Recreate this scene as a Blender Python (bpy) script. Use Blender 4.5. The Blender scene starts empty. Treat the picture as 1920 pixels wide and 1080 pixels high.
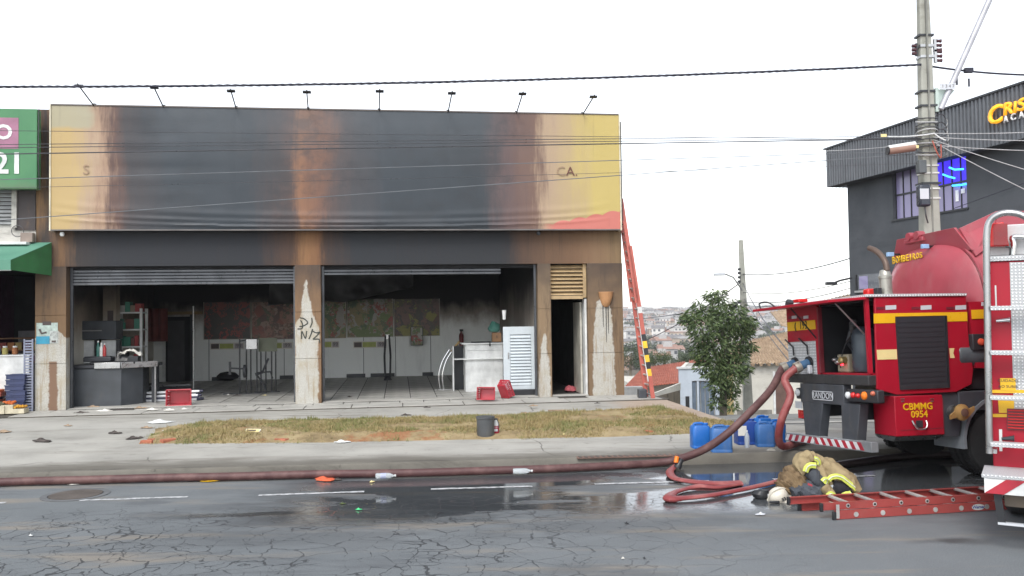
import bpy, bmesh, math, random
from mathutils import Vector, Matrix, noise as mn
random.seed(7)
sc = bpy.context.scene
COL = sc.collection
# ---------------------------------------------------------------- camera
EYE = Vector((0, 0, 2.13)); FPX = 1600.0
_th = math.atan(50 / 1600); _ro = .014
FW = Vector((0, math.cos(_th), math.sin(_th)))
_up = Vector((0, -math.sin(_th), math.cos(_th))); _rh = Vector((1, 0, 0))
RT = _rh * math.cos(_ro) - _up * math.sin(_ro)
UP = _rh * math.sin(_ro) + _up * math.cos(_ro)
cd = bpy.data.cameras.new('camera'); cam = bpy.data.objects.new('camera', cd); COL.objects.link(cam)
cam.matrix_world = Matrix(((RT.x, UP.x, -FW.x, EYE.x), (RT.y, UP.y, -FW.y, EYE.y), (RT.z, UP.z, -FW.z, EYE.z), (0, 0, 0, 1)))
cd.lens = 30; cd.sensor_width = 36; cd.clip_end = 6000; cd.clip_start = .1
sc.camera = cam
# ---------------------------------------------------------------- world, sun, exposure
w = bpy.data.worlds.new('World'); sc.world = w; w.use_nodes = True
nt = w.node_tree; nt.nodes.clear()
sky = nt.nodes.new('ShaderNodeTexSky'); sky.sky_type = 'NISHITA'; sky.sun_disc = False
SUN_EL, SUN_AZ = math.radians(50), math.radians(200)
sky.sun_elevation = SUN_EL; sky.sun_rotation = SUN_AZ
sky.air_density = 1.0; sky.dust_density = 1.0; sky.ozone_density = 1.0
hs = nt.nodes.new('ShaderNodeHueSaturation'); hs.inputs['Saturation'].default_value = .24
bg = nt.nodes.new('ShaderNodeBackground'); bg.inputs['Strength'].default_value = .15
wo = nt.nodes.new('ShaderNodeOutputWorld')
nt.links.new(sky.outputs[0], hs.inputs['Color']); nt.links.new(hs.outputs[0], bg.inputs['Color']); nt.links.new(bg.outputs[0], wo.inputs['Surface'])
sd = bpy.data.lights.new('sun', 'SUN'); sd.energy = 1.0; sd.angle = math.radians(25); sd.color = (1, .97, .92)
sun = bpy.data.objects.new('sun', sd); COL.objects.link(sun)
_sd = Vector((math.sin(SUN_AZ) * math.cos(SUN_EL), math.cos(SUN_AZ) * math.cos(SUN_EL), math.sin(SUN_EL)))
sun.rotation_euler = (-_sd).to_track_quat('-Z', 'Y').to_euler()
sun.location = (0, -10, 30)
sc.view_settings.view_transform = 'Standard'; sc.view_settings.look = 'None'
sc.view_settings.exposure = 1.15; sc.view_settings.gamma = 1.0
sc.view_settings.use_curve_mapping = False
sc.render.engine = 'CYCLES'
sc.cycles.max_bounces = 8; sc.cycles.diffuse_bounces = 6; sc.cycles.glossy_bounces = 3
sc.cycles.transparent_max_bounces = 6; sc.cycles.volume_bounces = 0
sc.cycles.use_denoising = True
# ---------------------------------------------------------------- projecting sight lines onto real planes
def ray(px, py): return FW + RT * ((px - 960) / FPX) - UP * ((py - 540) / FPX)
def gnd(px, py, z=0.0):
    d = ray(px, py); return EYE + d * ((z - EYE.z) / d.z)
def dep(px, py, Y):
    d = ray(px, py); return EYE + d * (Y / d.y)
def onp(M, ax, off, px, py):
    Mi = M.inverted(); e = Mi @ EYE; d = Mi.to_3x3() @ ray(px, py)
    return e + d * ((off - e[ax]) / d[ax])
def frame(x, y, z, rz, rx=0): return Matrix.Translation((x, y, z)) @ Matrix.Rotation(rz, 4, 'Z') @ Matrix.Rotation(rx, 4, 'X')
# ---------------------------------------------------------------- mesh builder
class MB:
    def __init__(s): s.v = []; s.f = []; s.m = []; s.T = None; s.mi = 0
    def add(s, vs, fs):
        b = len(s.v)
        s.v += [tuple(s.T @ Vector(p)) if s.T else tuple(p) for p in vs]
        s.f += [tuple(b + i for i in f) for f in fs]; s.m += [s.mi] * len(fs); return s
    def box(s, x0, x1, y0, y1, z0, z1):
        return s.add([(x0,y0,z0),(x1,y0,z0),(x1,y1,z0),(x0,y1,z0),(x0,y0,z1),(x1,y0,z1),(x1,y1,z1),(x0,y1,z1)],
                     [(0,3,2,1),(4,5,6,7),(0,1,5,4),(1,2,6,5),(2,3,7,6),(3,0,4,7)])
    def poly(s, pts): return s.add(pts, [tuple(range(len(pts)))])
    def prism(s, pts, ax, a, b):
        # pts in the two other axes (in x,y,z order), extruded along ax from a to b
        def mk(p, c): q = list(p); q.insert(ax, c); return tuple(q)
        n = len(pts); vs = [mk(p, a) for p in pts] + [mk(p, b) for p in pts]
        fs = [tuple(range(n)), tuple(reversed(range(n, 2 * n)))] + [(i, n + i, n + (i + 1) % n, (i + 1) % n) for i in range(n)]
        return s.add(vs, fs)
    def hexa(s, q0, q1):
        # solid between two quads with matching corners
        return s.add(list(q0) + list(q1), [(0,1,2,3),(7,6,5,4),(0,4,5,1),(1,5,6,2),(2,6,7,3),(3,7,4,0)])
    def tube(s, pts, r, n=8, cap=True, flat=1.0, upv=None):
        pts = [Vector(p) for p in pts]; rs = r if isinstance(r, (list, tuple)) else [r] * len(pts)
        vs = []; N = None
        for i, p in enumerate(pts):
            t = (pts[min(i + 1, len(pts) - 1)] - pts[max(i - 1, 0)]).normalized()
            if N is None:
                a = Vector(upv) if upv else (Vector((0, 0, 1)) if abs(t.z) < .9 else Vector((1, 0, 0)))
                N = (a - t * a.dot(t)).normalized()
            else: N = (N - t * N.dot(t)).normalized()
            B = t.cross(N)
            for k in range(n):
                a = 2 * math.pi * k / n
                vs.append(p + N * (math.cos(a) * rs[i] * flat) + B * (math.sin(a) * rs[i]))
        fs = [(i * n + k, i * n + (k + 1) % n, (i + 1) * n + (k + 1) % n, (i + 1) * n + k) for i in range(len(pts) - 1) for k in range(n)]
        if cap: fs += [tuple(reversed(range(n))), tuple(range((len(pts) - 1) * n, len(pts) * n))]
        return s.add(vs, fs)
    def lathe(s, prof, n=20, M=None, sx=1, sy=1):
        vs = []
        for r, z in prof:
            for k in range(n):
                a = 2 * math.pi * k / n; p = Vector((r * sx * math.cos(a), r * sy * math.sin(a), z)); vs.append(M @ p if M else p)
        L = len(prof)
        fs = [(i * n + k, i * n + (k + 1) % n, (i + 1) * n + (k + 1) % n, (i + 1) * n + k) for i in range(L - 1) for k in range(n)]
        fs += [tuple(reversed(range(n))), tuple(range((L - 1) * n, L * n))]
        return s.add(vs, fs)
    def grid(s, nx, ny, fn):
        vs = [fn(i / nx, j / ny) for j in range(ny + 1) for i in range(nx + 1)]
        fs = [(j * (nx + 1) + i, j * (nx + 1) + i + 1, (j + 1) * (nx + 1) + i + 1, (j + 1) * (nx + 1) + i) for j in range(ny) for i in range(nx)]
        return s.add(vs, fs)
    def build(s, name, mat, parent=None, smooth=False, bevel=0, seg=2, solid=0, sub=0, kind=None):
        me = bpy.data.meshes.new(name); me.from_pydata(s.v, [], s.f)
        mats = mat if isinstance(mat, (list, tuple)) else [mat]
        for m in mats: me.materials.append(m)
        if len(mats) > 1: me.polygons.foreach_set('material_index', s.m)
        me.update()
        bm = bmesh.new(); bm.from_mesh(me); bmesh.ops.recalc_face_normals(bm, faces=bm.faces); bm.to_mesh(me); bm.free()
        if smooth or bevel:
            me.shade_smooth(); me.set_sharp_from_angle(angle=math.radians(38 if smooth is True else 30))
        o = bpy.data.objects.new(name, me); COL.objects.link(o)
        if parent: o.parent = parent
        if solid: md = o.modifiers.new('solid', 'SOLIDIFY'); md.thickness = solid; md.offset = 0
        if sub: md = o.modifiers.new('sub', 'SUBSURF'); md.levels = md.render_levels = sub
        if bevel:
            md = o.modifiers.new('bevel', 'BEVEL'); md.width = bevel; md.segments = seg; md.limit_method = 'ANGLE'; md.angle_limit = .6
        if kind: o['kind'] = kind
        return o
def tag(o, label=None, cat=None, group=None, kind=None):
    for k, v in (('label', label), ('category', cat), ('group', group), ('kind', kind)):
        if v: o[k] = v
    return o
def thing(name, label, cat, M=None, group=None):
    o = bpy.data.objects.new(name, None); COL.objects.link(o); o.empty_display_size = .2
    if M is not None: o.matrix_world = M
    return tag(o, label, cat, group)
def share(src, parent, loc=(0,0,0), rot=(0,0,0), sca=(1,1,1)):
    o = src.copy(); COL.objects.link(o); o.parent = parent; o.location = loc; o.rotation_euler = rot; o.scale = sca
    return o
def dup(root, M, label=None):
    r = root.copy(); COL.objects.link(r); r.matrix_world = M
    if label: r['label'] = label
    for ch in list(root.children):
        c = ch.copy(); COL.objects.link(c); c.parent = r
        for g in ch.children: d = g.copy(); COL.objects.link(d); d.parent = c
    return r
def boxo(name, mat, parent, x0, x1, y0, y1, z0, z1, bevel=0, **k): return MB().box(x0,x1,y0,y1,z0,z1).build(name, mat, parent, bevel=bevel, **k)
def smoothpts(P, n=6):
    # Catmull-Rom through the points
    P = [Vector(p) for p in P]; Q = [P[0] * 2 - P[1]] + P + [P[-1] * 2 - P[-2]]; out = []
    for i in range(1, len(Q) - 2):
        a, b, c, d = Q[i-1], Q[i], Q[i+1], Q[i+2]
        for k in range(n):
            t = k / n
            out.append(.5 * ((2*b) + (c-a)*t + (2*a-5*b+4*c-d)*t*t + (3*b-a-3*c+d)*t**3))
    out.append(P[-1]); return out
def text(name, body, mat, parent, M, size, ext=.004, shear=0, bold=0, sx=1, align='CENTER', res=3):
    cu = bpy.data.curves.new(name, 'FONT'); cu.body = body; cu.size = size; cu.extrude = ext; cu.shear = shear
    cu.offset = bold; cu.align_x = align; cu.align_y = 'CENTER'; cu.resolution_u = res
    t = bpy.data.objects.new(name, cu); COL.objects.link(t)
    dg = bpy.context.evaluated_depsgraph_get(); me = bpy.data.meshes.new_from_object(t.evaluated_get(dg)); bpy.data.objects.remove(t)
    me.transform(M @ Matrix.Diagonal((sx, 1, 1, 1))); me.materials.clear(); me.materials.append(mat); me.name = name
    o = bpy.data.objects.new(name, me); COL.objects.link(o)
    if parent: o.parent = parent
    return o
def fit_text(name, body, mat, parent, B, x0, x1, z0, z1, ext, shear=0):
    # letter scaled into the box x0..x1, z0..z1 of the plane given by the basis B (letter x, letter y, out)
    o = text(name, body, mat, parent, Matrix.Identity(4), 1, 0, shear, .02); me = o.data; xs = [v.co.x for v in me.vertices]; ys_ = [v.co.y for v in me.vertices]
    bm = bmesh.new(); bm.from_mesh(me); r = bmesh.ops.extrude_face_region(bm, geom=bm.faces[:]); bmesh.ops.translate(bm, vec=(0, 0, 1), verts=[e for e in r['geom'] if isinstance(e, bmesh.types.BMVert)]); bmesh.ops.recalc_face_normals(bm, faces=bm.faces[:]); bm.to_mesh(me); bm.free()
    a0, a1, b0, b1 = min(xs), max(xs), min(ys_), max(ys_)
    me.transform(B @ Matrix.Translation((x0, z0, 0)) @ Matrix.Diagonal(((x1 - x0) / (a1 - a0), (z1 - z0) / (b1 - b0), ext, 1)) @ Matrix.Translation((-a0, -b0, 0))); return o
# upright text basis: letter x along +X, letter y along +Z, facing -Y
TXZ = Matrix(((1,0,0,0),(0,0,-1,0),(0,1,0,0),(0,0,0,1)))
def T(x, y, z): return Matrix.Translation((x, y, z))
# ---------------------------------------------------------------- material builder
class Vn:
    def __init__(s, g, k): s.g = g; s.k = k
    def __add__(a, b): return a.g.mth('ADD', a, b)
    __radd__ = __add__
    def __sub__(a, b): return a.g.mth('SUBTRACT', a, b)
    def __rsub__(a, b): return a.g.mth('SUBTRACT', b, a)
    def __mul__(a, b): return a.g.mth('MULTIPLY', a, b)
    __rmul__ = __mul__
class Gr:
    def __init__(s, name, rough=.6, metal=0, spec=.5, coords='Object'):
        s.mat = bpy.data.materials.new(name); s.mat.use_nodes = True; s.nt = s.mat.node_tree
        s.b = s.nt.nodes['Principled BSDF']; s.set('Roughness', rough); s.set('Metallic', metal); s.set('Specular IOR Level', spec)
        s.tc = s.nt.nodes.new('ShaderNodeTexCoord'); s.co = Vn(s, s.tc.outputs[coords])
        s._s = None
    def n(s, t, **kw):
        x = s.nt.nodes.new('ShaderNode' + t)
        for k, v in kw.items(): setattr(x, k, v)
        return x
    def put(s, sock, v):
        if isinstance(v, Vn): s.nt.links.new(v.k, sock)
        elif isinstance(v, (tuple, list)) and len(v) == 3 and sock.type == 'RGBA': sock.default_value = (*v, 1)
        else: sock.default_value = v
    def set(s, k, v): s.put(s.b.inputs[k], v); return s
    def mth(s, op, a, b=0, clamp=False):
        x = s.n('Math', operation=op, use_clamp=clamp); s.put(x.inputs[0], a); s.put(x.inputs[1], b); return Vn(s, x.outputs[0])
    def xyz(s):
        if not s._s:
            x = s.n('SeparateXYZ'); s.put(x.inputs[0], s.co); s._s = [Vn(s, x.outputs[i]) for i in range(3)]
        return s._s
    def vec(s, x, y, z):
        c = s.n('CombineXYZ'); s.put(c.inputs[0], x); s.put(c.inputs[1], y); s.put(c.inputs[2], z); return Vn(s, c.outputs[0])
    def scaled(s, sx, sy, sz, off=(0,0,0)):
        m = s.n('Mapping'); s.put(m.inputs[0], s.co); m.inputs[1].default_value = off; m.inputs[3].default_value = (sx, sy, sz); return Vn(s, m.outputs[0])
    def noise(s, scale, detail=4, rough=.55, vec=None, dist=0):
        x = s.n('TexNoise'); s.put(x.inputs['Vector'], vec or s.co); x.inputs['Scale'].default_value = scale
        x.inputs['Detail'].default_value = detail; x.inputs['Roughness'].default_value = rough; x.inputs['Distortion'].default_value = dist
        return Vn(s, x.outputs[0])
    def noisec(s, scale, detail=2, vec=None):
        x = s.n('TexNoise'); s.put(x.inputs['Vector'], vec or s.co); x.inputs['Scale'].default_value = scale; x.inputs['Detail'].default_value = detail
        return Vn(s, x.outputs[1])
    def vor(s, scale, feature='F1', vec=None, out=0, rand=1):
        x = s.n('TexVoronoi', feature=feature); s.put(x.inputs['Vector'], vec or s.co); x.inputs['Scale'].default_value = scale
        x.inputs['Randomness'].default_value = rand; return Vn(s, x.outputs[out])
    def warp(s, scale, amt, base=None):
        c = s.noisec(scale, 3, base); m = s.n('VectorMath', operation='MULTIPLY_ADD')
        s.put(m.inputs[0], c); m.inputs[1].default_value = (amt,) * 3; s.put(m.inputs[2], base or s.co); return Vn(s, m.outputs[0])
    def smooth(s, v, a, b, lo=0, hi=1):
        x = s.n('MapRange', interpolation_type='SMOOTHSTEP'); s.put(x.inputs[0], v)
        for i, q in enumerate((a, b, lo, hi)): s.put(x.inputs[i + 1], q)
        return Vn(s, x.outputs[0])
    def mix(s, f, a, b, blend='MIX'):
        x = s.n('Mix', data_type='RGBA', blend_type=blend); s.put(x.inputs[0], f); s.put(x.inputs[6], a); s.put(x.inputs[7], b); return Vn(s, x.outputs[2])
    def ramp(s, v, stops, interp='LINEAR', lo=0, hi=1):
        if (lo, hi) != (0, 1): v = s.mth('DIVIDE', s.mth('SUBTRACT', v, lo), hi - lo)
        x = s.n('ValToRGB'); s.put(x.inputs[0], v); cr = x.color_ramp; cr.interpolation = interp
        st = [((p - lo) / (hi - lo), c if isinstance(c, (tuple, list)) else (c, c, c)) for p, c in stops]
        while len(cr.elements) < len(st): cr.elements.new(1)
        for e, (p, c) in zip(cr.elements, st): e.position = min(max(p, 0), 1); e.color = (*c, 1)
        return Vn(s, x.outputs[0])
    def bump(s, h, strength=.3, dist=.01):
        x = s.n('Bump'); x.inputs['Strength'].default_value = strength; x.inputs['Distance'].default_value = dist
        s.put(x.inputs['Height'], h); s.nt.links.new(x.outputs[0], s.b.inputs['Normal']); return s
    def color(s, v): s.set('Base Color', v); return s
def paint(name, rgb, rough=.5, metal=0, var=.25, scale=3.0, dirt=None, dirt_amt=.5, spec=.5, bump=0, coat=0, fine=60):
    g = Gr(name, rough, metal, spec)
    n1 = g.noise(scale, 5, .6)
    lo = tuple(c * (1 - var) for c in rgb); hi = tuple(min(c * (1 + var), 1) for c in rgb)
    c = g.ramp(n1, [(.3, lo), (.7, hi)])
    if dirt: c = g.mix(g.smooth(g.noise(scale * 1.7, 6, .65, g.scaled(1, 1, .45)), .52, .8, 0, dirt_amt), c, dirt)
    g.color(c); g.set('Roughness', g.ramp(g.noise(scale * 4, 4), [(.3, max(rough - .1, .02)), (.7, min(rough + .12, 1))]))
    if bump: g.bump(g.noise(fine, 3), bump, .004)
    if coat: g.set('Coat Weight', coat); g.set('Coat Roughness', .15)
    return g.mat
def glow(name, rgb, strength):
    g = Gr(name); g.color((0, 0, 0)); g.set('Emission Color', rgb); g.set('Emission Strength', strength); return g.mat
# ---------------------------------------------------------------- frames of the place
_A = gnd(95, 770, .25); _B = gnd(1168, 741, .25)
FAC_YAW = math.atan2(_B.y - _A.y, _B.x - _A.x)
FAC = frame(_A.x, _A.y, 0, FAC_YAW)                      # x along the shop front, y into the shop
def fx(px, py, off=0.0): p = onp(FAC, 1, off, px, py); return p.x, p.z
def fg(px, py, z=.27): p = FAC.inverted() @ gnd(px, py, z); return p.x, p.y
def fl(name, label, cat, s, y, z, rz=0, group=None): return thing(name, label, cat, FAC @ T(s, y, z) @ Matrix.Rotation(rz, 4, 'Z'), group)
_ka = gnd(300, 899); _kb = gnd(1250, 872)
KD = (_kb - _ka).normalized(); KN = Vector((-KD.y, KD.x, 0))   # along the kerb, and away from the road
ROAD_YAW = math.atan2(KD.y, KD.x)
def kerb_d(p): return (Vector((p[0], p[1], 0)) - Vector((_ka.x, _ka.y, 0))).dot(KN)
_fn = Vector((-math.sin(FAC_YAW), math.cos(FAC_YAW), 0))
def front_d(p): return -(Vector((p[0], p[1], 0)) - Vector((_A.x, _A.y, 0))).dot(_fn)
def gz(x, y):
    a, b = max(kerb_d((x, y)), 0), max(front_d((x, y)), 0)
    return .135 + .105 * a / max(a + b, .01)
def walk(px, py):
    z = .17
    for _ in range(6): p = gnd(px, py, z); z = gz(p.x, p.y)
    return p
def slope(y):                                            # height of the falling ground beyond the shop
    for a, b in ((15.5, (.06, 15.5)), ):
        pass
    P = [(-80, -.12), (14.6, -.12), (15.6, .02), (20, -.42), (60, -5.05), (140, -13), (350, -24), (500, -21), (1350, 1.5), (1500, -1), (4000, -20)]
    for (a, za), (b, zb) in zip(P, P[1:]):
        if y <= b: return za + (zb - za) * (y - a) / (b - a)
    return P[-1][1]
# ================================================================ shared materials
M_white = paint('white_paint', (.62, .63, .62), .5, dirt=(.3, .27, .22), dirt_amt=.35)
M_black = paint('black_plastic', (.018, .019, .022), .45)
M_dark = paint('dark_steel', (.035, .037, .042), .45, .2)
M_steel = paint('bare_steel', (.42, .42, .42), .32, .9, var=.15)
M_chrome = paint('polished_metal', (.62, .62, .62), .16, 1.0, var=.08)
M_cable = paint('grey_cable', (.045, .045, .05), .35, spec=.8)
M_red = paint('red_paint', (.34, .022, .026), .3, var=.12, scale=1.2, dirt=(.2, .05, .045), dirt_amt=.3, coat=.4)
M_yel = paint('yellow_band', (.72, .42, .015), .35, var=.06, scale=4)
M_pale = paint('faded_yellow_band', (.72, .6, .28), .4, var=.06, scale=4)
M_rub = paint('tyre_rubber', (.018, .018, .019), .8, dirt=(.06, .055, .05), dirt_amt=.6)
M_paper = paint('paper', (.68, .66, .6), .8, var=.12)
M_brick = paint('brick_clay', (.38, .13, .075), .9, bump=.4, scale=9)
M_blk_soot = paint('soot_black', (.022, .023, .026), .9, var=.4, scale=2)
M_orange = paint('orange_lens', (.8, .2, .02), .25, var=.05)
M_redlens = paint('red_lens', (.55, .02, .02), .2, var=.05)
M_clear = paint('clear_lens', (.6, .62, .63), .15, var=.05)
M_refl = paint('reflector_grey', (.5, .52, .55), .35, var=.06)
# ---------------------------------------------------------------- asphalt
def mat_asphalt():
    g = Gr('wet_cracked_asphalt', .75); x, y, z = g.xyz()
    n = g.noise(.6, 6, .6); fine = g.noise(90, 3, .7); mid = g.noise(3.2, 5, .6)
    c = g.ramp(n, [(.3, (.122, .136, .145)), (.55, (.152, .167, .176)), (.75, (.185, .196, .2))])
    c = g.mix(g.smooth(g.noise(260, 2, .8), .45, .7, 0, .5), c, (.075, .08, .085)); c = g.mix(g.smooth(fine, .52, .7, 0, .5), c, (.27, .275, .275))
    c = g.mix(g.smooth(fine, .5, .28, 0, .4), c, (.05, .052, .056))
    # worn beige streaks along the traffic
    st = g.noise(1.0, 5, .6, g.scaled(.35, 2.4, 1))
    c = g.mix(g.smooth(st, .52, .68, 0, .65), c, (.25, .215, .17)); c = g.mix(g.smooth(g.noise(1.3, 6, .65, g.scaled(.5, 1.7, 1, (7, 4, 0)), .6), .52, .66, 0, .6) * g.smooth(x, 3.5, 1), c, (.085, .092, .1))
    # crazing: two sizes of crack, strongest in the nearer lane to the left
    wv = g.warp(6, .09, g.warp(1.6, .5)); w2 = g.warp(9, .06, g.warp(3, .3))
    e1 = g.vor(3.5, 'DISTANCE_TO_EDGE', wv); e2 = g.vor(7.0, 'DISTANCE_TO_EDGE', w2)
    zone = g.mth('MULTIPLY', g.smooth(x + 2.4 * g.noise(.5, 3), 4.6, .6), g.smooth(y - .06 * x + 1.1 * g.noise(.8, 3), 10.75, 9.9))
    zone = g.mth('MULTIPLY', zone, g.smooth(g.noise(.9, 5, .65, g.scaled(.6, 1.6, 1, (3, 5, 0))), .3, .46, .25, 1))
    thick = g.smooth(g.noise(1.7, 5, .75), .3, .7, -.014, .029)
    c1 = g.smooth(e1 - thick, .012, .0); c2 = g.smooth(e2 - g.smooth(g.noise(1.6, 5, .75), .38, .7, -.026, .028), .02, .0)
    crack = g.mth('MINIMUM', g.mth('MAXIMUM', c1, c2 * g.smooth(g.noise(.9, 3), .45, .6)) * zone, 1)
    c = g.mix(crack * .78, c, (.022, .023, .026))
    # water: streams along the lane, and a sheet before the truck
    wn = g.noise(.75, 6, .62, g.scaled(.55, 1.9, 1, (1.3, 0, 0)), .6)
    yl = y - .075 * x
    band = g.mth('MULTIPLY', g.smooth(yl + 1.1 * (g.noise(.7, 4) - .5), 8.5, 9.5), g.smooth(yl, 11.7, 11.2))
    right = g.smooth(x, -3.6, -1.6)
    line = g.mth('MULTIPLY', g.smooth(g.mth('ABSOLUTE', yl - 9.72 + .35 * g.noise(.9, 3)), .2, .05), g.smooth(x, -4.6, -2.4))
    wet = g.mth('MAXIMUM', g.mth('MULTIPLY', g.mth('MULTIPLY', band, right), g.smooth(wn, .36, .47)), line * .95)
    wet = g.mth('MAXIMUM', wet, g.smooth(x, 1.2, 2.4) * g.smooth(yl, 9.3, 9.9) * g.smooth(wn, .28, .4))
    damp = g.mth('MULTIPLY', g.smooth(x, -4.4, -2.6), g.mth('MULTIPLY', g.smooth(yl, 7.6, 8.6), g.smooth(g.noise(.9, 6, .65, g.scaled(.5, 1.8, 1)), .42, .56)))
    oil = g.mth('MULTIPLY', g.smooth(g.mth('ABSOLUTE', x - 4.0) + .5 * g.noise(2.5, 4), .75, .25), g.smooth(g.mth('ABSOLUTE', y - 7.9) + .3 * g.noise(3, 4), .3, .14))
    c = g.mix(damp * .36, c, (.05, .052, .056)); c = g.mix(wet * .7, c, (.034, .037, .041)); c = g.mix(oil * .75, c, (.035, .03, .03))
    deep = g.mth('MAXIMUM', g.smooth(wn, .42, .5), g.smooth(x + .8 * (g.noise(1.4, 4) - .5), 1.1, 1.9) * g.smooth(wn, .3, .4)) * wet
    g.color(c)
    r = g.mth('SUBTRACT', .62 + .2 * mid, wet * .55); r = g.mth('MAXIMUM', g.mth('SUBTRACT', r, deep * .4), .035)
    g.set('Roughness', r); g.set('Specular IOR Level', g.mth('ADD', .38, wet * .5))
    h = fine * .35 * (1 - wet * .93) + mid * .25 * (1 - wet) - crack * 1.3
    g.bump(h, .55, .012); return g.mat
def mat_concrete(name, base=(.36, .35, .32), dirt=(.17, .155, .13), scale=1.0, cracks=True):
    g = Gr(name, .85, 0, .3); n = g.noise(.8 * scale, 6, .62); f = g.noise(45, 4, .65); x, y, z = g.xyz()
    c = g.ramp(n, [(.3, tuple(v * .78 for v in base)), (.5, base), (.7, tuple(min(1, v * 1.18) for v in base))])
    st = g.noise(1.1, 6, .7, g.scaled(.28, 1.9, 1, (4, 2, 0)), .5)
    c = g.mix(g.smooth(st, .52, .7, 0, .75), c, dirt)
    c = g.mix(g.smooth(g.noise(5, 5, .7), .6, .75, 0, .6), c, tuple(v * .6 for v in dirt))
    c = g.mix(g.smooth(f, .55, .75, 0, .3), c, tuple(min(1, v * 1.4) for v in base))
    h = f * .3 + n * .3
    if cracks:
        e = g.vor(.42, 'DISTANCE_TO_EDGE', g.warp(1.1, .5)); k = g.smooth(e, .007, .001) * g.smooth(g.noise(.7, 3, .5, g.scaled(1, 1, 1, (9, 1, 0))), .5, .6)
        c = g.mix(k * .7, c, (.07, .065, .06)); h = h - k
    g.color(c); g.bump(h, .4, .008); return g.mat
M_asph = mat_asphalt()
M_conc = mat_concrete('sidewalk_concrete', (.35, .34, .31))
def kerb_grime():
    m = mat_concrete('sidewalk_surface', (.35, .34, .31)); nt = m.node_tree; g = Gr.__new__(Gr); g.mat = m; g.nt = nt; g.b = nt.nodes['Principled BSDF']; g._s = None
    g.tc = nt.nodes.new('ShaderNodeTexCoord'); g.co = Vn(g, g.tc.outputs['Object']); x, y, z = g.xyz()
    d = (x - _ka.x) * KN.x + (y - _ka.y) * KN.y; src = Vn(g, g.b.inputs['Base Color'].links[0].from_socket)
    n = g.noise(1.3, 5, .65, g.scaled(.5, 1, 1)); k = g.smooth(d + (n - .5) * .8, .85, .2, 0, .88)
    c = g.mix(k, src, (.115, .105, .088))
    c = g.mix(g.smooth(g.noise(.45, 5, .6, g.scaled(.6, 1.4, 1, (2, 8, 0))), .5, .66, 0, .45), c, (.44, .43, .4))
    c = g.mix(g.smooth(g.noise(3.5, 6, .75, g.scaled(.5, 1.3, 1, (5, 1, 0))), .58, .72, 0, .6), c, (.15, .14, .12))
    red = g.smooth(x + .6 * g.noise(1.5, 4), 2.2, 2.9) * g.smooth(x, 4.6, 3.4) * g.smooth(d + n, 2.2, 2.9); c = g.mix(red * .5, c, (.36, .22, .13))
    g.color(c); return m
M_side = None
M_slab = mat_concrete('slab_concrete', (.38, .37, .34), (.2, .185, .16), 2, False)
M_kerb = mat_concrete('kerb_concrete', (.15, .14, .12), (.06, .055, .048), 2, False)
M_line = Gr('worn_lane_paint', .6); _g = M_line
_g.color(_g.mix(_g.smooth(_g.noise(14, 5, .7), .46, .62, 0, .9), (.5, .51, .52), (.15, .158, .165))); M_line = _g.mat
# ================================================================ ground
road = MB()
P = lambda a, b, z=0: tuple(Vector((_ka.x, _ka.y, z)) + KD * a + KN * b)
road.poly([P(-70, -40), P(90, -40), P(90, .2), P(-70, .2)])
ROAD = tag(road.build('road', M_asph), kind='structure')
junction = MB()
junction.grid(30, 14, lambda u, v: (lambda x, y: (x, y, .0 if kerb_d((x, y)) < 2.5 else min(0, slope(y) + .03)))(4.2 + u * 22, 12.2 + v * 6))
# lane dashes
def dash(p0, p1):
    a, b = gnd(*p0), gnd(*p1); d = (b - a).normalized(); nrm = Vector((-d.y, d.x, 0)) * .042
    rr = random.Random(p0[0]); m = MB(); n = 10; top = []; bot = []
    for i in range(n + 1):
        q = a.lerp(b, i / n); top.append(q + nrm * rr.uniform(.75, 1.1)); bot.append(q - nrm * rr.uniform(.75, 1.1))
    m.poly([(p.x, p.y, .004) for p in bot + top[::-1]])
    o = m.build('lane_dash', M_line, ROAD); return o
for q in (((150,938.5),(352,932)), ((485,929),(683,922)), ((808,917.5),(998,912)), ((1115,908),(1330,902)), ((-190,950),(10,943)), ((1450,899),(1640,892))): dash(*q)
# manhole cover in the left lane
_m = gnd(142, 928); mh = thing('manhole_cover', 'round iron manhole cover set in the asphalt by the lane line', 'manhole cover', T(_m.x, _m.y, 0))
M_iron = paint('cast_iron', (.1, .085, .075), .7, .2, bump=.5, fine=25)
MB().lathe([(.30, .002), (.30, .010), (.0, .012)], 28).build('lid', M_iron, mh, smooth=True)
MB().lathe([(.31, .002), (.31, .007), (.39, .007), (.39, .002)], 28).build('ring', mat_concrete('manhole_ring', (.13, .135, .14), (.06, .06, .06), 3, False), mh)
# sidewalk: kerb edge to shop front, corner curving off to the falling street
cor = [P(11.2, 0), P(12.0, .25), P(12.35, .9), P(12.3, 2.0)]
swb = []
L0 = 30
def kad(p): q = Vector((p.x, p.y, 0)) - Vector((_ka.x, _ka.y, 0)); return q.dot(KD), q.dot(KN)
BACK = [kad(p) for p in (FAC @ Vector((-45, .05, 0)), FAC @ Vector((13.1, .05, 0)), gnd(1240, 766, .2), gnd(1312, 787, .19), gnd(1395, 798, .17), gnd(1500, 799, .15), gnd(1560, 806, .14))]
BACK.append((12.3, BACK[-1][1] - .3))
def back_d(a):
    for (a0, d0), (a1, d1) in zip(BACK, BACK[1:]):
        if a <= a1: return d0 + (d1 - d0) * max(0, (a - a0) / max(a1 - a0, 1e-6))
    return BACK[-1][1]
def sw(u, v):
    a = -34 + u * (34 + 12.25)
    f0 = ((a - 11.0) / 1.25) ** 2 * 1.2 if a > 11 else 0
    d = f0 + (max(back_d(a), f0 + .1) - f0) * v; q = Vector(P(a, d))
    return (q.x, q.y, gz(q.x, q.y) if front_d(q) > 0 else .24)
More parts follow.
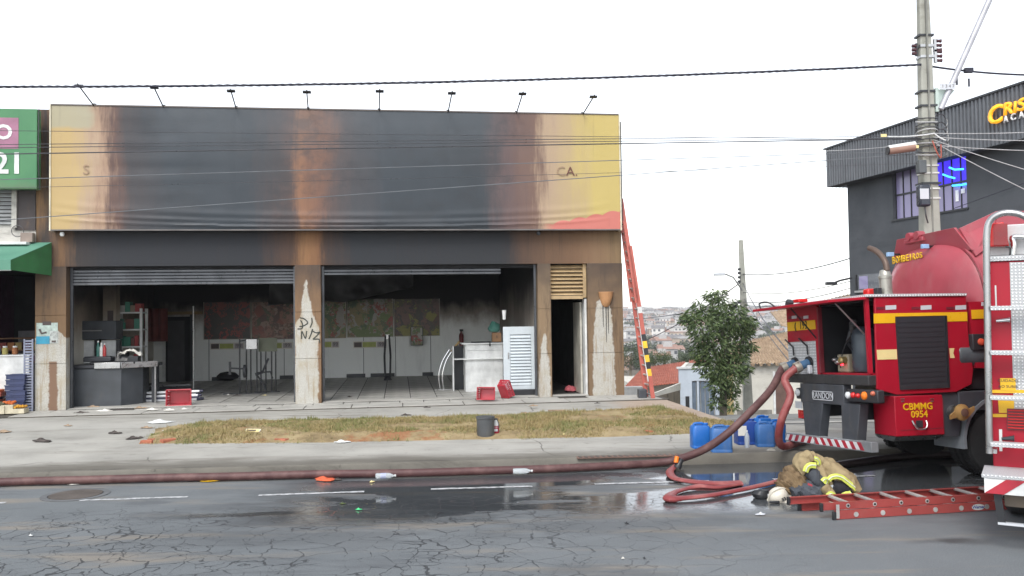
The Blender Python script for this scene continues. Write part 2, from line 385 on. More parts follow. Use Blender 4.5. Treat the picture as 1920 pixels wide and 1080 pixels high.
side = MB(); side.grid(150, 24, sw)
SIDE = tag(side.build('sidewalk', kerb_grime(), smooth=True), kind='structure')
def kb(prof_off):
    return [Vector(sw(i / 150, 0)) for i in range(151)]
kp = kb(0); km = MB()
for i in range(150):
    a, b = kp[i], kp[i + 1]; d = (b - a).normalized(); nn = Vector((-d.y, d.x, 0))
    km.add([a + Vector((0,0,.006)), b + Vector((0,0,.006)), b + nn*.14 + Vector((0,0,.006)), a + nn*.14 + Vector((0,0,.006)),
            Vector((a.x,a.y,0)) - nn*.02 + Vector((0,0,a.z-.02)), Vector((b.x,b.y,0)) - nn*.02 + Vector((0,0,b.z-.02)), Vector((a.x,a.y,-.05)) - nn*.035, Vector((b.x,b.y,-.05)) - nn*.035],
           [(0,1,2,3),(4,5,1,0),(6,7,5,4)])
tag(km.build('kerb', M_kerb, smooth=True), kind='structure')
# paved apron of slabs along the shop front (front edge about 0.75 m out)
am = MB(); am.box(-6.5, 13.1, -1.05, -.02, .02, .244)
M_joint = paint('dirty_joint', (.07, .062, .05), .95)
APR = tag(am.build('pavement', M_joint), kind='structure'); APR.matrix_world = FAC
rr = random.Random(3); sx = -.4
while sx < 12.9:
    wd = rr.uniform(.5, .66)
    if rr.random() < .93: boxo('pavement_slab', M_slab, APR, sx, min(sx + wd - .022, 13.09), -.36, -.05, .2, .256 + rr.uniform(0, .008), .004)
    sx += wd
sx = -.4
while sx < 12.9:
    wd = rr.uniform(.95, 1.3)
    boxo('pavement_slab', M_slab, APR, sx, min(sx + wd - .022, 13.09), -1.045, -.385, .2, .252 + rr.uniform(0, .006), .006)
    sx += wd
# terrain: falls away behind the shop to a valley and climbs the far hill
ys = [-60, 0, 13.2, 14.4, 15.0, 15.6, 16.5, 18, 20, 24, 30, 36, 42, 50, 60, 75, 90, 110, 140, 180, 230, 290, 350, 420, 500, 600, 700, 820, 950, 1080, 1200, 1300, 1400, 1500]
tm = MB(); us = [i / 60 for i in range(61)]
def terr(i, j):
    y = ys[j]; half = 60 + max(y, 0) * 1.3; x = (us[i] * 2 - 1) * half
    z = slope(y)
    if y > 300: z += (mn.noise(Vector((x / 180, y / 220, 0))) * 9 + mn.noise(Vector((x / 60, y / 70, 3))) * 2) * min((y - 300) / 300, 1)
    if y > 1300: z += max(0, 10 * mn.noise(Vector((x / 200, 1, 0)))) * 0
    return (x, y, z)
nx = 60; vs = [terr(i, j) for j in range(len(ys)) for i in range(61)]
fs = [(j*61+i, j*61+i+1, (j+1)*61+i+1, (j+1)*61+i) for j in range(len(ys)-1) for i in range(60)]
tm.add(vs, fs)
g = Gr('hillside_ground', .95, 0, .1); n = g.noise(.02, 6, .6)
g.color(g.ramp(n, [(.35, (.05, .065, .035)), (.5, (.12, .1, .075)), (.65, (.2, .165, .13))])); M_hill = g.mat
tag(tm.build('hillside', M_hill, smooth=True), kind='structure')
# the falling side street
M_asph2 = Gr('side_street_asphalt', .8); g = M_asph2
g.color(g.ramp(g.noise(.5, 5, .6), [(.3, (.15, .15, .145)), (.7, (.22, .215, .2))])); M_asph2 = g.mat
ss = MB(); sy = [13.0, 13.8, 14.6, 15.6, 17, 20, 26, 34, 42, 50, 58]
def ssx(y, u): return (4.6 + (y - 13) * .02) * (1 - u) + (17 + y * .1) * u
for j in range(len(sy) - 1):
    q = []
    for (y, u) in ((sy[j], 0), (sy[j], 1), (sy[j+1], 1), (sy[j+1], 0)):
        q.append((ssx(y, u), y, (slope(y) + .035) if y > 15.5 else (-.006 if y < 14.2 else .0 + .01 * (y - 14.2))))
    ss.poly(q)
tag(ss.build('side_street', M_asph2), kind='structure')
# pale concrete strip and kerb line across the side street, seen between the truck's legs
bp = MB()
for (y0, y1) in ((16.4, 17.4), (19.6, 20.2)):
    bp.poly([(3.6, y0, slope(y0)+.045), (14, y0, slope(y0)+.045), (14, y1, slope(y1)+.045), (3.6, y1, slope(y1)+.045)])
tag(bp.build('path', M_slab), kind='structure')
# ---------------------------------------------------------------- grass verge
gp = [walk(*p) for p in ((262,833),(285,803),(400,792),(700,786),(960,777),(1200,767),(1238,762),(1316,782),(1396,794),(1384,805),(1300,814),(1150,820),(1000,823),(600,831))]
gpoly = [(p.x, p.y) for p in gp]
def inside(x, y, poly=gpoly):
    r = False; j = len(poly) - 1
    for i in range(len(poly)):
        xi, yi = poly[i]; xj, yj = poly[j]
        if (yi > y) != (yj > y) and x < (xj - xi) * (y - yi) / (yj - yi) + xi: r = not r
        j = i
    return r
def edge_d(x, y):
    p = Vector((x, y)); m = 9
    for i in range(len(gpoly)):
        a, b = Vector(gpoly[i]), Vector(gpoly[(i + 1) % len(gpoly)]); t = max(0, min(1, (p - a).dot(b - a) / (b - a).length_squared)); m = min(m, (p - a - (b - a) * t).length)
    return m
def soil_z(x, y):
    d = edge_d(x, y); return gz(x, y) - .01 + min(d, .5) * .16 + .02 * mn.noise(Vector((x * 2, y * 2, 0))) * min(d * 4, 1)
g = Gr('dry_soil', .95, 0, .1)
c = g.ramp(g.noise(2.2, 6, .65), [(.32, (.17, .13, .075)), (.5, (.3, .23, .13)), (.66, (.38, .31, .18))])
c = g.mix(g.smooth(g.noise(1.1, 4, .6, g.scaled(1, 1, 1, (7, 3, 0))), .56, .66, 0, .7), c, (.3, .12, .06))
g.color(c); g.bump(g.noise(20, 4), .6, .02); M_soil = g.mat
sm = MB(); sub = bmesh.new()
bv = [sub.verts.new((x, y, 0)) for x, y in gpoly]; sub.faces.new(bv)
bmesh.ops.triangulate(sub, faces=sub.faces[:])
for _ in range(5): bmesh.ops.subdivide_edges(sub, edges=[e for e in sub.edges if e.calc_length() > .22], cuts=1, use_grid_fill=True); bmesh.ops.triangulate(sub, faces=sub.faces[:])
for v in sub.verts: v.co.z = soil_z(v.co.x, v.co.y)
me = bpy.data.meshes.new('soil'); sub.to_mesh(me); sub.free(); me.materials.append(M_soil); me.shade_smooth()
o = bpy.data.objects.new('verge_ground', me); COL.objects.link(o); tag(o, kind='structure')
g = Gr('grass_blades', .8, 0, .2)
big = g.noise(1.3, 5, .7); sml = g.noise(40, 2, .8)
dry = g.mix(sml, (.40, .315, .155), (.27, .22, .105)); grn = g.mix(sml, (.16, .18, .065), (.25, .25, .105))
c = g.mix(g.smooth(big + .5 * (sml - .5), .47, .58), dry, grn); c = g.mix(g.smooth(g.noise(70, 2, .8), .5, .75, 0, .7), c, (.1, .085, .045)); g.color(c); M_grass = g.mat
rg = random.Random(11); gm = MB(); V = []; Fc = []
xs = [p[0] for p in gpoly]; ysg = [p[1] for p in gpoly]; cnt = 0
while cnt < 42000:
    x = rg.uniform(min(xs), max(xs)); y = rg.uniform(min(ysg), max(ysg))
    if not inside(x + .13 * mn.noise(Vector((x * 5, y * 5, 2))), y + .13 * mn.noise(Vector((x * 5, y * 5, 7)))): continue
    d = edge_d(x, y) if rg.random() < .4 else 1
    pch = mn.noise(Vector((x * .9, y * 1.2, 5)))
    if pch < -.16 and rg.random() < .85: continue
    if d < .06 and rg.random() < .6: continue
    z = soil_z(x, y) if inside(x, y) else gz(x, y)
    a = rg.uniform(0, 6.283); cl_ = max(0, mn.noise(Vector((x * 4.5, y * 4.5, 9)))); h = rg.uniform(.012, .04) * (1.0 + pch + 3.2 * cl_); wd = rg.uniform(.004, .009); le = rg.uniform(-.04, .04); lf = rg.uniform(-.04, .04)
    b = len(V); ca, sa = math.cos(a) * wd, math.sin(a) * wd
    V += [(x - ca, y - sa, z - .005), (x + ca, y + sa, z - .005), (x + le, y + lf, z + h)]; Fc.append((b, b + 1, b + 2)); cnt += 1
me = bpy.data.meshes.new('grass'); me.from_pydata(V, [], Fc); me.materials.append(M_grass)
o = bpy.data.objects.new('grass', me); COL.objects.link(o)
tag(o, 'dry yellowish grass growing on the verge before the burnt shop', 'grass', kind='stuff')
# ================================================================ the burnt shop
def soot_ramp(g, stops, z_amt=.25):
    x, y, z = g.xyz()
    n = g.noise(1.0, 5, .6, g.scaled(1.1, 1, .3)); f = g.noise(5, 5, .65, g.scaled(1.4, 1, .18))
    h2_ = g.noise(11, 5, .7, g.scaled(1, 1, .35)); v = x + (n - .5) * 1.3 + (f - .5) * .45 + (h2_ - .5) * .2 + (g.noise(30, 4, .7, g.scaled(1, 1, .06)) - .5) * .3
    return g.ramp(v, stops, lo=-1, hi=13)
B_ST = [(-.6,(.43,.31,.14)),(.5,(.43,.31,.14)),(.8,(.38,.275,.185)),(1.0,(.33,.22,.15)),(1.22,(.11,.064,.052)),(1.6,(.05,.045,.048)),(2.3,(.034,.043,.053)),(4.2,(.032,.04,.049)),
        (4.95,(.085,.056,.05)),(5.2,(.22,.11,.062)),(5.55,(.17,.086,.057)),(5.95,(.08,.06,.058)),(6.4,(.05,.05,.056)),(7.0,(.033,.042,.052)),(9.2,(.032,.04,.048)),(9.8,(.11,.073,.07)),(10.35,(.15,.09,.07)),
        (10.62,(.36,.26,.175)),(11.2,(.40,.30,.16)),(11.7,(.46,.36,.125)),(13,(.46,.36,.125))]
def mat_banner():
    g = Gr('burnt_banner_vinyl', .5, 0, .4); x, y, z = g.xyz(); c = soot_ramp(g, B_ST)
    # scalloped red band printed along the lower right, where the vinyl survived
    sc_ = g.mth('ABSOLUTE', g.mth('SINE', x * 8.2)); edge = 4.12 + (x - 10.6) * .19 + sc_ * .055
    red = g.smooth(edge - z, -.012, .012) * g.smooth(x + .3 * g.noise(3, 4), 10.6, 10.95)
    c = g.mix(red, c, (.5, .16, .13))
    # faded upper left corner
    fade = g.smooth(z + .12 * g.noise(4, 4), 6.2, 6.3) * g.smooth(x + .3 * g.noise(2.5, 3), 1.15, .95)
    c = g.mix(fade * .85, c, (.33, .31, .22))
    c = g.mix(g.smooth(g.noise(2.2, 6, .7, g.scaled(3, 1, .12)), .56, .75, 0, .3), c, (.05, .05, .055))
    c = g.mix(g.smooth(g.noise(1.1, 6, .7, g.scaled(.8, 1, 1, (3, 0, 1))), .47, .62, 0, .5) * g.smooth(x, 1.5, 2.2) * g.smooth(x, 10.4, 9.6), c, (.03, .033, .038)); c = g.mix(g.smooth(z, 5.2, 6.7, 0, .3) * g.smooth(x, 1.8, 2.6) * g.smooth(x, 10, 9), c, (.12, .135, .15))  # bluish paler top: sky light put into the vinyl colour
    # soot-free run lines
    g.color(c); g.set('Roughness', g.ramp(g.noise(3, 4), [(.3, .42), (.7, .62)]))
    g.bump(g.noise(5, 3, .5, g.scaled(.3, 1, 1.2)), .08, .02); return g.mat
F_ST = [(-.9,(.1,.07,.05)),(-.45,(.24,.14,.07)),(-.12,(.05,.045,.045)),(.2,(.18,.105,.06)),(.6,(.05,.044,.043)),(1.1,(.034,.036,.041)),(4.3,(.033,.035,.04)),(4.8,(.08,.05,.038)),(5.15,(.24,.13,.065)),(5.5,(.19,.1,.055)),
        (5.8,(.07,.047,.038)),(6.3,(.033,.036,.041)),(9.6,(.034,.036,.04)),(10.1,(.085,.055,.042)),(10.6,(.12,.075,.05)),(11.2,(.16,.095,.058)),(11.7,(.2,.125,.075)),(12.3,(.22,.15,.085)),(13,(.2,.14,.08))]
def mat_fascia():
    g = Gr('sooted_plaster', .85, 0, .25); x, y, z = g.xyz(); c = soot_ramp(g, F_ST)
    c = g.mix(g.smooth(g.noise(3, 6, .7, g.scaled(4, 1, .12)), .5, .75, 0, .45), c, (.04, .034, .032))
    g.color(c); g.bump(g.noise(14, 5, .6), .25, .01); return g.mat
def mat_pillar(name, ctr, hw, zoff=0, strip=None, tint=(.15, .09, .05), hi=(.22, .135, .07)):
    # speckled stone dressing; hw: stops (z, half width of the part that stayed clean)
    g = Gr(name, .7, 0, .35); x, y, z = g.xyz()
    sp = g.noise(70, 3, .8); base = g.ramp(sp, [(.34, (.27, .25, .22)), (.5, (.44, .43, .39)), (.66, (.56, .55, .51))])
    base = g.mix(g.smooth(g.noise(3, 5, .65), .42, .7, 0, .7), base, (.36, .31, .22))
    st = g.mix(g.noise(4, 5, .65, g.scaled(2.5, 2.5, .3)), tint, hi)
    st = g.mix(g.smooth(g.noise(2.2, 6, .7, g.scaled(2.5, 1, .35)), .48, .68, 0, .75), st, (.07, .048, .035)); st = g.mix(g.smooth(z + g.noise(3, 4), 2.6, 3.9, 0, .8), st, (.05, .038, .034))
    base = g.mix(g.smooth(g.noise(5, 6, .7, g.scaled(3, 1, .2)), .5, .66, 0, .6), base, (.27, .2, .12))
    d = g.mth('ABSOLUTE', x - ctr - (g.noise(6, 5, .6, g.scaled(1, 1, .5)) - .5) * .1); h = g.ramp(z, [(a, b + .06 if b else 0) for a, b in hw], lo=0, hi=4)
    m = g.smooth(h - d + (g.noise(9, 5, .7) - .5) * .12 - .06, -.02, .02)
    c = g.mix(m, st, base)
    if strip:
        k = g.smooth(g.mth('ABSOLUTE', x - strip[0] - (g.noise(4, 5, .7) - .5) * .16) + (g.noise(22, 4, .7) - .5) * .05, strip[1] + .02, strip[1] - .02) * g.smooth(z, strip[2] + .02, strip[2] - .02)
        c = g.mix(k, c, (.19, .115, .075))
    g.color(c); g.bump(sp, .3, .004); return g.mat
M_ban, M_fas = mat_banner(), mat_fascia()
shop = thing('shop_building', 'fire-damaged single-storey shop with a soot-black front and three open doorways', 'shop', FAC)
SD = 7.6                                                            # depth of the room
boxo('foundation', M_conc, shop, -.3, 12.37, .0, SD + .2, -3, .2)
MB().box(-.3, 12.37, 0, .3, 3.28, 6.62).build('fascia_wall', M_fas, shop)
g = Gr('side_plaster', .85); x, y, z = g.xyz()
g.color(g.ramp(z + (g.noise(1.2, 5) - .5) * 1.6, [(0, (.3, .24, .16)), (2.4, (.26, .17, .1)), (3.6, (.12, .08, .06)), (6, (.07, .06, .055))], lo=0, hi=7)); M_side = g.mat
boxo('side_wall', M_side, shop, 12.17, 12.367, .31, SD + .2, .2, 6.5)
boxo('side_wall', M_side, shop, -.3, -.1, .51, SD + .2, .2, 6.5)
boxo('roof', paint('fibre_roof', (.2, .19, .18), .9), shop, -.1, 12.17, .302, SD + .2, 5.9, 6.05)
# pillars, each of three stacked stone panels
def pillar(x0, x1, mat, y0=-.04, y1=.4, top=3.28, lev=(.25, 1.235, 2.25)):
    p = boxo('pillar', mat, shop, x0 + .015, x1 - .015, y0 + .02, y1 - .01, .2, top)
    zs = list(lev) + [top]
    for a, b in zip(zs, zs[1:]): boxo('stone_panel', mat, p, x0, x1, y0, y1, a + .004, b - .004, .004)
pillar(-.3, .315, mat_pillar('stone_left', 0, [(0, .5), (1.2, .45), (1.75, .33), (1.95, .12), (2.05, 0)], strip=(.06, .085, 1.28)))
pillar(5.028, 5.58, mat_pillar('stone_middle', 5.27, [(0, .26), (1.2, .24), (1.9, .27), (2.15, .15), (2.3, .115), (2.95, .005), (3.0, 0)], hi=(.25, .15, .08)), y0=-.07)
pillar(10.4, 10.692, mat_pillar('stone_narrow', 10.53, [(0, .15), (.9, .12), (1.5, .05), (2, 0)], tint=(.19, .125, .075), hi=(.27, .195, .115)))
pillar(11.55, 12.37, mat_pillar('stone_corner', 11.9, [(0, .27), (1.2, .25), (2.0, .2), (2.4, .14), (2.6, 0)], tint=(.15, .1, .058), hi=(.22, .145, .085)))
# roller shutters, stuck near the top
M_slat = paint('shutter_steel', (.1, .105, .115), .35, .6, dirt=(.03, .03, .03), dirt_amt=.8)
def shutter(x0, x1, zb, zt, ragged=0):
    p = boxo('roller_shutter', M_blk_soot, shop, x0, x1 + ragged, .2, .29, zt + .002, 3.278)
    z = zb; k = 0
    while z < zt - .01:
        MB().prism([(.20, z), (.185, z + .012), (.185, z + .05), (.2, z + .066), (.215, z + .05), (.215, z + .012)], 0, x0, x1 - (0 if k else .0)).build('slat', M_slat, p)
        z += .068; k += 1
    for q in (x0 - .045, x1 + ragged): boxo('guide_rail', M_slat, p, q, q + .05, .16, .235, .27, 3.27)
shutter(.37, 4.97, 2.88, 3.2)
shutter(5.63, 9.58, 3.06, 3.2, .76)
# room: floor with tiles, walls, ceiling
g = Gr('burnt_room_floor', .55, 0, .4); n = g.noise(1.2, 6, .65)
g.color(g.mix(g.smooth(g.noise(2.5, 5, .6), .45, .7, 0, .6), g.ramp(n, [(.3, (.3, .295, .275)), (.7, (.46, .45, .42))]), (.1, .095, .085))); g.set('Roughness', g.ramp(n, [(.3, .3), (.7, .65)])); M_flr = g.mat
M_grout = paint('dark_grout', (.05, .048, .045), .8)
fl_ = boxo('floor', M_grout, shop, .0, 12.16, .0, SD, .201, .262)
TILE = MB().box(.009, .591, .009, .591, .263, .272).build('floor_tile', M_flr, fl_, bevel=.003, seg=1); TILE.location = (.32, .45, 0)
ti = 0
for j in range(12):
    for i in range(17):
        x0 = .32 + i * .6
        if (i, j) == (0, 0) or x0 > 9.9: continue
        share(TILE, fl_, (x0, .45 + j * .6, random.Random(i * 31 + j).uniform(-.002, .002)))
boxo('door_sill', M_slab, shop, .32, 5.02, .0, .44, .25, .276, .005); boxo('door_sill', M_slab, shop, 5.59, 10.39, .0, .44, .25, .276, .005)
def mat_room(name, base=(.8, .82, .8), z0=2.2, soft=.5):
    g = Gr(name, .75, 0, .3); x, y, z = g.xyz(); n = g.noise(1.0, 5, .6); k = g.noise(3, 5, .65, g.scaled(1, 1, .25))
    c = g.mix(g.smooth(k, .5, .8, 0, .5), base, tuple(v * .7 for v in base))
    v = z + (n - .5) * 1.0 + (k - .5) * .5
    c = g.ramp(v, [(0, 1), (1, 1)]) if 0 else g.mix(g.smooth(v, z0 - soft, z0 + .05, 0, .75), c, (.16, .11, .07))
    c = g.mix(g.smooth(v, z0 - .15, z0 + soft, 0, 1), c, (.022, .021, .022)); g.color(c); return g.mat
M_room = mat_room('sooted_room_wall'); M_rooml = mat_room('sooted_side_wall', (.56, .53, .46), 2.1, .8)
bw = boxo('back_wall', M_room, shop, .0, 12.16, SD, SD + .15, .262, 5.89)
boxo('inner_wall', M_rooml, shop, -.098, .0, .5, SD, .262, 5.89); boxo('inner_wall', mat_room('sooted_right_wall', (.62, .63, .62), 2.0, 1.0), shop, 10.42, 10.55, .41, SD - .002, .262, 5.89)
boxo('ceiling', M_blk_soot, shop, .002, 12.16, .305, SD - .002, 3.6, 3.66)
# seams of the panelled back wall
def bk(px, py, off=0): p = onp(FAC, 1, SD - off, px, py); return p.x, p.z
for px in (392, 533, 682, 742, 808):
    s, _ = bk(px, 690); boxo('wall_seam', M_dark, shop, s - .008, s + .008, SD - .012, SD - .001, .28, 1.9)
# skirting pieces left along the back wall
for a, b in ((398, 432), (525, 550), (650, 685), (695, 740), (792, 812)):
    (s0, z0), (s1, z1) = bk(a, 703), bk(b, 703); boxo('skirting_piece', M_dark, shop, s0, s1, SD - .06, SD - .002, .272, .38)
# inner doorway in the back wall
(s0, zt), (s1, _) = bk(311, 594), bk(357, 594)
dr = boxo('inner_doorway', M_blk_soot, shop, s0, s1, SD - .02, SD - .001, .272, zt)
boxo('door_frame', M_white, dr, s0 - .09, s0, SD - .05, SD - .0015, .272, zt + .06); boxo('door_frame', M_dark, dr, s1, s1 + .07, SD - .05, SD - .0015, .272, zt + .06)
boxo('lintel', paint('stained_wood', (.25, .18, .1), .7), dr, s0 - .1, s1 + .35, SD - .055, SD - .0012, zt + .06, zt + .15)
boxo('door_leaf', paint('grey_door', (.05, .05, .055), .6), dr, s0 + .06, s0 + .55, SD - .05, SD - .021, .28, zt - .12)
# narrow third doorway with its louvred fanlight
(l0, lz0), (l1, lz1) = fx(1033, 556), fx(1101, 493)
lv = boxo('louvre_vent', M_blk_soot, shop, 10.70, 11.545, .2, .24, 2.52, 3.27)
M_lou = paint('stained_louvre', (.42, .3, .16), .5, dirt=(.2, .12, .06), dirt_amt=.7)
for k in range(8):
    z0 = 2.56 + k * .088
    MB().hexa([(10.72, .10, z0), (11.47, .10, z0), (11.47, .105, z0 + .012), (10.72, .105, z0 + .012)], [(10.72, .19, z0 + .068), (11.47, .19, z0 + .068), (11.47, .195, z0 + .08), (10.72, .195, z0 + .08)]).build('slat', M_lou, lv)
boxo('vent_frame', M_lou, lv, 10.694, 10.718, .08, .198, 2.5, 3.275); boxo('vent_frame', M_lou, lv, 11.472, 11.545, .08, .198, 2.5, 3.275); boxo('vent_frame', M_lou, lv, 10.72, 11.47, .08, .198, 2.47, 2.545)
boxo('corridor_wall', M_blk_soot, shop, 10.552, 10.69, .42, 5.5, .262, 3.59); boxo('corridor_wall', M_blk_soot, shop, 11.56, 11.7, .42, 5.5, .262, 3.59); boxo('corridor_end', M_blk_soot, shop, 10.69, 11.56, 5.3, 5.5, .262, 3.59)
dj = boxo('door_jamb', M_white, shop, 11.50, 11.548, .1, .36, .262, 2.47, .004); boxo('door_jamb', paint('brown_jamb', (.15, .09, .06), .6), shop, 10.694, 10.722, .1, .36, .262, 2.47, .004)
boxo('door_leaf', paint('white_door_edge', (.5, .48, .42), .6, dirt=(.2, .14, .08), dirt_amt=.7), shop, 11.445, 11.49, .36, 1.15, .275, 2.4, .004)
boxo('door_sill', M_slab, shop, 10.70, 11.545, .0, .3, .25, .285, .005)
# wall soffit light cup and two small wall fittings
(s, z) = fx(1135, 560); cup = fl('wall_lamp', 'orange half-bowl wall lamp on the stained corner pillar', 'wall lamp', s, -.04, z)
M_terra = paint('stained_plaster_cup', (.42, .22, .1), .7, dirt=(.2, .1, .05), dirt_amt=.5)
m = MB(); NN = 14
prof = [(.17, .155), (.165, .14), (.155, .06), (.12, -.05), (.085, -.14), (.05, -.18), (.0, -.19)]
vs = []; 
for r, zz in prof:
    for k in range(NN + 1):
        a = math.pi + math.pi * k / NN; vs.append((r * math.cos(a), r * .85 * math.sin(a), zz))
m.add(vs, [(i*(NN+1)+k, i*(NN+1)+k+1, (i+1)*(NN+1)+k+1, (i+1)*(NN+1)+k) for i in range(len(prof)-1) for k in range(NN)])
m.build('bowl', M_terra, cup, smooth=True, solid=.012)
boxo('back_plate', M_terra, cup, -.06, .06, -.012, -.001, -.1, .08, .004)
m = MB()
for q, ln in ((-.07, .45), (.0, .8), (.05, .6)):
    m.mi = 0; (m.poly([(q - .012, -.004, -.16), (q + .012, -.004, -.16), (q + .006, -.004, -.2 - ln), (q - .004, -.004, -.2 - ln)]))
o = m.build('soot_run', M_blk_soot, cup); o['kind'] = 'stuff'
for (px, py, lb) in ((1008, 438, 'small dark wall fitting under the banner near its right end'), (121, 440, 'small pale wall fitting under the banner at its left end')):
    s, z = fx(px, py); f = fl('security_light', lb, 'wall fitting', s, 0, z)
    MB().lathe([(.0, -.05), (.035, -.045), (.05, 0), (.035, .04), (0, .045)], 10, T(0, -.13, 0)).build('head', M_dark if px > 500 else M_white, f, smooth=True); boxo('bracket', M_dark, f, -.02, .02, -.1, -.001, -.015, .015)
# ---------------------------------------------------------------- the banner
ban = fl('banner_sign', 'long scorched yellow banner sign stretched across the shop front', 'banner', 0, 0, 0)
BX0, BX1, BZ0, BZ1 = .085, 12.29, 4.045, 6.655
def bfun(u, v):
    x = BX0 + (BX1 - BX0) * u; z = BZ0 + (BZ1 - BZ0) * v; y = 0
    mid = math.sin(math.pi * min(max(u * 1.02, 0), 1)) ** .5 if 0 < u < 1 else 0
    dz = (z - BZ0)
    # heavy drooping folds near the bottom hem
    for a0, hgt, wd, amp in ((.10, .045, .03, .05), (.2, .15, .04, .045), (.33, .29, .07, .03)):
        zc = hgt + (1 - mid) * .45 * (a0 + .4)
        y -= amp * math.exp(-((dz - zc) / wd) ** 2) * mid * (.6 + .5 * mn.noise(Vector((x * .7, a0 * 9, 0))))
    # tension wrinkles
    y -= .03 * mn.noise(Vector((x * .28, z * 4.2, 1))) * mid * max(0, mn.noise(Vector((x * .33, z * .7, 4))) + .12)
    y -= .006 * mn.noise(Vector((x * .5, z * 2.2, 2))) * mid
    for xs_ in (.93, 3.82, 5.4, 6.9, 8.42, 9.98, 11.52): y += .006 * math.exp(-((x - xs_) / .05) ** 2)
    return (x, -.24 + y * min(1, v * 30 + .3) * min(1, (1 - v) * 12), z)
b = MB(); b.grid(220, 90, bfun); b.build('vinyl_sheet', M_ban, ban, smooth=True)
M_trim = paint('banner_trim', (.6, .55, .42), .5, dirt=(.25, .15, .08), dirt_amt=.5)
boxo('frame_bar', M_trim, ban, BX0 - .03, BX0 - .002, -.26, -.001, BZ0 - .03, BZ1 + .02); boxo('frame_bar', M_trim, ban, BX1 + .002, BX1 + .03, -.26, -.001, BZ0 - .03, BZ1 + .02)
boxo('frame_bar', paint('sooted_bar', (.12, .1, .09), .6), ban, BX0, BX1, -.255, -.001, BZ1 + .002, BZ1 + .03)
boxo('frame_bar', paint('sooted_bar_low', (.13, .12, .115), .5), ban, BX0, BX1, -.255, -.2, BZ0 - .028, BZ0 - .002)
M_let = paint('charred_letter', (.13, .05, .035), .6); M_let2 = paint('faint_letter', (.31, .21, .13), .6); M_let3 = paint('ghost_letter', (.155, .08, .055), .6)
s, z = fx(1072, 322, -.26); text('letter', 'A', M_let, ban, T(s - .03, -.256, z) @ TXZ, .3, .002); text('letter', '.', M_let, ban, T(s + .11, -.256, z - .0) @ TXZ, .3, .002)
text('letter', 'C', M_let2, ban, T(s - .245, -.256, z) @ TXZ, .3, .002)
s, z = fx(161, 319, -.26); text('letter', 'S', M_let2, ban, T(s, -.256, z) @ TXZ, .3, .002)
# side return and drain pipe at the right end
boxo('side_return', M_dark, ban, BX1 + .032, BX1 + .06, -.24, .3, BZ0 + .2, BZ1 - .15)
# ---------------------------------------------------------------- arm lights over the banner
arms = [(145,157,177,200),(287,160,307,204),(432,167,443,206),(575,169,578,207),(712,167,711,209),(848,171,840,210),(981,172,968,212),(1115,178,1092,214)]
words_ = ['over the faded left end of the banner, first of the row', 'second of the row from the yellow left end of the banner', 'third of the row, over the left dark stretch of the banner', 'fourth of the row, over the brown scorch in the banner',
          'fifth of the row, just past the brown scorch', 'sixth of the row, over the right dark stretch of the banner', 'seventh of the row, where the right scorch begins', 'over the yellow right end of the banner, last of the row']
for (ax, ay, bx_, by_), wd in zip(arms, words_):
    s, z = fx(bx_, by_, -.2); L = fl('sign_spotlight', 'thin arm light ' + wd, 'sign light', s, -.2, BZ1 + .03, group='arm lights over the banner')
    tip = onp(FAC, 1, -1.2, ax, ay); tp = Vector((tip.x - s, -1.0, tip.z - BZ1 - .03))
    MB().tube([(0, 0, -.03), tp], .014, 6).build('arm', M_dark, L); boxo('foot', M_dark, L, -.03, .03, -.03, .03, -.004, .03)
    h = tp * .9
    m = MB(); m.T = T(h.x, h.y, h.z) @ Matrix.Rotation(math.radians(-25), 4, 'X'); m.box(-.085, .085, -.04, .04, -.014, .014); m.build('lamp_head', M_dark, L, bevel=.01)
# ================================================================ inside the shop
def poster_mat(name, cols, scale, seed, dark=.0):
    g = Gr(name, .4, 0, .4); w = g.warp(1.2, .35); v = g.mix(g.smooth(g.noise(2.2, 5, .7), .46, .64), g.vor(scale * 1.5, 'F1', w, 1), g.vor(scale * 2.6, 'F1', g.warp(3, .25), 1))
    x = g.n('SeparateColor'); g.put(x.inputs[0], v); q = Vn(g, x.outputs[0])
    c = g.ramp(q, [(i / len(cols), k) for i, k in enumerate(cols)], 'CONSTANT')
    c = g.mix(.12, c, (.3, .28, .25)); c = g.mix(g.noise(6 + seed, 5, .6) * .45, c, tuple(dark for _ in range(3)) if dark else (.05, .04, .03))
    X, Y, Z = g.xyz(); c = g.mix(g.smooth(Z + .5 * (g.noise(1.5 + seed * .1, 4) - .5), 2.15, 3.1, 0, .95), c, (.026, .022, .022)); g.color(c); return g.mat
meat = [(.36,.09,.06), (.18,.06,.045), (.45,.22,.16), (.08,.1,.04), (.42,.17,.12), (.12,.045,.035), (.48,.32,.24)]
green = [(.05,.12,.04), (.16,.24,.06), (.4,.38,.33), (.38,.06,.04), (.07,.15,.05), (.3,.25,.1), (.45,.43,.38)]
pan = [(.035,.03,.032), (.04,.032,.03), (.42,.04,.035), (.03,.03,.03), (.05,.04,.04), (.34,.045,.035), (.03,.03,.03)]
posters = [((382, 637), (470, 566), poster_mat('pan_poster_print', pan, 1.6, 1), 'dark poster with a red pan print on the back wall beside the inner doorway'),
           ((472, 637), (551, 566), poster_mat('meat_poster_print', meat, 3.2, 2), 'poster of pink and brown food on the back wall, left of the middle pillar'),
           ((590, 635), (648.5, 560), poster_mat('salad_poster_print', green, 2.4, 3), 'red and white print poster on the back wall, just right of the middle pillar'),
           ((651, 633), (737, 560), poster_mat('produce_poster_print', green, 2.0, 4), 'poster with a pale figure among green and red, second right of the pillar'),
           ((739, 631), (824, 560), poster_mat('fruit_poster_print', [(.1,.1,.03), (.3,.28,.04), (.08,.09,.05), (.15,.07,.05), (.06,.06,.04), (.2,.1,.08), (.05,.05,.05)], 2.0, 5), 'poster with a yellow fruit at its corner, last to the right')]
